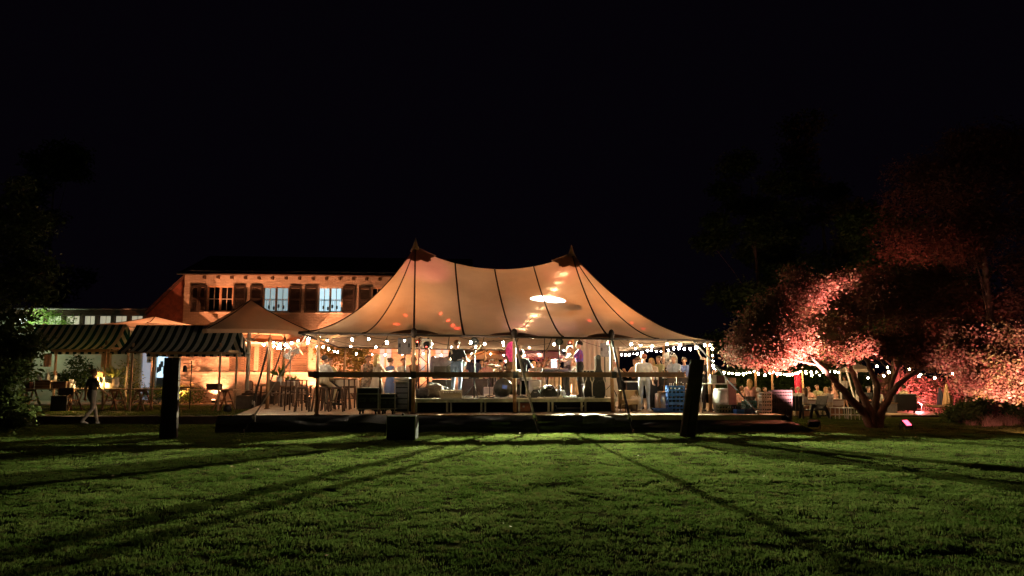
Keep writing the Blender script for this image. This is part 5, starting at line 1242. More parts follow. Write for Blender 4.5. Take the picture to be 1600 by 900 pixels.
def bartable(label, loc, h=1.06, w=.7, top=WOOD, group='high bar tables'):
    t = thing('bar_table', label, 'table', loc, 0, group)
    m = MB(); m.box((0, 0, h-.02), (w, w, .04), bev=.01); m.build('tabletop', top, t)
    for sx in (-1, 1):
        for sy in (-1, 1): m = MB(); m.bar((sx*w*.42, sy*w*.42, h-.04), (sx*w*.46, sy*w*.46, 0), .04); m.build('leg', IRON, t)
    return t
bartable('high timber bar table beside the seated man in white', pd(524, 24.0), 1.02, .8)
bartable('high dark table at the left beside the leftmost stool', pd(462, 23.9), .98, .6, DWOOD)
bartable('high table with a pale cloth before the patterned dress', pd(541, 26), 1.0, .8)
tc_ = thing('tablecloth', 'pale cloth hanging over the high table before the patterned dress', 'tablecloth', pd(541, 26, DZ+1.0)); m = MB()
m.grid(lambda u, v: ((.42+.03*math.sin(u*40)*v)*math.cos(6.283*u)*(1+.1*v), (.42+.03*math.sin(u*40)*v)*math.sin(6.283*u)*(1+.1*v), .012-.5*v), 48, 5); m.add([(0.42*math.cos(6.283*k/24), .42*math.sin(6.283*k/24), .0125) for k in range(24)], [tuple(range(24))]); m.build('cloth', mat('table_linen', (.5, .42, .33), .9, .06, 5), tc_)
def dtable(label, px, Y, w, d=.8, h=.74, zb=DZ, cloth=None, group='dining tables before the house'):
    t = thing('dining_table', label, 'table', pd(px, Y, zb), R(4), group)
    m = MB(); m.box((0, 0, h-.02), (w, d, .04)); m.build('tabletop', cloth or WOOD, t)
    for sx in (-1, 1):
        for sy in (-1, 1): m = MB(); m.box((sx*(w/2-.06), sy*(d/2-.06), h/2-.02), (.06, .06, h-.04)); m.build('leg', DWOOD, t)
    return t
def chair(label, loc, rz, proto={}, m_=None, group='dark chairs at the tables before the house'):
    m_ = m_ or mat('chair_brown', (.15, .1, .07), .6, .2, 6)
    if m_.name in proto: return dup(proto[m_.name], loc, rz, label, group)
    t = thing('chair', label, 'chair', loc, rz, group)
    m = MB(); m.box((0, 0, .45), (.44, .43, .04), bev=.012); m.build('seat', m_, t)
    m = MB(); m.grid(lambda u, v: (-.21+.42*u, .2+.05*v-.02*math.sin(math.pi*u), .55+.34*v), 6, 4); m.grid(lambda u, v: (.21-.42*u, .225+.05*v-.02*math.sin(math.pi*u), .55+.34*v), 6, 4); m.build('backrest', m_, t)
    for sx in (-1, 1):
        m = MB(); m.bar((sx*.19, -.18, .44), (sx*.2, -.2, 0), .035); m.build('leg', m_, t)
        m = MB(); m.bar((sx*.19, .2, .86), (sx*.2, .22, 0), .035); m.build('leg', m_, t)
    proto[m_.name] = t; return t
for i, (px, Y, w) in enumerate(((405, 31.2, 1.0), (428, 28.6, 1.3), (452, 30, 1.2), (462, 27, 1.0))):
    dtable(['small dining table behind the parasol pole', 'dining table between the two slim left poles', 'dining table before the fan', 'dining table behind the left bar stools'][i], px, Y, w)
for i, (px, Y, rz) in enumerate(((395, 30.5, 1.2), (413, 29.2, -1.2), (441, 28.2, 1.5), (432, 27.6, 3.0), (458, 29.2, 2.8), (470, 29.8, 1.3), (449, 26.6, .4), (474, 26.6, 1.6))):
    chair(['chair behind the stone plinth', 'dark chair right of the stone plinth', 'chair at the right of the table between the slim poles', 'chair with its back turned before the table between the slim poles', 'chair with its back turned before the fan table', 'chair at the right of the fan table', 'chair nearest the lawn left of the bar stools', 'chair between the leftmost stool and the house'][i], pd(px, Y), rz)
def vase(label, loc, s=1, fol=True, cat='vase', group='vases with plants on tables', leafm=None):
    t = thing('vase', label, cat, loc, 0, group)
    m = MB(); m.lathe([(.04*s, 0), (.06*s, .06*s), (.055*s, .14*s), (.035*s, .18*s)], n=12); m.build('pot', GLASSC, t)
    m = MB()
    for k in range(26):
        a = random.uniform(0, 6.28); b = random.uniform(.3, 1.3); L_ = random.uniform(.12, .3)*s; p = Vector((0, 0, .16*s)); d = Vector((math.cos(a)*math.cos(b), math.sin(a)*math.cos(b), math.sin(b)))
        q = p+d*L_; w = d.orthogonal().normalized()*.02*s
        m.add([p, p+d*L_*.6+w, q, p+d*L_*.6-w], [(0, 1, 2, 3)])
    m.build('leaves', leafm or LEAFG, t); return t
LEAFG = mat('leaf_green', (.07, .12, .03), .6, .3, 4, trans=.3, tcol=(.12, .18, .03)); LEAFY2 = mat('leaf_gold', (.3, .2, .05), .6, .4, 3, trans=.3, tcol=(.3, .2, .04))
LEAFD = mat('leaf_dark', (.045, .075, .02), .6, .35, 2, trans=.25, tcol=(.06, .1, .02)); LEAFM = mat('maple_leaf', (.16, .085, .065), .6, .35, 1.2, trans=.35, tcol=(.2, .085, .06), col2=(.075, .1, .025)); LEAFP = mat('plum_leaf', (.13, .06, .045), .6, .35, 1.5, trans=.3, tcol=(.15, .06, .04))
BARKM = mat('bark', (.11, .075, .05), .9, .3, 5, .8, 25)
vase('large green plant in a vase between the slim left poles', pd(436, 28.4, DZ+.74), 2.0); vase('small plant on the table behind the stools', pd(459, 27, DZ+.74), 1.0); vase('small plant on the table before the fan', pd(450, 30, DZ+.74), 1.0)
def fan(label, loc, zc, r=.24):
    t = thing('pedestal_fan', label, 'fan', loc, R(10), 'pedestal fans'); h = zc-loc[2]
    m = MB(); m.lathe([(.2, 0), (.2, .03), (.03, .06)], n=14); m.tube([(0, 0, .05), (0, 0, h-r*.5)], .02, 8); m.build('stand', GREYM, t)
    m = MB()
    for q in range(20): a = 6.283*q/20; m.tube([(0, -.1, h), (r*.6*math.cos(a), -.11, h+r*.6*math.sin(a)), (r*math.cos(a), -.03, h+r*math.sin(a)), (r*.6*math.cos(a), .06, h+r*.6*math.sin(a)), (0, .07, h)], .004, 4)
    for rr, yy in ((r, -.03), (r*.6, -.11), (r*.6, .06)): m.tube([(rr*math.cos(6.283*k/24), yy, h+rr*math.sin(6.283*k/24)) for k in range(25)], .006, 4)
    m.build('guard', ALU, t)
    m = MB()
    for q in range(3):
        a = 2.094*q; m.grid(lambda u, v: ((.04+(r-.06)*u)*math.cos(a+(v-.5)*.9), -.05+.03*v, h+(.04+(r-.06)*u)*math.sin(a+(v-.5)*.9)), 4, 4)
    m.build('blade', ALU, t); m = MB(); m.cyl((0, -.07, h), (0, .12, h), .06, .05, 12); m.build('motor', BLACK, t); return t
fan('steel pedestal fan beside the rear left pole', pd(451.5, 29.0), PZ(548, 29), .36); fan('steel pedestal fan behind the grey haired man at the bar', pd(1047.5, 26), PZ(563, 26), .3)
# ------------------------------------------------------------------ stage rear and middle ground
boxthing('box_table', 'dark box table with a cloth before the man in the navy shirt', 'table', pd(741, 25.4), (.92, .5, .98), mat('dark_brown_cloth', (.05, .035, .03), .9, .2, 6, .3, 20), 0, [('top', DWOOD, [((0, 0, .985), (.96, .54, .03))])])
boxthing('white_crate', 'pale crate right of the dark box table', 'crate', pd(763, 25.2), (.3, .4, .72), mat('pale_grey_paint', (.4, .38, .4), .6, .1, 6), 0, [('slat', WHITE, [((0, -.205, .2), (.28, .012, .1)), ((0, -.205, .45), (.28, .012, .1))])])
cu = thing('curtain', 'white curtain hanging at the back of the tent right of the musicians', 'curtain', (PX(925, 31.5), 31.5, DZ)); hC = PZ(526, 31.5)-DZ
m = MB(); m.grid(lambda u, v: (-.5+1.0*u, .05*math.sin(u*30)*(1-.3*v), hC*(1-v)+.02), 60, 8); m.build('cloth', mat('white_curtain', (.6, .5, .45), .9, .05, 5, trans=.25), cu)
m = MB(); m.bar((-.6, 0, hC+.03), (.6, 0, hC+.03), .03); m.build('rod', WOOD, cu)
wp = boxthing('wall_panel', 'pale timber wall panel behind the grey loudspeaker on the right', 'panel', (PX(950, 32), 32.3, DZ), (1.0, .08, hC), CREAM, 0, [('trim', WOOD, [((-.5, -.05, hC/2), (.06, .04, hC)), ((.5, -.05, hC/2), (.06, .04, hC))])])
boxthing('picture', 'small dark framed picture on the pale wall panel', 'picture', (PX(938, 32), 32.2, PZ(545, 32)), (.2, .03, .3), BLACK, 0, [('print', WHITE, [((0, -.018, .15), (.15, .008, .22))])])
# dark bar tables right of the stage
def cbar(label, px0, px1, Y, h, d, cl, top):
    x0, x1 = PX(px0, Y, DZ), PX(px1, Y, DZ); t = thing('bar_counter', label, 'counter', ((x0+x1)/2, Y, DZ), 0, 'bar counters on the right'); w = x1-x0
    m = MB(); m.grid(lambda u, v: (-w/2+w*u, -d/2+.012*math.sin(u*w*22)*v, (h-.03)*(1-v)+.004), 50, 2); m.build('skirt', cl, t)
    m = MB(); m.box((0, .02, h/2-.02), (w-.03, d-.06, h-.06)); m.build('carcass', DWOOD, t)
    m = MB(); m.box((0, 0, h-.015), (w+.04, d+.06, .035)); m.build('countertop', top, t); return t
cbar('dark clothed table with a white top behind the beige tub', 978, 1003, 24.9, .92, .6, mat('black_cloth', (.008, .008, .009)), WHITE)
cbar('black clothed counter behind the man in the light shirt', 1012, 1026, 24.3, .95, .5, mat('black_cloth', (.008, .008, .009)), DWOOD)
cbar('bar counter with bottles left of the leaning post', 1041, 1078, 24.4, 1.06, .55, mat('dark_brown_cloth', (.05, .035, .03)), WOOD)
kg = thing('keg_stand', 'grey beer keg under a dark counter beside the blue crates', 'keg', pd(1033, 23.9)); m = MB(); m.lathe([(.17, 0), (.19, .03), (.19, .1), (.2, .12), (.2, .4), (.19, .42), (.19, .52), (.17, .55), (.05, .56)], n=18); m.build('barrel', ALU, kg)
m = MB(); m.tube([(0, 0, .56), (0, 0, .75), (.06, -.02, .8)], .02, 8); m.build('tap', BLACK, kg)
def bottles(spots, zb, lab, Y, hgt=.26):
    pr = None
    for i, px in enumerate(spots):
        loc = (PX(px, Y, zb), Y+random.uniform(-.12, .12), zb); l = lab[i]
        if pr is None or i % 3 == 0:
            pr = thing('bottle', l, 'bottle', loc, 0, 'bottles on the bar'); m = MB(); s = 1+.2*(i % 2)
            m.lathe([(.034, 0), (.036, .01), (.036, hgt*.55*s), (.014, hgt*.75*s), (.013, hgt*s)], n=10); m.build('glass', [GLASSC, GLASSD, mat('amber_glass', (.25, .1, .02), .12, .1, 6)][(i//3) % 3], pr)
            m = MB(); m.cyl((0, 0, hgt*s), (0, 0, hgt*s+.025), .014, .014, 8); m.build('cap', BRASS, pr)
            m = MB(); m.lathe([(.0365, hgt*.15*s), (.0365, hgt*.4*s)], n=10); m.build('label', WHITE, pr)
        else: dup(pr, loc, 0, l)
nth = ['first', 'second', 'third', 'fourth', 'fifth', 'sixth', 'seventh', 'eighth']
bottles([1016, 1021.5, 1026, 1037, 1041, 1062, 1066, 1071], DZ+.97, ['bottle on the bar tops, %s from the left above the handrail' % n for n in nth], 24.3)
sh = thing('bottle_shelf', 'low timber shelf of drinks under the bar left of the leaning post', 'shelf', pd(1058, 23.7)); m = MB()
m.box((0, 0, .6), (1.15, .35, .03)); m.box((.2, 0, .3), (.8, .33, .03)); m.build('shelf', PALEW, sh)
m = MB()
for sx in (-1, 1): m.box((sx*.56, 0, .3), (.04, .34, .6))
m.box((0, .16, .45), (1.1, .02, .28)); m.build('frame', WOOD, sh)
bottles([1046, 1049, 1052.5, 1056, 1060, 1064, 1068, 1072], DZ+.62, ['bottle on the low shelf behind the blue crates, %s from the left' % n for n in nth], 23.65, .22)
# crates
CR = {}
def crate(label, loc, s, m_, rz=0, group='bottle crates', nb=4):
    t = thing('crate', label, 'crate', loc, rz, group); w, d, h = s; key = (s, m_.name)
    if key not in CR:
        a = MB()
        for z in (.02, h*.5, h-.02): 
            for q in (-1, 1): a.box((0, q*(d/2-.01), z), (w, .02, .05)); a.box((q*(w/2-.01), 0, z), (.02, d-.044, .048))
        for k in range(nb+1):
            x = -w/2+.015+(w-.03)*k/nb
            for q in (-1, 1): a.box((x, q*(d/2-.011), h/2), (.025, .018, h-.01))
        for q in (-1, 1):
            for k in (-1, 0, 1): a.box((q*(w/2-.011), k*(d/2-.04), h/2), (.018, .025, h-.01))
        o = a.build('crate_frame', m_, t)
        a = MB(); a.box((0, 0, .03), (w-.03, d-.03, .02))
        for k in range(1, nb): a.box((-w/2+w*k/nb, 0, h*.35), (.012, d-.06, h*.6))
        p = a.build('divider', m_, t)
        a = MB()
        for i in range(nb):
            for j in range(3):
                x = -w/2+w*(i+.5)/nb; y = -d/2+d*(j+.5)/3; a.lathe([(.028, .04), (.028, h*.6), (.013, h*.8), (.013, h*.97)], (x, y, 0), 7)
        b = a.build('bottles', GLASSD, t)
        CR[key] = (o, p, b)
    else:
        for src in CR[key]: c = src.copy(); COL.objects.link(c); c.parent = t
    return t
for k in range(3): crate('blue crate of bottles at the bar, %s of its stack of three' % ['lowest', 'middle one', 'topmost'][k], pd(1055, 22.85, DZ+.005+.265*k), (.5, .36, .26), BLUEC)
boxthing('plastic_tray', 'flat blue plastic tray lying on the deck left of the blue crate stack', 'tray', pd(1034, 22.8), (.46, .36, .1), BLUEC, 0, [('rim', BLUEC, [((0, -.19, .1), (.48, .02, .03)), ((0, .19, .1), (.48, .02, .03)), ((-.24, 0, .1), (.02, .36, .03)), ((.24, 0, .1), (.02, .36, .03))])])
BLKC = mat('black_plastic', (.015, .015, .016), .4, .2, 10); GRYC = mat('grey_crate_plastic', (.4, .42, .42), .5, .15, 10)
OLC = mat('olive_crate_plastic', (.1, .11, .05), .5, .2, 10)
crate('olive bottle crate on the deck under the white cooler', pd(1131, 22.3, DZ), (.36, .34, .24), OLC); crate('dark bottle crate right of the olive crate', pd(1148, 22.3, DZ), (.3, .34, .24), BLKC)
crate('low blue crate at the right end of the deck', pd(1157, 22.0, DZ), (.34, .34, .12), BLUEC); crate('wide dark blue crate near the sloping sheeting', pd(1172, 21.95, DZ), (.42, .36, .13), mat('navy_plastic', (.015, .03, .09), .45, .2, 10))
crate('teal crate behind the dark blue crate', pd(1171, 22.6, DZ+.13), (.36, .36, .22), mat('teal_plastic', (.04, .16, .18), .45, .2, 10))
for k in range(3): crate('grey lattice crate at the right end of the deck, %s of its stack' % ['lowest', 'middle one', 'topmost'][k], pd(1196, 22.3, DZ+.225*k-.05), (.3, .3, .22), GRYC)
for j in range(2):
    for k in range(4): crate('black bottle crate in the %s tall black stack by the sloping sheeting, %s' % (['left', 'right'][j], ['lowest', 'second lowest', 'second highest', 'topmost'][k]), pd(1211.5+15.5*j, 22.35, DZ-.18+.215*k), (.31, .34, .21), BLKC)
# drinks table of the barman with cooler etc.
dtb = thing('drinks_table', 'white folding table of the barman beside the right corner pole', 'table', pd(1119, 22.6)); m = MB(); m.box((0, 0, .86), (1.0, .55, .035), bev=.008); m.build('tabletop', WHITE, dtb)
m = MB()
for sx in (-1, 1):
    m.tube([(sx*.42, -.22, .85), (sx*.46, .22, 0)], .016, 6); m.tube([(sx*.42, .22, .85), (sx*.46, -.22, 0)], .016, 6)
m.build('leg', GREYM, dtb)
boxthing('glass_case', 'small glass display box on the barman\'s table', 'box', pd(1114.5, 22.6, DZ+.88), (.2, .25, .26), GLASSC, 0, [('frame', BLACK, [((-.1, -.126, .13), (.015, .012, .26)), ((.1, -.126, .13), (.015, .012, .26)), ((0, -.126, .26), (.2, .012, .015))])])
boxthing('cardboard_box', 'dark brown box on the barman\'s table', 'box', pd(1126, 22.6, DZ+.88), (.3, .3, .22), mat('brown_card', (.09, .035, .03), .8, .15, 6), 0, [('flap', mat('brown_card2', (.12, .05, .04), .8, .15, 6), [((0, 0, .224), (.3, .3, .01))])])
boxthing('box_of_cups', 'white carton on top of the pink cooler stand', 'box', pd(1139.5, 22.5, DZ+.88), (.3, .3, .14), WHITE, R(5), [('lid', PLAST, [((0, 0, .15), (.32, .32, .025))])])
bn = thing('barrel', 'large white plastic barrel standing under the barman\'s table', 'barrel', pd(1131.5, 22.75)); m = MB(); m.lathe([(.27, 0), (.3, .04), (.33, .3), (.32, .58), (.28, .66), (.27, .67)], n=22); m.build('body', mat('white_plastic', (.32, .3, .27), .5, .06, 4), bn)
m = MB(); m.lathe([(.29, .67), (.29, .7), (.1, .72), (0, .72)], n=22); m.build('lid', WHITE, bn)
pc = boxthing('cooler', 'pink sided cooler stand right of the white barrel', 'cooler', pd(1144.5, 22.4, DZ), (.24, .4, .86), mat('pink_panel', (.5, .2, .22), .6, .1, 6), R(-14), [('trim', WHITE, [((0, 0, .87), (.27, .43, .03)), ((-.12, -.2, .43), (.02, .02, .84))])])
cr_ = thing('armchair', 'beige tub armchair at the right end of the stage', 'armchair', pd(982, 23.2), R(20)); TUB = mat('beige_upholstery', (.4, .29, .17), .8, .1, 6, .2, 40)
m = MB(); m.grid(lambda u, v: (.31*math.cos(R(200)*u-R(10))*(1+.05*v), .28*math.sin(R(200)*u-R(10))*(1+.05*v), .08+.56*v), 24, 6); m.grid(lambda u, v: (.24*math.cos(R(200)*u-R(10)), .21*math.sin(R(200)*u-R(10)), .64-.56*v), 24, 6)
m.grid(lambda u, v: ((.325-.085*v)*math.cos(R(200)*u-R(10)), (.294-.084*v)*math.sin(R(200)*u-R(10)), .64+.012*math.sin(math.pi*v)), 24, 2); m.build('backrest', TUB, cr_)
m = MB(); m.box((0, -.06, .3), (.46, .42, .16), bev=.03); m.build('seat', TUB, cr_)
m = MB()
for sx in (-1, 1):
    for sy in (-1, 1): m.cyl((sx*.2, sy*.18, 0), (sx*.2, sy*.18, .24), .02, .025, 8)
m.build('leg', DWOOD, cr_)
lump('cushion', 'pale bundle of cloth beside the beige armchair', 'cushion', pd(994, 23.4), (.4, .36, .5), mat('pale_linen', (.5, .42, .32), .9, .08, 6, .3, 20), 12)
# back cloths of orange-lit night garden behind the tent: hedge
# ------------------------------------------------------------------ stalls: goods
boxthing('wooden_crate', 'orange lit wooden crate on the left stall table', 'crate', (PX(66, 28.3, UZ), 28.4, UZ+.83), (.6, .4, .3), PALEW, 0, [('board', WOOD, [((0, -.205, .06), (.58, .014, .08)), ((0, -.205, .16), (.58, .014, .08)), ((0, -.205, .26), (.58, .014, .07))]), ('paper', WHITE, [((0, -.1, .31), (.4, .1, .03))])])
boxthing('carton', 'dark carton on the first stall table beside the crate', 'box', (PX(92, 28.3, UZ), 28.4, UZ+.83), (.5, .35, .24), DWOOD, 0, [('lid', WOOD, [((0, 0, .245), (.52, .37, .02))])])
boxthing('carton', 'low box at the far left of the first stall table', 'box', (PX(38, 28.3, UZ), 28.4, UZ+.83), (.3, .3, .22), DWOOD, 0, [('lid', WOOD, [((0, 0, .225), (.31, .31, .02))])])
for i, (px, s) in enumerate(((57, .9), (71, 1.2), (82, .9), (108, 1.0), (112, .8))):
    t = thing('glass_jar', ['glass jar of spoons left on the wooden crate', 'tall glass jar in the middle of the wooden crate', 'glass jug right on the wooden crate', 'pale jar with utensils right of the dark carton', 'small jar at the edge of the first stall table'][i], 'jar', (PX(px, 28.2, 1.4), 28.35, UZ+.83+(.32 if i < 3 else 0)), 0, 'jars on the stall tables'); m = MB(); m.lathe([(.06*s, 0), (.075*s, .02), (.075*s, .16*s), (.05*s, .2*s)], n=12); m.build('glass', GLASSC, t)
    m = MB()
    for q in range(5): a = 1.25*q; m.tube([(0, 0, .05), (.09*math.cos(a), .05*math.sin(a), .34*s)], .008, 5)
    m.build('utensil', [WHITE, ALU, WOOD][i % 3], t)
tl = thing('table_lamp', 'lit table lamp with a dark shade on the first stall', 'lamp', (PX(153, 28.3, 1.3), 28.3, UZ+.83)); m = MB(); m.lathe([(.09, 0), (.09, .02), (.03, .05), (.05, .15), (.06, .25), (.03, .36), (.015, .42)], n=14); m.build('base', mat('amber_ceramic', (.5, .3, .08), .3, .1, 6), tl)
m = MB(); m.lathe([(.17, .42), (.12, .62)], n=18); m.build('shade', mat('lamp_shade', (.12, .07, .03), .8, .1, 8, trans=.3, tcol=(.5, .25, .08)), tl)
m = MB(); m.ell((0, 0, .47), .045, 10, 7); m.build('bulb', BULB, tl); lamp('POINT', 'lamp_glow', (tl.location.x, tl.location.y-.02, tl.location.z+.38), 170, (1, .62, .25), tl, None, .05)
cn = thing('candle_lantern', 'glowing amber lantern standing under the table lamp', 'lantern', (PX(154, 28.1, 1.2), 28.05, UZ+.83)); m = MB(); m.lathe([(.05, 0), (.055, .02), (.055, .18), (.04, .2)], n=12); m.build('glass', emit_mat('amber_glow', (1, .5, .12), 2.2), cn)
m = MB(); m.lathe([(.06, .2), (.03, .25), (0, .26)], n=12); m.build('lid', BLACK, cn)
boxthing('plant_box', 'pale glass box of cut flowers at the right end of the first stall', 'box', (PX(160, 28.2, 1.2), 28.6, UZ+.83), (.5, .3, .2), GLASSC, 0, [('trim', BRASS, [((0, -.152, .2), (.5, .012, .015)), ((-.25, -.152, .1), (.015, .012, .2)), ((.25, -.152, .1), (.015, .012, .2))])])
vase('bushy green plant with pale flowers on the first stall', (PX(178, 28.4, 1.3), 28.5, UZ+.83), 2.4, leafm=mat('leaf_pale', (.28, .32, .12), .6, .3, 4, trans=.3, tcol=(.3, .36, .1)))
def hang(label, px, py0, py1, Y, w, m_, cat='cloth'):
    z1, z0 = PZ(py0, Y), PZ(py1, Y); t = thing('hanging_cloth', label, cat, (PX(px, Y, z1), Y, z0), 0, 'cloths hanging in the first stall'); h = z1-z0
    m = MB(); m.grid(lambda u, v: ((-.5+u)*w, .02*math.sin(u*15)*v, h*(1-v)), 14, 4); m.build('cloth', m_, t); m = MB(); m.bar((-w/2, 0, h+.01), (w/2, 0, h+.01), .02); m.build('rod', WOOD, t)
APR = mat('apron_cloth', (.5, .3, .2), .85, .1, 4, trans=.3, tcol=(.5, .25, .15))
hang('pale cloth hanging at the far left of the first stall', 20, 555, 572, 28.5, .25, APR); hang('beige cloth hanging left of the stall post', 44, 548, 570, 28.8, .3, mat('apron_beige', (.4, .33, .2), .85, .1, 4)); hang('orange lit cloth hanging in the middle of the first stall', 75, 553, 573, 28.5, .3, APR); hang('beige board hanging beside the right post of the first stall', 167, 552, 574, 28.6, .4, mat('apron_beige', (.4, .33, .2)))
# folding director chair & bag before the first stall
dc = thing('folding_chair', 'dark folding chair standing before the first stall table', 'chair', (PX(98, 27.6, UZ), 27.6, UZ), R(15)); m = MB(); m.box((0, 0, .45), (.5, .45, .03)); m.build('seat', BLACK, dc); m = MB(); m.box((0, .22, .72), (.5, .03, .28), bev=.01); m.build('backrest', BLACK, dc); m = MB()
for sx in (-1, 1): m.bar((sx*.25, -.22, 0), (sx*.25, .22, .46), .03); m.bar((sx*.25, .22, 0), (sx*.25, -.2, .62), .03); m.bar((sx*.25, .22, .4), (sx*.25, .22, .86), .03)
m.build('frame', WOOD, dc)
boxthing('sandwich_board', 'dark folded board standing on the grass before the first stall', 'board', (PX(91, 27.3, UZ), 27.3, UZ), (.55, .06, .55), BLACK, R(8), [('edge', DWOOD, [((0, 0, .56), (.57, .07, .03))])])
mo = boxthing('dark_box', 'dark box on the right trestle table of the second stall', 'box', (PX(332, 27.8, 1), 27.95, UZ+.81), (.48, .36, .2), mat('brown_box', (.06, .03, .02), .7, .2, 6), R(4), [('edge', WOOD, [((0, -.185, .2), (.48, .012, .02))])])
boxthing('small_crate', 'low dark crate on the second stall table before the post', 'crate', (PX(288, 27.8, 1), 27.95, UZ+.83), (.5, .3, .06), DWOOD, 0, [('rim', WOOD, [((0, -.155, .05), (.5, .014, .04))])])
lb_ = thing('bracket_lantern', 'black lantern hanging from an iron bracket by the house wall', 'lantern', (PX(296, 29, UZ), 29, UZ)); zt2 = PZ(568, 29)-UZ
m = MB(); m.tube([(0, 0, 0), (0, 0, zt2+.1)], .022, 8); m.bar((.02, 0, zt2), (-.32, 0, zt2), .03); m.build('bracket', BLACK, lb_)
m = MB(); m.lathe([(.02, zt2-.06), (.1, zt2-.14), (.08, zt2-.16), (.09, zt2-.3), (.1, zt2-.32), (0, zt2-.33)], (-.26, 0, 0), 6); m.build('lantern', BLACK, lb_)
ab = thing('bicycle_basket', 'dark bundle with straps at the foot of the right trestle', 'bag', (PX(357, 27.2, UZ), 27.1, UZ)); m = MB(); m.lathe([(.1, 0), (.15, .08), (.13, .2), (.06, .26)], n=12); m.build('bag', BLACK, ab); m = MB(); m.tube([(-.12, 0, .1), (-.05, -.05, .3), (.08, 0, .2)], .012, 5); m.build('strap', BLACK, ab)
wl_ = thing('wall_lamp', 'bright white lantern among the leaves by the annexe roof', 'lamp', (PX(31, 36.2, 4), 36.4, PZ(505, 36.4))); m = MB(); m.ell((0, 0, .15), (.17, .12, .17), 12, 8); m.build('globe', emit_mat('lantern_globe', (.9, 1, .8), 3), wl_); m = MB(); m.tube([(0, .05, .1), (0, 1.1, .35)], .025, 6); m.build('arm', BLACK, wl_)
lamp('POINT', 'globe_light', (wl_.location.x, wl_.location.y-.1, wl_.location.z+.5), 35, (.9, 1, .65), wl_, None, .15)
# ------------------------------------------------------------------ vegetation
def WP(px, py, Y): z = PZ(py, Y); return Vector((PX(px, Y, z), Y, z))
def leaf_mesh(name, parent, clumps, m_, size, per=9, spread=.28, seed=1, asp=.5, shell=.35, loc0=Vector((0, 0, 0)), droop=0.0):
    rg = np.random.default_rng(seed); P = []
    for c, r, n in clumps:
        d = rg.normal(size=(n, 3)); d /= np.linalg.norm(d, axis=1)[:, None]
        rad = (shell+(1-shell)*rg.random(n))**.6
        P.append(np.array(c)+d*rad[:, None]*np.array(r))
    P = np.concatenate(P); N = len(P)
    base = np.repeat(P, per, 0)+rg.normal(size=(N*per, 3))*spread*np.array([1, 1, .6]); K = len(base)
    sc = size*(.6+.8*rg.random(K))
    u = rg.normal(size=(K, 3)); u[:, 2] = u[:, 2]*.6-droop; u /= np.linalg.norm(u, axis=1)[:, None]
    w = rg.normal(size=(K, 3)); w -= (w*u).sum(1)[:, None]*u; w /= np.linalg.norm(w, axis=1)[:, None]
    n_ = np.cross(u, w)
    a = base; b = base+u*(sc*.45)[:, None]+w*(sc*asp*.5)[:, None]+n_*(sc*.08)[:, None]; c = base+u*sc[:, None]; d = base+u*(sc*.45)[:, None]-w*(sc*asp*.5)[:, None]+n_*(sc*.08)[:, None]
    V = np.stack([a, b, c, d], 1).reshape(-1, 3)-np.array(loc0)
    me = bpy.data.meshes.new(name); me.vertices.add(K*4); me.vertices.foreach_set('co', V.astype(np.float32).ravel())
    me.loops.add(K*4); me.loops.foreach_set('vertex_index', np.arange(K*4, dtype=np.int32)); me.polygons.add(K); me.polygons.foreach_set('loop_start', np.arange(0, K*4, 4, dtype=np.int32))
    try: me.polygons.foreach_set('loop_total', np.full(K, 4, dtype=np.int32))
    except Exception: pass
    me.materials.append(m_); me.update(calc_edges=True); me.validate()
    o = bpy.data.objects.new(name, me); COL.objects.link(o)
    if parent: o.parent = parent
    return o
def branches(paths, root, parent, m_=BARKM, name='trunk'):
    m = MB()
    for pts, r0, r1 in paths:
        pts = [Vector(p)-root for p in pts]; out = []
        for i in range(len(pts)-1):
            for k in range(4): out.append(pts[i].lerp(pts[i+1], k/4)+Vector((random.gauss(0, .012), random.gauss(0, .012), 0))*(r0*8))
        out.append(pts[-1]); n = len(out); m.tube(out, [r0+(r1-r0)*i/(n-1) for i in range(n)], 8)
    return m.build(name, m_, parent)
def tree(label, base, paths, clumps, leafm, size, name='tree', per=9, spread=.28, seed=1, group=None, asp=.5, droop=.0, shell=.35):
    b = Vector(base); t = thing(name, label, 'tree', b, 0, group)
    branches(paths, b, t); leaf_mesh('crown', t, clumps, leafm, size, per, spread, seed, asp, shell, b, droop); return t
# spreading maple at the right
mb = Vector((PX(1367, 22.8, 0), 22.8, lawn_h(PX(1367, 22.8, 0), 22.8)-.05))
Q = lambda px, py, Y=22.8: WP(px, py, Y)
paths = [([mb+Vector((-.06, 0, 0)), Q(1352, 646), Q(1331, 626, 22.6), Q(1303, 594, 22.3), Q(1281, 570, 22), Q(1240, 535, 21.9), Q(1195, 505, 21.9)], .16, .03),
         ([mb, Q(1359, 640), Q(1340, 604, 22.9), Q(1330, 578, 23), Q(1326, 545, 23.2), Q(1290, 470, 23)], .15, .03),
         ([mb+Vector((.04, .05, 0)), Q(1368, 635, 23), Q(1371, 604, 23.2), Q(1358, 575, 23.5), Q(1350, 545, 23.8), Q(1370, 480, 24)], .14, .03),
         ([mb+Vector((.1, 0, 0)), Q(1376, 645), Q(1388, 624, 22.7), Q(1402, 602, 22.6), Q(1425, 585, 22.5), Q(1470, 560, 22.2), Q(1530, 540, 22)], .14, .03),
         ([Q(1388, 624, 22.7), Q(1393, 600, 23), Q(1410, 560, 23.4), Q(1440, 500, 23.8)], .08, .02), ([Q(1281, 570, 22), Q(1230, 560, 21.8), Q(1165, 555, 21.8)], .05, .015),
         ([Q(1530, 540, 22), Q(1545, 575, 21.6), Q(1560, 610, 21.4)], .04, .01), ([Q(1530, 540, 22), Q(1590, 520, 21.8)], .04, .01)]
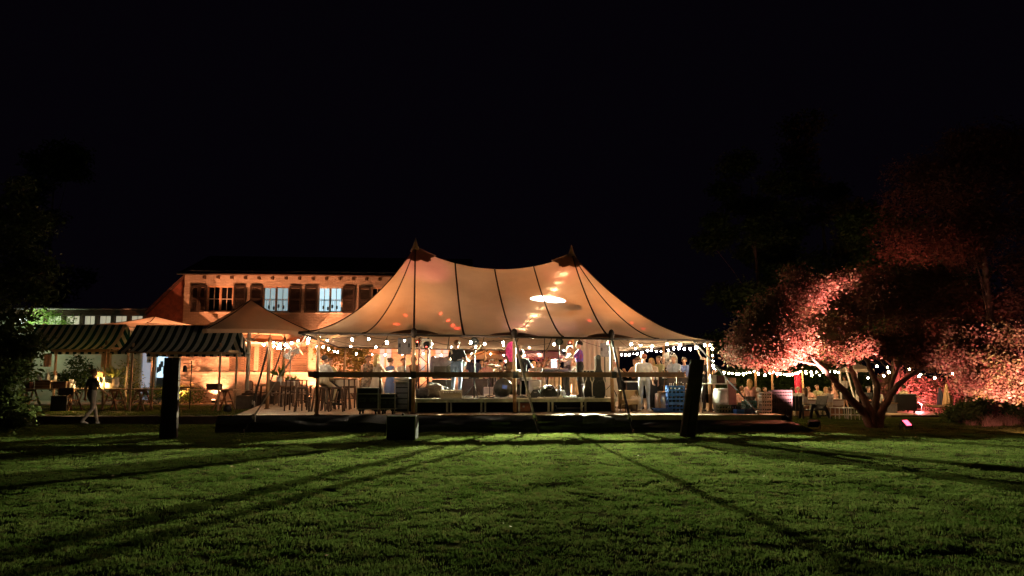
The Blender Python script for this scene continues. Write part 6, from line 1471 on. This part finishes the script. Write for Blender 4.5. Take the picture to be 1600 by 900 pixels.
MC = [(Q(1240, 470, 22.0), (.8, .8, .5), 230), (Q(1205, 495, 21.7), (.7, .7, .5), 230), (Q(1180, 525, 21.6), (.65, .7, .5), 200), (Q(1160, 552, 21.8), (.45, .6, .35), 110), (Q(1225, 530, 21.8), (.8, .7, .55), 230), (Q(1270, 450, 22.2), (.7, .7, .35), 150), (Q(1310, 440, 22.4), (.5, .6, .28), 80), (Q(1205, 560, 21.6), (.55, .5, .25), 120), (Q(1240, 425, 22.6), (.3, .3, .2), 30),
      (Q(1300, 500, 23.4), (1.0, 1.0, .7), 230), (Q(1350, 470, 23.8), (1.3, 1.2, .8), 280), (Q(1410, 455, 24), (1.4, 1.2, .9), 280), (Q(1290, 550, 22.8), (1.0, .9, .3), 190), (Q(1345, 540, 22.8), (1.0, .9, .35), 220), (Q(1400, 540, 22.9), (1.1, .9, .4), 220), (Q(1460, 510, 23.2), (1.2, 1.0, .8), 250), (Q(1450, 560, 22.8), (.9, .8, .3), 160), (Q(1470, 450, 24), (1.2, 1, .7), 180),
      (Q(1530, 525, 21.8), (.9, .8, .45), 260), (Q(1580, 530, 21.6), (.8, .8, .5), 240), (Q(1510, 560, 21.6), (.6, .6, .4), 180), (Q(1545, 575, 21.4), (.7, .6, .4), 230), (Q(1590, 570, 21.4), (.5, .6, .45), 150), (Q(1522, 597, 21.3), (.35, .4, .28), 80), (Q(1568, 608, 21.3), (.42, .35, .22), 80), (Q(1585, 618, 21.3), (.2, .25, .15), 25), (Q(1640, 540, 21.8), (1, .9, .8), 200)]
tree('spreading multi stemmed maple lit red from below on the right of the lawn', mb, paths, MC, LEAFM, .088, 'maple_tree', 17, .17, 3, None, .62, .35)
# dark tall trees behind
def bigtree(label, px, Y, pt, w, nclump, leafm, seed, zbot=1.5, size=.2, group='tall dark trees behind the garden', k=150, per=8):
    x = PX(px, Y, 0); b = Vector((x, Y, lawn_h(x, Y)-.1)); zt = PZ(pt, Y); rg = random.Random(seed); cl = []
    for i in range(nclump):
        u = rg.random(); z = zbot+(zt-zbot)*u; r = w*math.sin(math.pi*min(.97, .18+.78*u))**.8; a = rg.uniform(0, 6.28); q = r*math.sqrt(rg.uniform(.15, 1))
        s = rg.uniform(.5, 1.1)*w*.28
        cl.append(((x+q*math.cos(a), Y+q*math.sin(a), z), (s, s, s*.55), int(k*rg.uniform(.6, 1.2))))
    ps = [([b, b+Vector((.1, 0, zt*.4)), b+Vector((-.1, .1, zt*.9))], w*.05, .03)]
    for c, r, n in cl[::6]: ps.append(([b+Vector((0, 0, max(1, c[2]*.6))), (Vector(c)+b+Vector((0, 0, c[2]*.6)))/2+Vector((0, 0, -b.z*.5)), Vector(c)], .035, .01))
    return tree(label, b, ps, cl, leafm, size, 'tree', per, .3, seed, group, .45, .2)
bigtree('tall dark tree at the far right faintly lit red on its left side', 1555, 31, 215, 4.6, 70, LEAFP, 11, 2.2, .13, k=190)
bigtree('dark broad tree behind the maple crown', 1400, 37, 330, 4.5, 26, LEAFD, 12, 3.0, .22)
bigtree('tall dim conifer behind the marquee on the right', 1190, 47, 245, 4.4, 30, LEAFD, 13, 3.2, .26, k=120)
bigtree('tall dark tree between the conifer and the right edge', 1300, 52, 190, 5.5, 30, LEAFD, 14, 3.4, .3, k=120)
bigtree('dark tree far left behind the annexe', 60, 55, 230, 5, 22, LEAFD, 15, 4, .3, k=110)
# foliage of the tree at the left edge
LX = Vector((PX(-75, 17.5, 0), 17.5, 0)); lt = []
rg = random.Random(5)
for (px, py, r, n) in ((20, 330, .55, 60), (55, 350, .4, 40), (10, 380, .6, 70), (40, 410, .45, 55), (70, 420, .3, 30), (15, 440, .6, 90), (50, 455, .4, 50), (5, 500, .55, 90), (15, 540, .5, 110), (35, 548, .25, 50), (52, 530, .16, 20), (8, 585, .45, 100), (30, 575, .22, 40), (8, 625, .4, 90), (18, 655, .3, 70), (-30, 350, .8, 90), (-40, 450, .9, 120), (-40, 560, .9, 120), (30, 290, .3, 20), (35, 645, .2, 30)):
    lt.append((WP(px, py, 17.2+rg.uniform(-.6, .6)), (r, r, r*.6), int(n*1.5)))
tree('dark leafy tree overhanging the left edge of the lawn', LX, [([LX, LX+Vector((.1, 0, 2.5)), LX+Vector((0, .2, 5.8))], .2, .06), ([LX+Vector((.05, 0, 1.6)), WP(5, 545, 17.2), WP(60, 540, 17.2)], .06, .012), ([LX+Vector((.1, 0, 2.6)), WP(0, 450, 17.2), WP(70, 425, 17.2)], .06, .012), ([LX+Vector((.1, 0, .6)), WP(0, 640, 17.1), WP(30, 650, 17.1)], .04, .012)], lt, mat('left_leaf', (.075, .095, .025), .55, .35, 2, trans=.25, tcol=(.1, .12, .03)), .13, 'tree', 7, .14, 5, None, .42, .4)
def plant(label, loc, clumps, leafm, size, name='shrub', cat='shrub', per=7, spread=.12, seed=1, group=None, asp=.45, stem=True, droop=0, shell=.2):
    b = Vector(loc); t = thing(name, label, cat, b, 0, group)
    if stem:
        m = MB()
        for c, r, n in clumps: m.tube([(0, 0, 0), (Vector(c)-b)*.5+Vector((.03, 0, .02)), Vector(c)-b], [.022, .014, .006], 5)
        m.build('stem', BARKM, t)
    leaf_mesh('foliage', t, clumps, leafm, size, per, spread, seed, asp, shell, b, droop); return t
# plants
gx = pd(555, 33.6)
plant('tall golden lit climbing plant on the house wall behind the guests', gx, [(WP(px, py, 33.6), (r, .35, r), n) for px, py, r, n in ((510, 550, .5, 60), (530, 543, .6, 90), (552, 545, .7, 110), (567, 555, .45, 80), (545, 562, .6, 80), (562, 575, .5, 70), (520, 560, .4, 40), (500, 548, .3, 25), (555, 590, .5, 50))], LEAFY2, .13, 'climbing_plant', 'plant', 6, .14, 21)
def low_hedge(label, px0, px1, py_t, Y, zb, leafm, n, seed, size=.1, depth=.4, name='hedge', per=7):
    x0, x1 = PX(px0, Y, zb), PX(px1, Y, zb); zt = PZ(py_t, Y); cl = []; k = max(2, int((x1-x0)/.55)); rg = random.Random(seed)
    for i in range(k+1): cl.append(((x0+(x1-x0)*i/k, Y+rg.uniform(-.1, .1), zb+(zt-zb)*rg.uniform(.4, .62)), (.42, depth, (zt-zb)*rg.uniform(.38, .55)), n))
    return plant(label, ((x0+x1)/2, Y, zb), cl, leafm, size, name, 'hedge', per, .1, seed, None, .45, True, 0, .4)
low_hedge('low clipped shrubs along the annexe behind the second stall', 198, 300, 598, 33.2, UZ, LEAFG, 60, 31)
low_hedge('leafy bed between the two striped stalls', 172, 206, 560, 32.2, UZ, mat('leaf_pale2', (.16, .18, .06), .6, .35, 3, trans=.3, tcol=(.2, .22, .05)), 60, 32, .12, .35, 'shrub')
low_hedge('row of flowering plants at the house wall beside the uplight', 283, 318, 600, 33.6, UZ, mat('leaf_dry', (.2, .13, .06), .6, .35, 3, trans=.3), 28, 33, .09, .25, 'shrub')
plant('young bamboo growing over the roof edge of the annexe', (PX(70, 36.6, 3.3), 36.7, 3.2), [(WP(px, py, 36.7), (.32, .25, h), 26) for px, py, h in ((48, 497, .35), (60, 500, .4), (78, 500, .45), (92, 503, .35), (108, 503, .4), (36, 505, .3), (66, 488, .25), (84, 490, .2))], mat('leaf_lime', (.22, .36, .1), .6, .3, 3, trans=.4, tcol=(.3, .5, .12)), .16, 'bamboo', 'plant', 5, .1, 41, None, .25)
plant('dark shrub in a pot behind the first stall', (PX(120, 31.5, UZ), 31.5, UZ), [(WP(px, py, 31.5), (.4, .35, .4), 60) for px, py in ((112, 590), (122, 570), (130, 600), (105, 605), (140, 585), (88, 595))], LEAFD, .13, 'shrub', 'shrub', 7, .12, 42)
low_hedge('dark hedge closing the garden behind the festoon poles', 1120, 1345, 570, 43, -.25, LEAFD, 160, 51, .2, .7, 'hedge', 8)
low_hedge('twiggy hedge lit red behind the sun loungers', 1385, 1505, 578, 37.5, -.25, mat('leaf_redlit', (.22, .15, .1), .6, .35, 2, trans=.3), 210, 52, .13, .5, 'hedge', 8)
for i, (px, Y, pt, w, n, lm, lab) in enumerate(((1500, 25.0, 628, .55, 90, LEAFG, 'leafy shrub right of the red floodlight'), (1535, 26, 622, .7, 100, LEAFD, 'dark shrub under the drooping lit branches'), (1585, 25.5, 628, .7, 110, LEAFP, 'reddish shrub at the right edge'), (1570, 27.5, 585, .9, 110, LEAFD, 'tall dark shrub behind the right edge'), (1625, 24.5, 600, .9, 110, LEAFD, 'dark shrub just at the right border'))):
    x = PX(px, Y, 0); zt = PZ(pt, Y); rg = random.Random(60+i)
    plant(lab, (x, Y, lawn_h(x, Y)), [((x+rg.uniform(-w, w)*.8, Y+rg.uniform(-.3, .3), zt*rg.uniform(.3, .75)), (w*.5, w*.45, zt*.3), n//2) for _ in range(8)], lm, .12, 'shrub', 'shrub', 7, .12, 60+i)
# tufted border grass
bg_ = MB()
cents = [(random.uniform(1500, 1625), random.uniform(23.0, 25.2), random.uniform(.15, .5)) for _ in range(34)]
for i in range(1100):
    cpx, cY, ch = cents[i % 34]; px = random.gauss(cpx, 5); Y = random.gauss(cY, .13); x = PX(px, Y, 0); z = lawn_h(x, Y); h = ch*random.uniform(.35, 1.1); a = random.uniform(0, 6.28); l = random.uniform(.2, 1.0)*h; w = .006
    bg_.add([(x-w, Y, z), (x+w, Y, z), (x+l*.4*math.cos(a)+w*.6, Y+l*.4*math.sin(a), z+h*.6), (x+l*.4*math.cos(a)-w*.6, Y+l*.4*math.sin(a), z+h*.6), (x+l*math.cos(a), Y+l*math.sin(a), z+h)], [(0, 1, 2, 3), (3, 2, 4)])
tag(bg_.build('border_grass', mat('dry_grass', (.26, .17, .1), .7, .3, 3)), None, None, None, 'stuff')

# ------------------------------------------------------------------ garden furniture on the right
gt0 = pg(1277, 33.6); gtb = thing('garden_table', 'long timber garden table with white linen where guests sit', 'table', gt0, R(3), None)
m = MB()
for i in range(5): m.box((0, -.4+.2*i, .73), (2.0, .192, .04))
m.build('tabletop', WOOD, gtb); m = MB()
for sx in (-1, 1): m.box((sx*.75, 0, .36), (.5, .7, .71))
m.build('pedestal', mat('orange_timber', (.26, .13, .06), .6, .3, 4, .2, 25), gtb)
tcl = MB(); tcl.grid(lambda u, v: (-1.0+2.0*u, -.47+.94*v, .012+.01*math.sin(u*17+v*9)), 24, 8); tcl.grid(lambda u, v: (-1.0+2.0*u, -.475-.02*math.sin(u*22)*v, .01-.22*v*(1+.3*math.sin(u*9))), 30, 3); tag(tcl.build('tablecloth', mat('white_linen', (.65, .58, .52), .9, .05, 5), None, (gt0[0], gt0[1], gt0[2]+.752), R(3)), 'white linen spread over the garden table', 'tablecloth')
def lounge(label, px, Y, rz):
    t = thing('garden_chair', label, 'chair', pg(px, Y), R(rz), 'black wooden garden lounge chairs'); m = MB()
    for i in range(5): m.box((-.26+.13*i, -.0, .38), (.12, .5, .03), M=Matrix.Rotation(R(8), 4, 'X'))
    m.build('seat', BLACK, t); m = MB()
    for i in range(5): m.box((-.26+.13*i, .36, .62), (.12, .03, .6), M=Matrix.Rotation(R(-18), 4, 'X'))
    m.build('backrest', BLACK, t)
    for sx in (-1, 1):
        m = MB(); m.bar((sx*.34, -.3, .55), (sx*.34, -.42, 0), .05, .1); m.bar((sx*.34, .25, .52), (sx*.34, .52, 0), .05, .12); m.build('leg', BLACK, t)
        m = MB(); m.box((sx*.34, -.02, .57), (.12, .75, .03)); m.build('armrest', BLACK, t)
    return t
lounge('black wooden lounge chair left, beside the black crates', 1241, 29.5, 160); lounge('black wooden lounge chair right, before the garden table', 1272, 29.8, -75)
def wstool(label, px, Y, rz, proto=[None]):
    if proto[0]: return dup(proto[0], pg(px, Y), R(rz), label)
    t = thing('garden_stool', label, 'stool', pg(px, Y), R(rz), 'thin legged white garden stools'); m = MB(); m.box((0, 0, .46), (.42, .42, .03), bev=.01); m.build('seat', WHITE, t)
    for sx in (-1, 1):
        for sy in (-1, 1): m = MB(); m.tube([(sx*.18, sy*.18, .46), (sx*.2, sy*.2, 0)], .014, 6); m.build('leg', WHITE, t)
    m = MB(); m.tube([(-.19, -.19, .2), (.19, -.19, .2), (.19, .19, .2), (-.19, .19, .2), (-.19, -.19, .2)], .01, 5); m.build('stretcher', WHITE, t); proto[0] = t; return t
for px, Y, rz, lab in ((1309, 29.3, 5, 'left white garden stool under the maple branches'), (1324, 28.6, 20, 'middle white garden stool under the maple branches'), (1337, 28.2, -10, 'right white garden stool under the maple branches')): wstool(lab, px, Y, rz)
ba = thing('armchair', 'boxy black armchair with its back to the lawn before the red hedge', 'armchair', pg(1410, 34.6), R(178)); m = MB(); m.box((0, .36, .6), (1.0, .16, .75), bev=.04); m.build('backrest', BLACK, ba); m = MB(); m.box((0, -.05, .38), (.72, .66, .2), bev=.05); m.build('seat', BLACK, ba)
for sx in (-1, 1): m = MB(); m.box((sx*.44, -.02, .42), (.14, .74, .42), bev=.04); m.build('armrest', BLACK, ba)
m = MB()
for sx in (-1, 1):
    for sy in (-1, 1): m.box((sx*.4, sy*.3, .1), (.06, .06, .2))
m.build('leg', DWOOD, ba)
boxthing('side_table', 'low grey side table left of the black armchair', 'table', pg(1390, 34.4), (.5, .5, .55), GREYP, 0, [('top', WOOD, [((0, 0, .56), (.56, .56, .03))])])
lt_ = bpy.data.objects.new('low_terrace', None); COL.objects.link(lt_); struct(lt_)
x0, x1 = PX(1383, 33, 0), PX(1512, 33, 0); zz = lawn_h(x0+1, 34)
m = MB()
for i in range(16): m.box(((x0+x1)/2, 32.6+.2*i, zz+.1), (x1-x0, .19, .04))
stuff(m.build('board', DECKW, lt_)); m = MB(); m.box(((x0+x1)/2, 34.1, zz+.03), (x1-x0-.04, 3.1, .1)); struct(m.build('terrace_frame', DWOOD, lt_))
def sunbed(label, px, Y, rz):
    p = pg(px, Y); t = thing('sun_lounger', label, 'sun lounger', (p[0], p[1], p[2]+.12), R(rz), 'sun loungers on the low terrace'); m = MB()
    for i in range(9): m.box((0, -.75+.13*i, .28), (.6, .11, .03))
    m.build('slat', PALEW, t); m = MB()
    for i in range(5): m.box((0, .42+.11*i, .33+.09*i), (.6, .1, .03), M=Matrix.Rotation(R(38), 4, 'X'))
    m.build('backrest', PALEW, t); m = MB()
    for sx in (-1, 1): m.bar((sx*.32, -.82, .26), (sx*.32, .4, .26), .04, .06); m.bar((sx*.32, -.75, .26), (sx*.32, -.75, 0), .05); m.bar((sx*.32, .35, .26), (sx*.32, .35, 0), .05)
    m.build('frame', WOOD, t); return t
sunbed('wooden sun lounger with raised back before the red hedge', 1457, 34.6, 70); sunbed('second wooden sun lounger nearer the shrub', 1470, 33.6, 75)
def closed_parasol(label, px, Y, py_t, m_, r):
    p = pg(px, Y); t = thing('closed_parasol', label, 'parasol', p, 0, 'closed parasols by the loungers'); h = PZ(py_t, Y)-p[2]
    m = MB(); m.grid(lambda u, v: ((.04+r*v**.8)*(1+.14*math.cos(6.283*u*8)*v)*math.cos(6.283*u), (.04+r*v**.8)*(1+.14*math.cos(6.283*u*8)*v)*math.sin(6.283*u), h*(1-v)+.28*v), 64, 8); m.build('folded_canopy', m_, t)
    m = MB(); m.tube([(0, 0, 0), (0, 0, h+.05)], .025, 8); m.build('pole', WOOD, t); m = MB(); m.lathe([(.28, 0), (.28, .05), (.05, .08)], n=16); m.build('base', IRON, t)
closed_parasol('closed orange lit parasol beside the sun loungers', 1482, 34.5, 600, mat('orange_canopy', (.5, .33, .18), .85, .06, 5), .2)
closed_parasol('closed dark blue parasol behind the orange one', 1471, 35.3, 606, mat('navy_canopy', (.04, .05, .09), .85, .1, 5), .16)
hb_ = thing('high_chair', 'wooden ladder backed frame chair before the dark shrubs on the right', 'chair', pg(1525, 29.0), R(-8)); hq = PZ(612, 29)-pg(1525, 29)[2]; m = MB()
for sx in (-1, 1): m.bar((sx*.24, .2, 0), (sx*.22, .2, hq), .05); 
m.build('leg', mat('painted_frame', (.5, .32, .26), .6, .1, 6), hb_); m = MB()
for z in (hq-.03, hq*.72, hq*.35): m.bar((-.22, .2, z), (.22, .2, z), .05, .07)
m.build('rung', mat('painted_frame', (.5, .32, .26)), hb_); m = MB(); m.box((0, .2, hq*.86), (.4, .02, hq*.2)); m.build('backrest', mat('dark_panel', (.06, .03, .025), .7, .1, 6), hb_); m = MB(); m.box((0, 0, hq*.4), (.48, .4, .03)); m.build('seat', WOOD, hb_)
for sx in (-1, 1): m = MB(); m.bar((sx*.22, -.18, hq*.4), (sx*.23, -.2, 0), .045); m.build('leg', mat('painted_frame', (.5, .32, .26)), hb_)
# pavilion with flat white canopy and magenta curtain
pv = thing('garden_pavilion', 'small garden pavilion with pale canopy and white posts behind the maple stems', 'pavilion', pg(1340, 37.5), 0); pz = pv.location.z
x0, x1 = PX(1322, 37.5, 2)-pv.location.x, PX(1352, 37.5, 2)-pv.location.x; zt = PZ(577, 37)-pz
m = MB(); m.grid(lambda u, v: (x0+(x1-x0)*u, -.9+1.8*v, zt+.35*(1-max(abs(2*u-1), abs(2*v-1)))), 12, 12); m.build('canopy', mat('pavilion_cloth', (.6, .5, .42), .8, .05, 4, trans=.3), pv)
for q in (-.9, .9): m = MB(); m.box(((x0+x1)/2, q, zt-.06), (x1-x0, .02, .16)); m.build('valance', mat('pavilion_cloth', (.6, .5, .42)), pv)
for x in (x0+.05, x1-.05):
    for y in (-.88, .88): m = MB(); m.bar((x, y, 0), (x, y, zt), .07); m.build('post', WHITE, pv)
lb2 = thing('leaning_pole', 'pale pole leaning beside the maple stems', 'pole', pg(1341, 36), 0); m = MB(); m.tube([(0, 0, 0), (-.45, .1, PZ(574, 36)-lb2.location.z)], .04, 8); m.build('shaft', WHITE, lb2); m = MB(); m.cyl((0, 0, 0), (0, 0, .03), .1, .1, 10); m.build('foot', WHITE, lb2)
mc = pg(1384, 38); zc_ = PZ(593, 38)-mc[2]; cm = thing('curtain', 'magenta curtain hanging behind the maple stems', 'curtain', mc)
m = MB(); m.grid(lambda u, v: (-.46+.92*u, .05*math.sin(u*26), zc_*(1-v)+.05), 50, 4); m.build('cloth', mat('magenta_cloth', (.3, .03, .16), .9, .08, 5), cm); m = MB(); m.bar((-.55, 0, zc_+.07), (.55, 0, zc_+.07), .04); m.bar((-.5, 0, 0), (-.5, 0, zc_+.05), .05); m.bar((.5, 0, 0), (.5, 0, zc_+.05), .05); m.build('frame', WOOD, cm)
rc = pg(1253, 39); zr_ = PZ(584, 39)-rc[2]; c2 = thing('curtain', 'narrow red curtain tied to a festoon pole behind the garden table', 'curtain', (rc[0]-.1, rc[1]+.1, rc[2])); m = MB(); m.grid(lambda u, v: (-.18+.36*u, .03*math.sin(u*20), zr_*(1-v)), 20, 3); m.build('cloth', mat('red_cloth', (.5, .03, .08), .9, .08, 5), c2); m = MB(); m.bar((-.2, 0, zr_), (.2, 0, zr_), .03); m.build('rod', WOOD, c2)
# festoon poles and strings in the garden
GP = [(1117, 26, 573), (1183, 31, 577), (1209, 33, 578), (1256, 38.8, 577), (1300, 37, 570), (1347, 34, 586)]
tops = []
for i, (px, Y, py) in enumerate(GP):
    b = pg(px, Y); zt = PZ(py, Y); tops.append(Vector((b[0], Y, zt)))
    if px in (1300, 1347): continue
    pole(['timber festoon pole behind the right corner of the tent', 'timber festoon pole behind the stacked crates', 'thin pink lit festoon pole right of the crates', 'festoon pole with the red curtain behind the garden table'][i], b, (b[0], Y, zt+.05), .05, 'festoon poles in the garden')
c0 = T(6.3, -5.5, 2.62)
festoon('garden bulb string from the tent corner to the crates', [c0, tops[0], tops[1]], .55, BULBG, .036, .15, 'strings of garden bulbs')
festoon('garden bulb string along the festoon poles behind the crates', [tops[1], tops[2], tops[3]], .7, BULBG, .046, .15, 'strings of garden bulbs')
festoon('garden bulb string above the garden table up to the pavilion', [tops[3], WP(1300, 576, 36), WP(1322, 566, 35)], .75, BULBG, .046, .25, 'strings of garden bulbs')
festoon('garden bulb string sagging low among the maple stems', [tops[3], WP(1310, 577, 34), WP(1346, 586, 33), WP(1376, 586, 33), WP(1392, 574, 34)], .85, BULBG, .046, .06, 'strings of garden bulbs')
festoon('garden bulb string high under the maple crown', [WP(1352, 560, 32), WP(1374, 570, 33), WP(1411, 569, 34), WP(1431, 576, 34), WP(1447, 586, 33)], .8, BULBG, .046, .05, 'strings of garden bulbs')
festoon('garden bulb string above the sun loungers', [WP(1415, 575, 34), WP(1447, 585, 34), WP(1476, 583, 34.5), WP(1496, 573, 35)], .9, BULBG, .046, .1, 'strings of garden bulbs')
gl_ = thing('garden_lantern', 'small glowing garden lantern at the foot of the shrub', 'lantern', pg(1503, 28.8, .0)); m = MB(); m.lathe([(.07, .3), (.09, .34), (.08, .46), (.02, .52)], n=12); m.build('glass', emit_mat('lantern_glow', (1, .55, .3), 2), gl_); m = MB(); m.tube([(0, 0, 0), (0, 0, .31)], .02, 8); m.build('post', BLACK, gl_)
# ------------------------------------------------------------------ floodlights on the ground
def flood(label, loc, tgt, power, col, angle, rz, extra=()):
    t = thing('floodlight', label, 'floodlight', loc, 0, 'red floodlights on the ground'); M = Matrix.Rotation(rz, 4, 'Z') @ Matrix.Rotation(R(-42), 4, 'X')
    m = MB(); m.box((0, 0, .17), (.32, .09, .24), M=M, bev=.01); m.build('housing', BLACK, t)
    m = MB(); m.box(Vector((0, 0, .17))+M @ Vector((0, -.05, 0)), (.27, .012, .19), M=M)
    m.build('lens', emit_mat('red_flood_lens', (1, .07, .12), 2.2), t)
    m = MB(); m.bar((-.18, 0, .02), (-.18, 0, .19), .03, .012); m.bar((.18, 0, .02), (.18, 0, .19), .03, .012); m.bar((-.18, 0, .01), (.18, 0, .01), .03, .02); m.build('bracket', BLACK, t)
    for q, (tg, pw, an) in enumerate([(tgt, power, angle)]+list(extra)):
        d = (Vector(tg)-Vector(loc)).normalized(); lamp('SPOT', 'flood_beam', tuple(Vector(loc)+Vector((0, 0, .17))+d*.2), pw, col, t, tg, .08, an, .7)
    return t
RED = (1, .36, .33)
def gl2(px, Y): x = PX(px, Y, 0); return (x, Y, lawn_h(x, Y))
flood('red floodlight glowing on the grass right of the maple trunk', gl2(1416, 21.9), WP(1530, 560, 21.3), 500, RED, 70, R(35), [(WP(1268, 462, 22.3), 2600, 42)])
flood('red floodlight hidden behind the black crate stacks under the maple', gl2(1272, 22.0), WP(1215, 488, 21.9), 6500, RED, 84, R(180))
flood('second red floodlight on the grass at the right border', gl2(1632, 19.6), WP(1550, 555, 21.6), 1500, RED, 75, R(60), [(WP(1550, 655, 23.5), 110, 60)])
flood('third red floodlight behind the border shrubs lighting the tall tree', gl2(1552, 27.2), WP(1535, 380, 30), 3200, (1, .22, .15), 95, R(190))
flood('red floodlight washing the hedge behind the loungers', pg(1436, 35.6, .15), WP(1445, 600, 37.5), 650, (1, .16, .18), 140, R(180), [(pg(1440, 33.2), 160, 120)])
# ------------------------------------------------------------------ lights that shine on the tent cloth from inside
def on_tent(px, py):
    lo, hi = 20., 34.; d = WP(px, py, 1.0+10)-Vector((0, 0, CAMZ)); d = d/d.y; Yp = None
    for i in range(700):
        Y = lo+(hi-lo)*i/700; p = Vector((0, 0, CAMZ))+d*Y; q = p-TC; c, s = math.cos(TH), math.sin(TH); lx, ly = q.x*c+q.y*s, -q.x*s+q.y*c
        if abs(lx) <= HXT and abs(ly) <= HYT and p.z <= tsurf(lx, ly): return p
    return Vector((0, 0, CAMZ))+d*26
def parcan(label, loc, tgt, power, col, angle, group='uplights at the tent poles'):
    t = thing('par_can', label, 'stage light', loc, 0, group); d = (Vector(tgt)-Vector(loc)).normalized(); Mq = d.to_track_quat('Z', 'Y').to_matrix().to_4x4()
    m = MB(); m.lathe([(.06, -.1), (.085, -.06), (.09, .1), (.08, .1)], (0, 0, .14), 14, Mq); m.build('can', BLACK, t); m = MB(); m.lathe([(.078, .09), (0, .095)], (0, 0, .14), 14, Mq); m.build('lens', emit_mat('par_lens_%d%d' % (col[1]*9, col[2]*9), col, 8), t)
    m = MB(); m.box((0, 0, .012), (.2, .14, .024)); m.bar((-.1, 0, .02), (-.1, 0, .16), .02); m.bar((.1, 0, .02), (.1, 0, .16), .02); m.build('bracket', BLACK, t)
    lamp('SPOT', 'par_beam', tuple(Vector(loc)+Vector((0, 0, .14))+d*.14), power, col, t, tgt, .08, angle, .8); return t
AMB = (1, .6, .34)
for lx, k in ((-3, 0), (3, 1)):
    for s in (-1, 1):
        p = T(lx+.25*s, .3, DZ); parcan(['amber uplight at the left centre pole, left side', 'amber uplight at the left centre pole, right side', 'amber uplight at the right centre pole, left side', 'amber uplight at the right centre pole, right side'][k*2+(s > 0)], tuple(p), tuple(T(lx+1.2*s, -1.6, 5)), 150, AMB, 120)
parcan('pink spotlight shining up at the left tent peak', tuple(T(-2.4, -.3, DZ)), tuple(on_tent(662, 414)), 420, (1, .25, .3), 30)
parcan('red spotlight shining up at the right tent peak', tuple(T(2.5, -.4, DZ)), tuple(on_tent(884, 420)), 400, (1, .25, .18), 28)
parcan('amber uplight in the left corner of the tent', tuple(T(-4.9, -.5, DZ)), tuple(T(-5.2, -2.5, 3.5)), 520, (1, .36, .1), 100)
parcan('amber uplight in the right corner of the tent', tuple(T(4.6, -1.0, DZ)), tuple(on_tent(930, 450)), 380, (1, .38, .11), 90)
def beam_light(label, loc, beams, col, group='effect lights throwing patches on the cloth'):
    t = thing('effect_light', label, 'stage light', loc, 0, group); m = MB(); m.box((0, 0, .03), (.26, .26, .06), bev=.01); m.build('base', BLACK, t); m = MB(); m.ell((0, 0, .17), .11, 12, 8); m.build('head', BLACK, t); m = MB(); m.ell((0, -.09, .2), .03, 8, 6); m.build('lens', emit_mat('beam_lens_%d%d' % (col[1]*9, col[2]*9), col, 10), t)
    for tg, pw, an, sx, roll in beams:
        l = lamp('SPOT', 'beam', tuple(Vector(loc)+Vector((0, 0, .3))), pw, col, t, tg, .004, an, .08); l.scale = (sx, 1, 1)
        if roll: l.rotation_euler = (l.rotation_euler.to_matrix() @ Matrix.Rotation(R(roll), 3, 'Z')).to_euler()
    return t
beam_light('white effect light clamped low on the right centre pole', tuple(T(2.6, -.3, 2.3)), [(on_tent(857, 467), 9000, 9, 3.0, 0)], (.62, .85, 1))
beam_light('red effect light clamped on the left centre pole', tuple(T(-2.86, -.2, 2.6)), [(on_tent(px, py), 5200, .85, sx, rl) for px, py, sx, rl in ((633, 492, 3, 40), (619, 506, 3.4, 5), (689, 489, 3, -45), (701, 500, 3, -40), (708, 508, 3, -30), (715, 513, 3, -15))], (1, .05, .03))
beam_light('red effect light clamped on the right centre pole', tuple(T(2.86, -.2, 2.6)), [(on_tent(px, py), 5200, .85, sx, rl) for px, py, sx, rl in ((922, 501, 3, 45), (920, 510, 3, 20), (920, 516, 2.6, 5), (967, 488, 3, -75), (988, 504, 3, -35), (1008, 513, 3.4, -15))], (1, .05, .03))
parcan('pink spotlight on the stage floor lighting the pink haired musician', tuple(T(-.1, -3.4, SZ)), (PX(800, 24, 2.4), 24.0, 2.4), 90, (1, .15, .45), 30, 'coloured floor spotlights on the stage')
parcan('pink spotlight added on the ground to brighten the ribbed parasol', (PX(836, 34.6), 34.6, DZ), (PX(845, 36, 3), 36, 3.2), 130, (1, .2, .4), 110, 'coloured floor spotlights on the stage')  # added lamp that tints and brightens the far parasol
parcan('warm spotlight added on the ground to brighten the orange parasol', (PX(770, 35.6), 35.6, DZ), (PX(776, 37, 3), 37, 3.0), 130, (1, .42, .15), 110, 'coloured floor spotlights on the stage')  # added lamp that brightens the parasol behind the band
parcan('added warm fill spotlight lighting the band from the audience side', tuple(T(.6, 1.2, DZ)), (PX(800, 24.5, 1.6), 24.5, 1.5), 260, (1, .75, .6), 90, 'coloured floor spotlights on the stage')  # added fill for the band and the guests
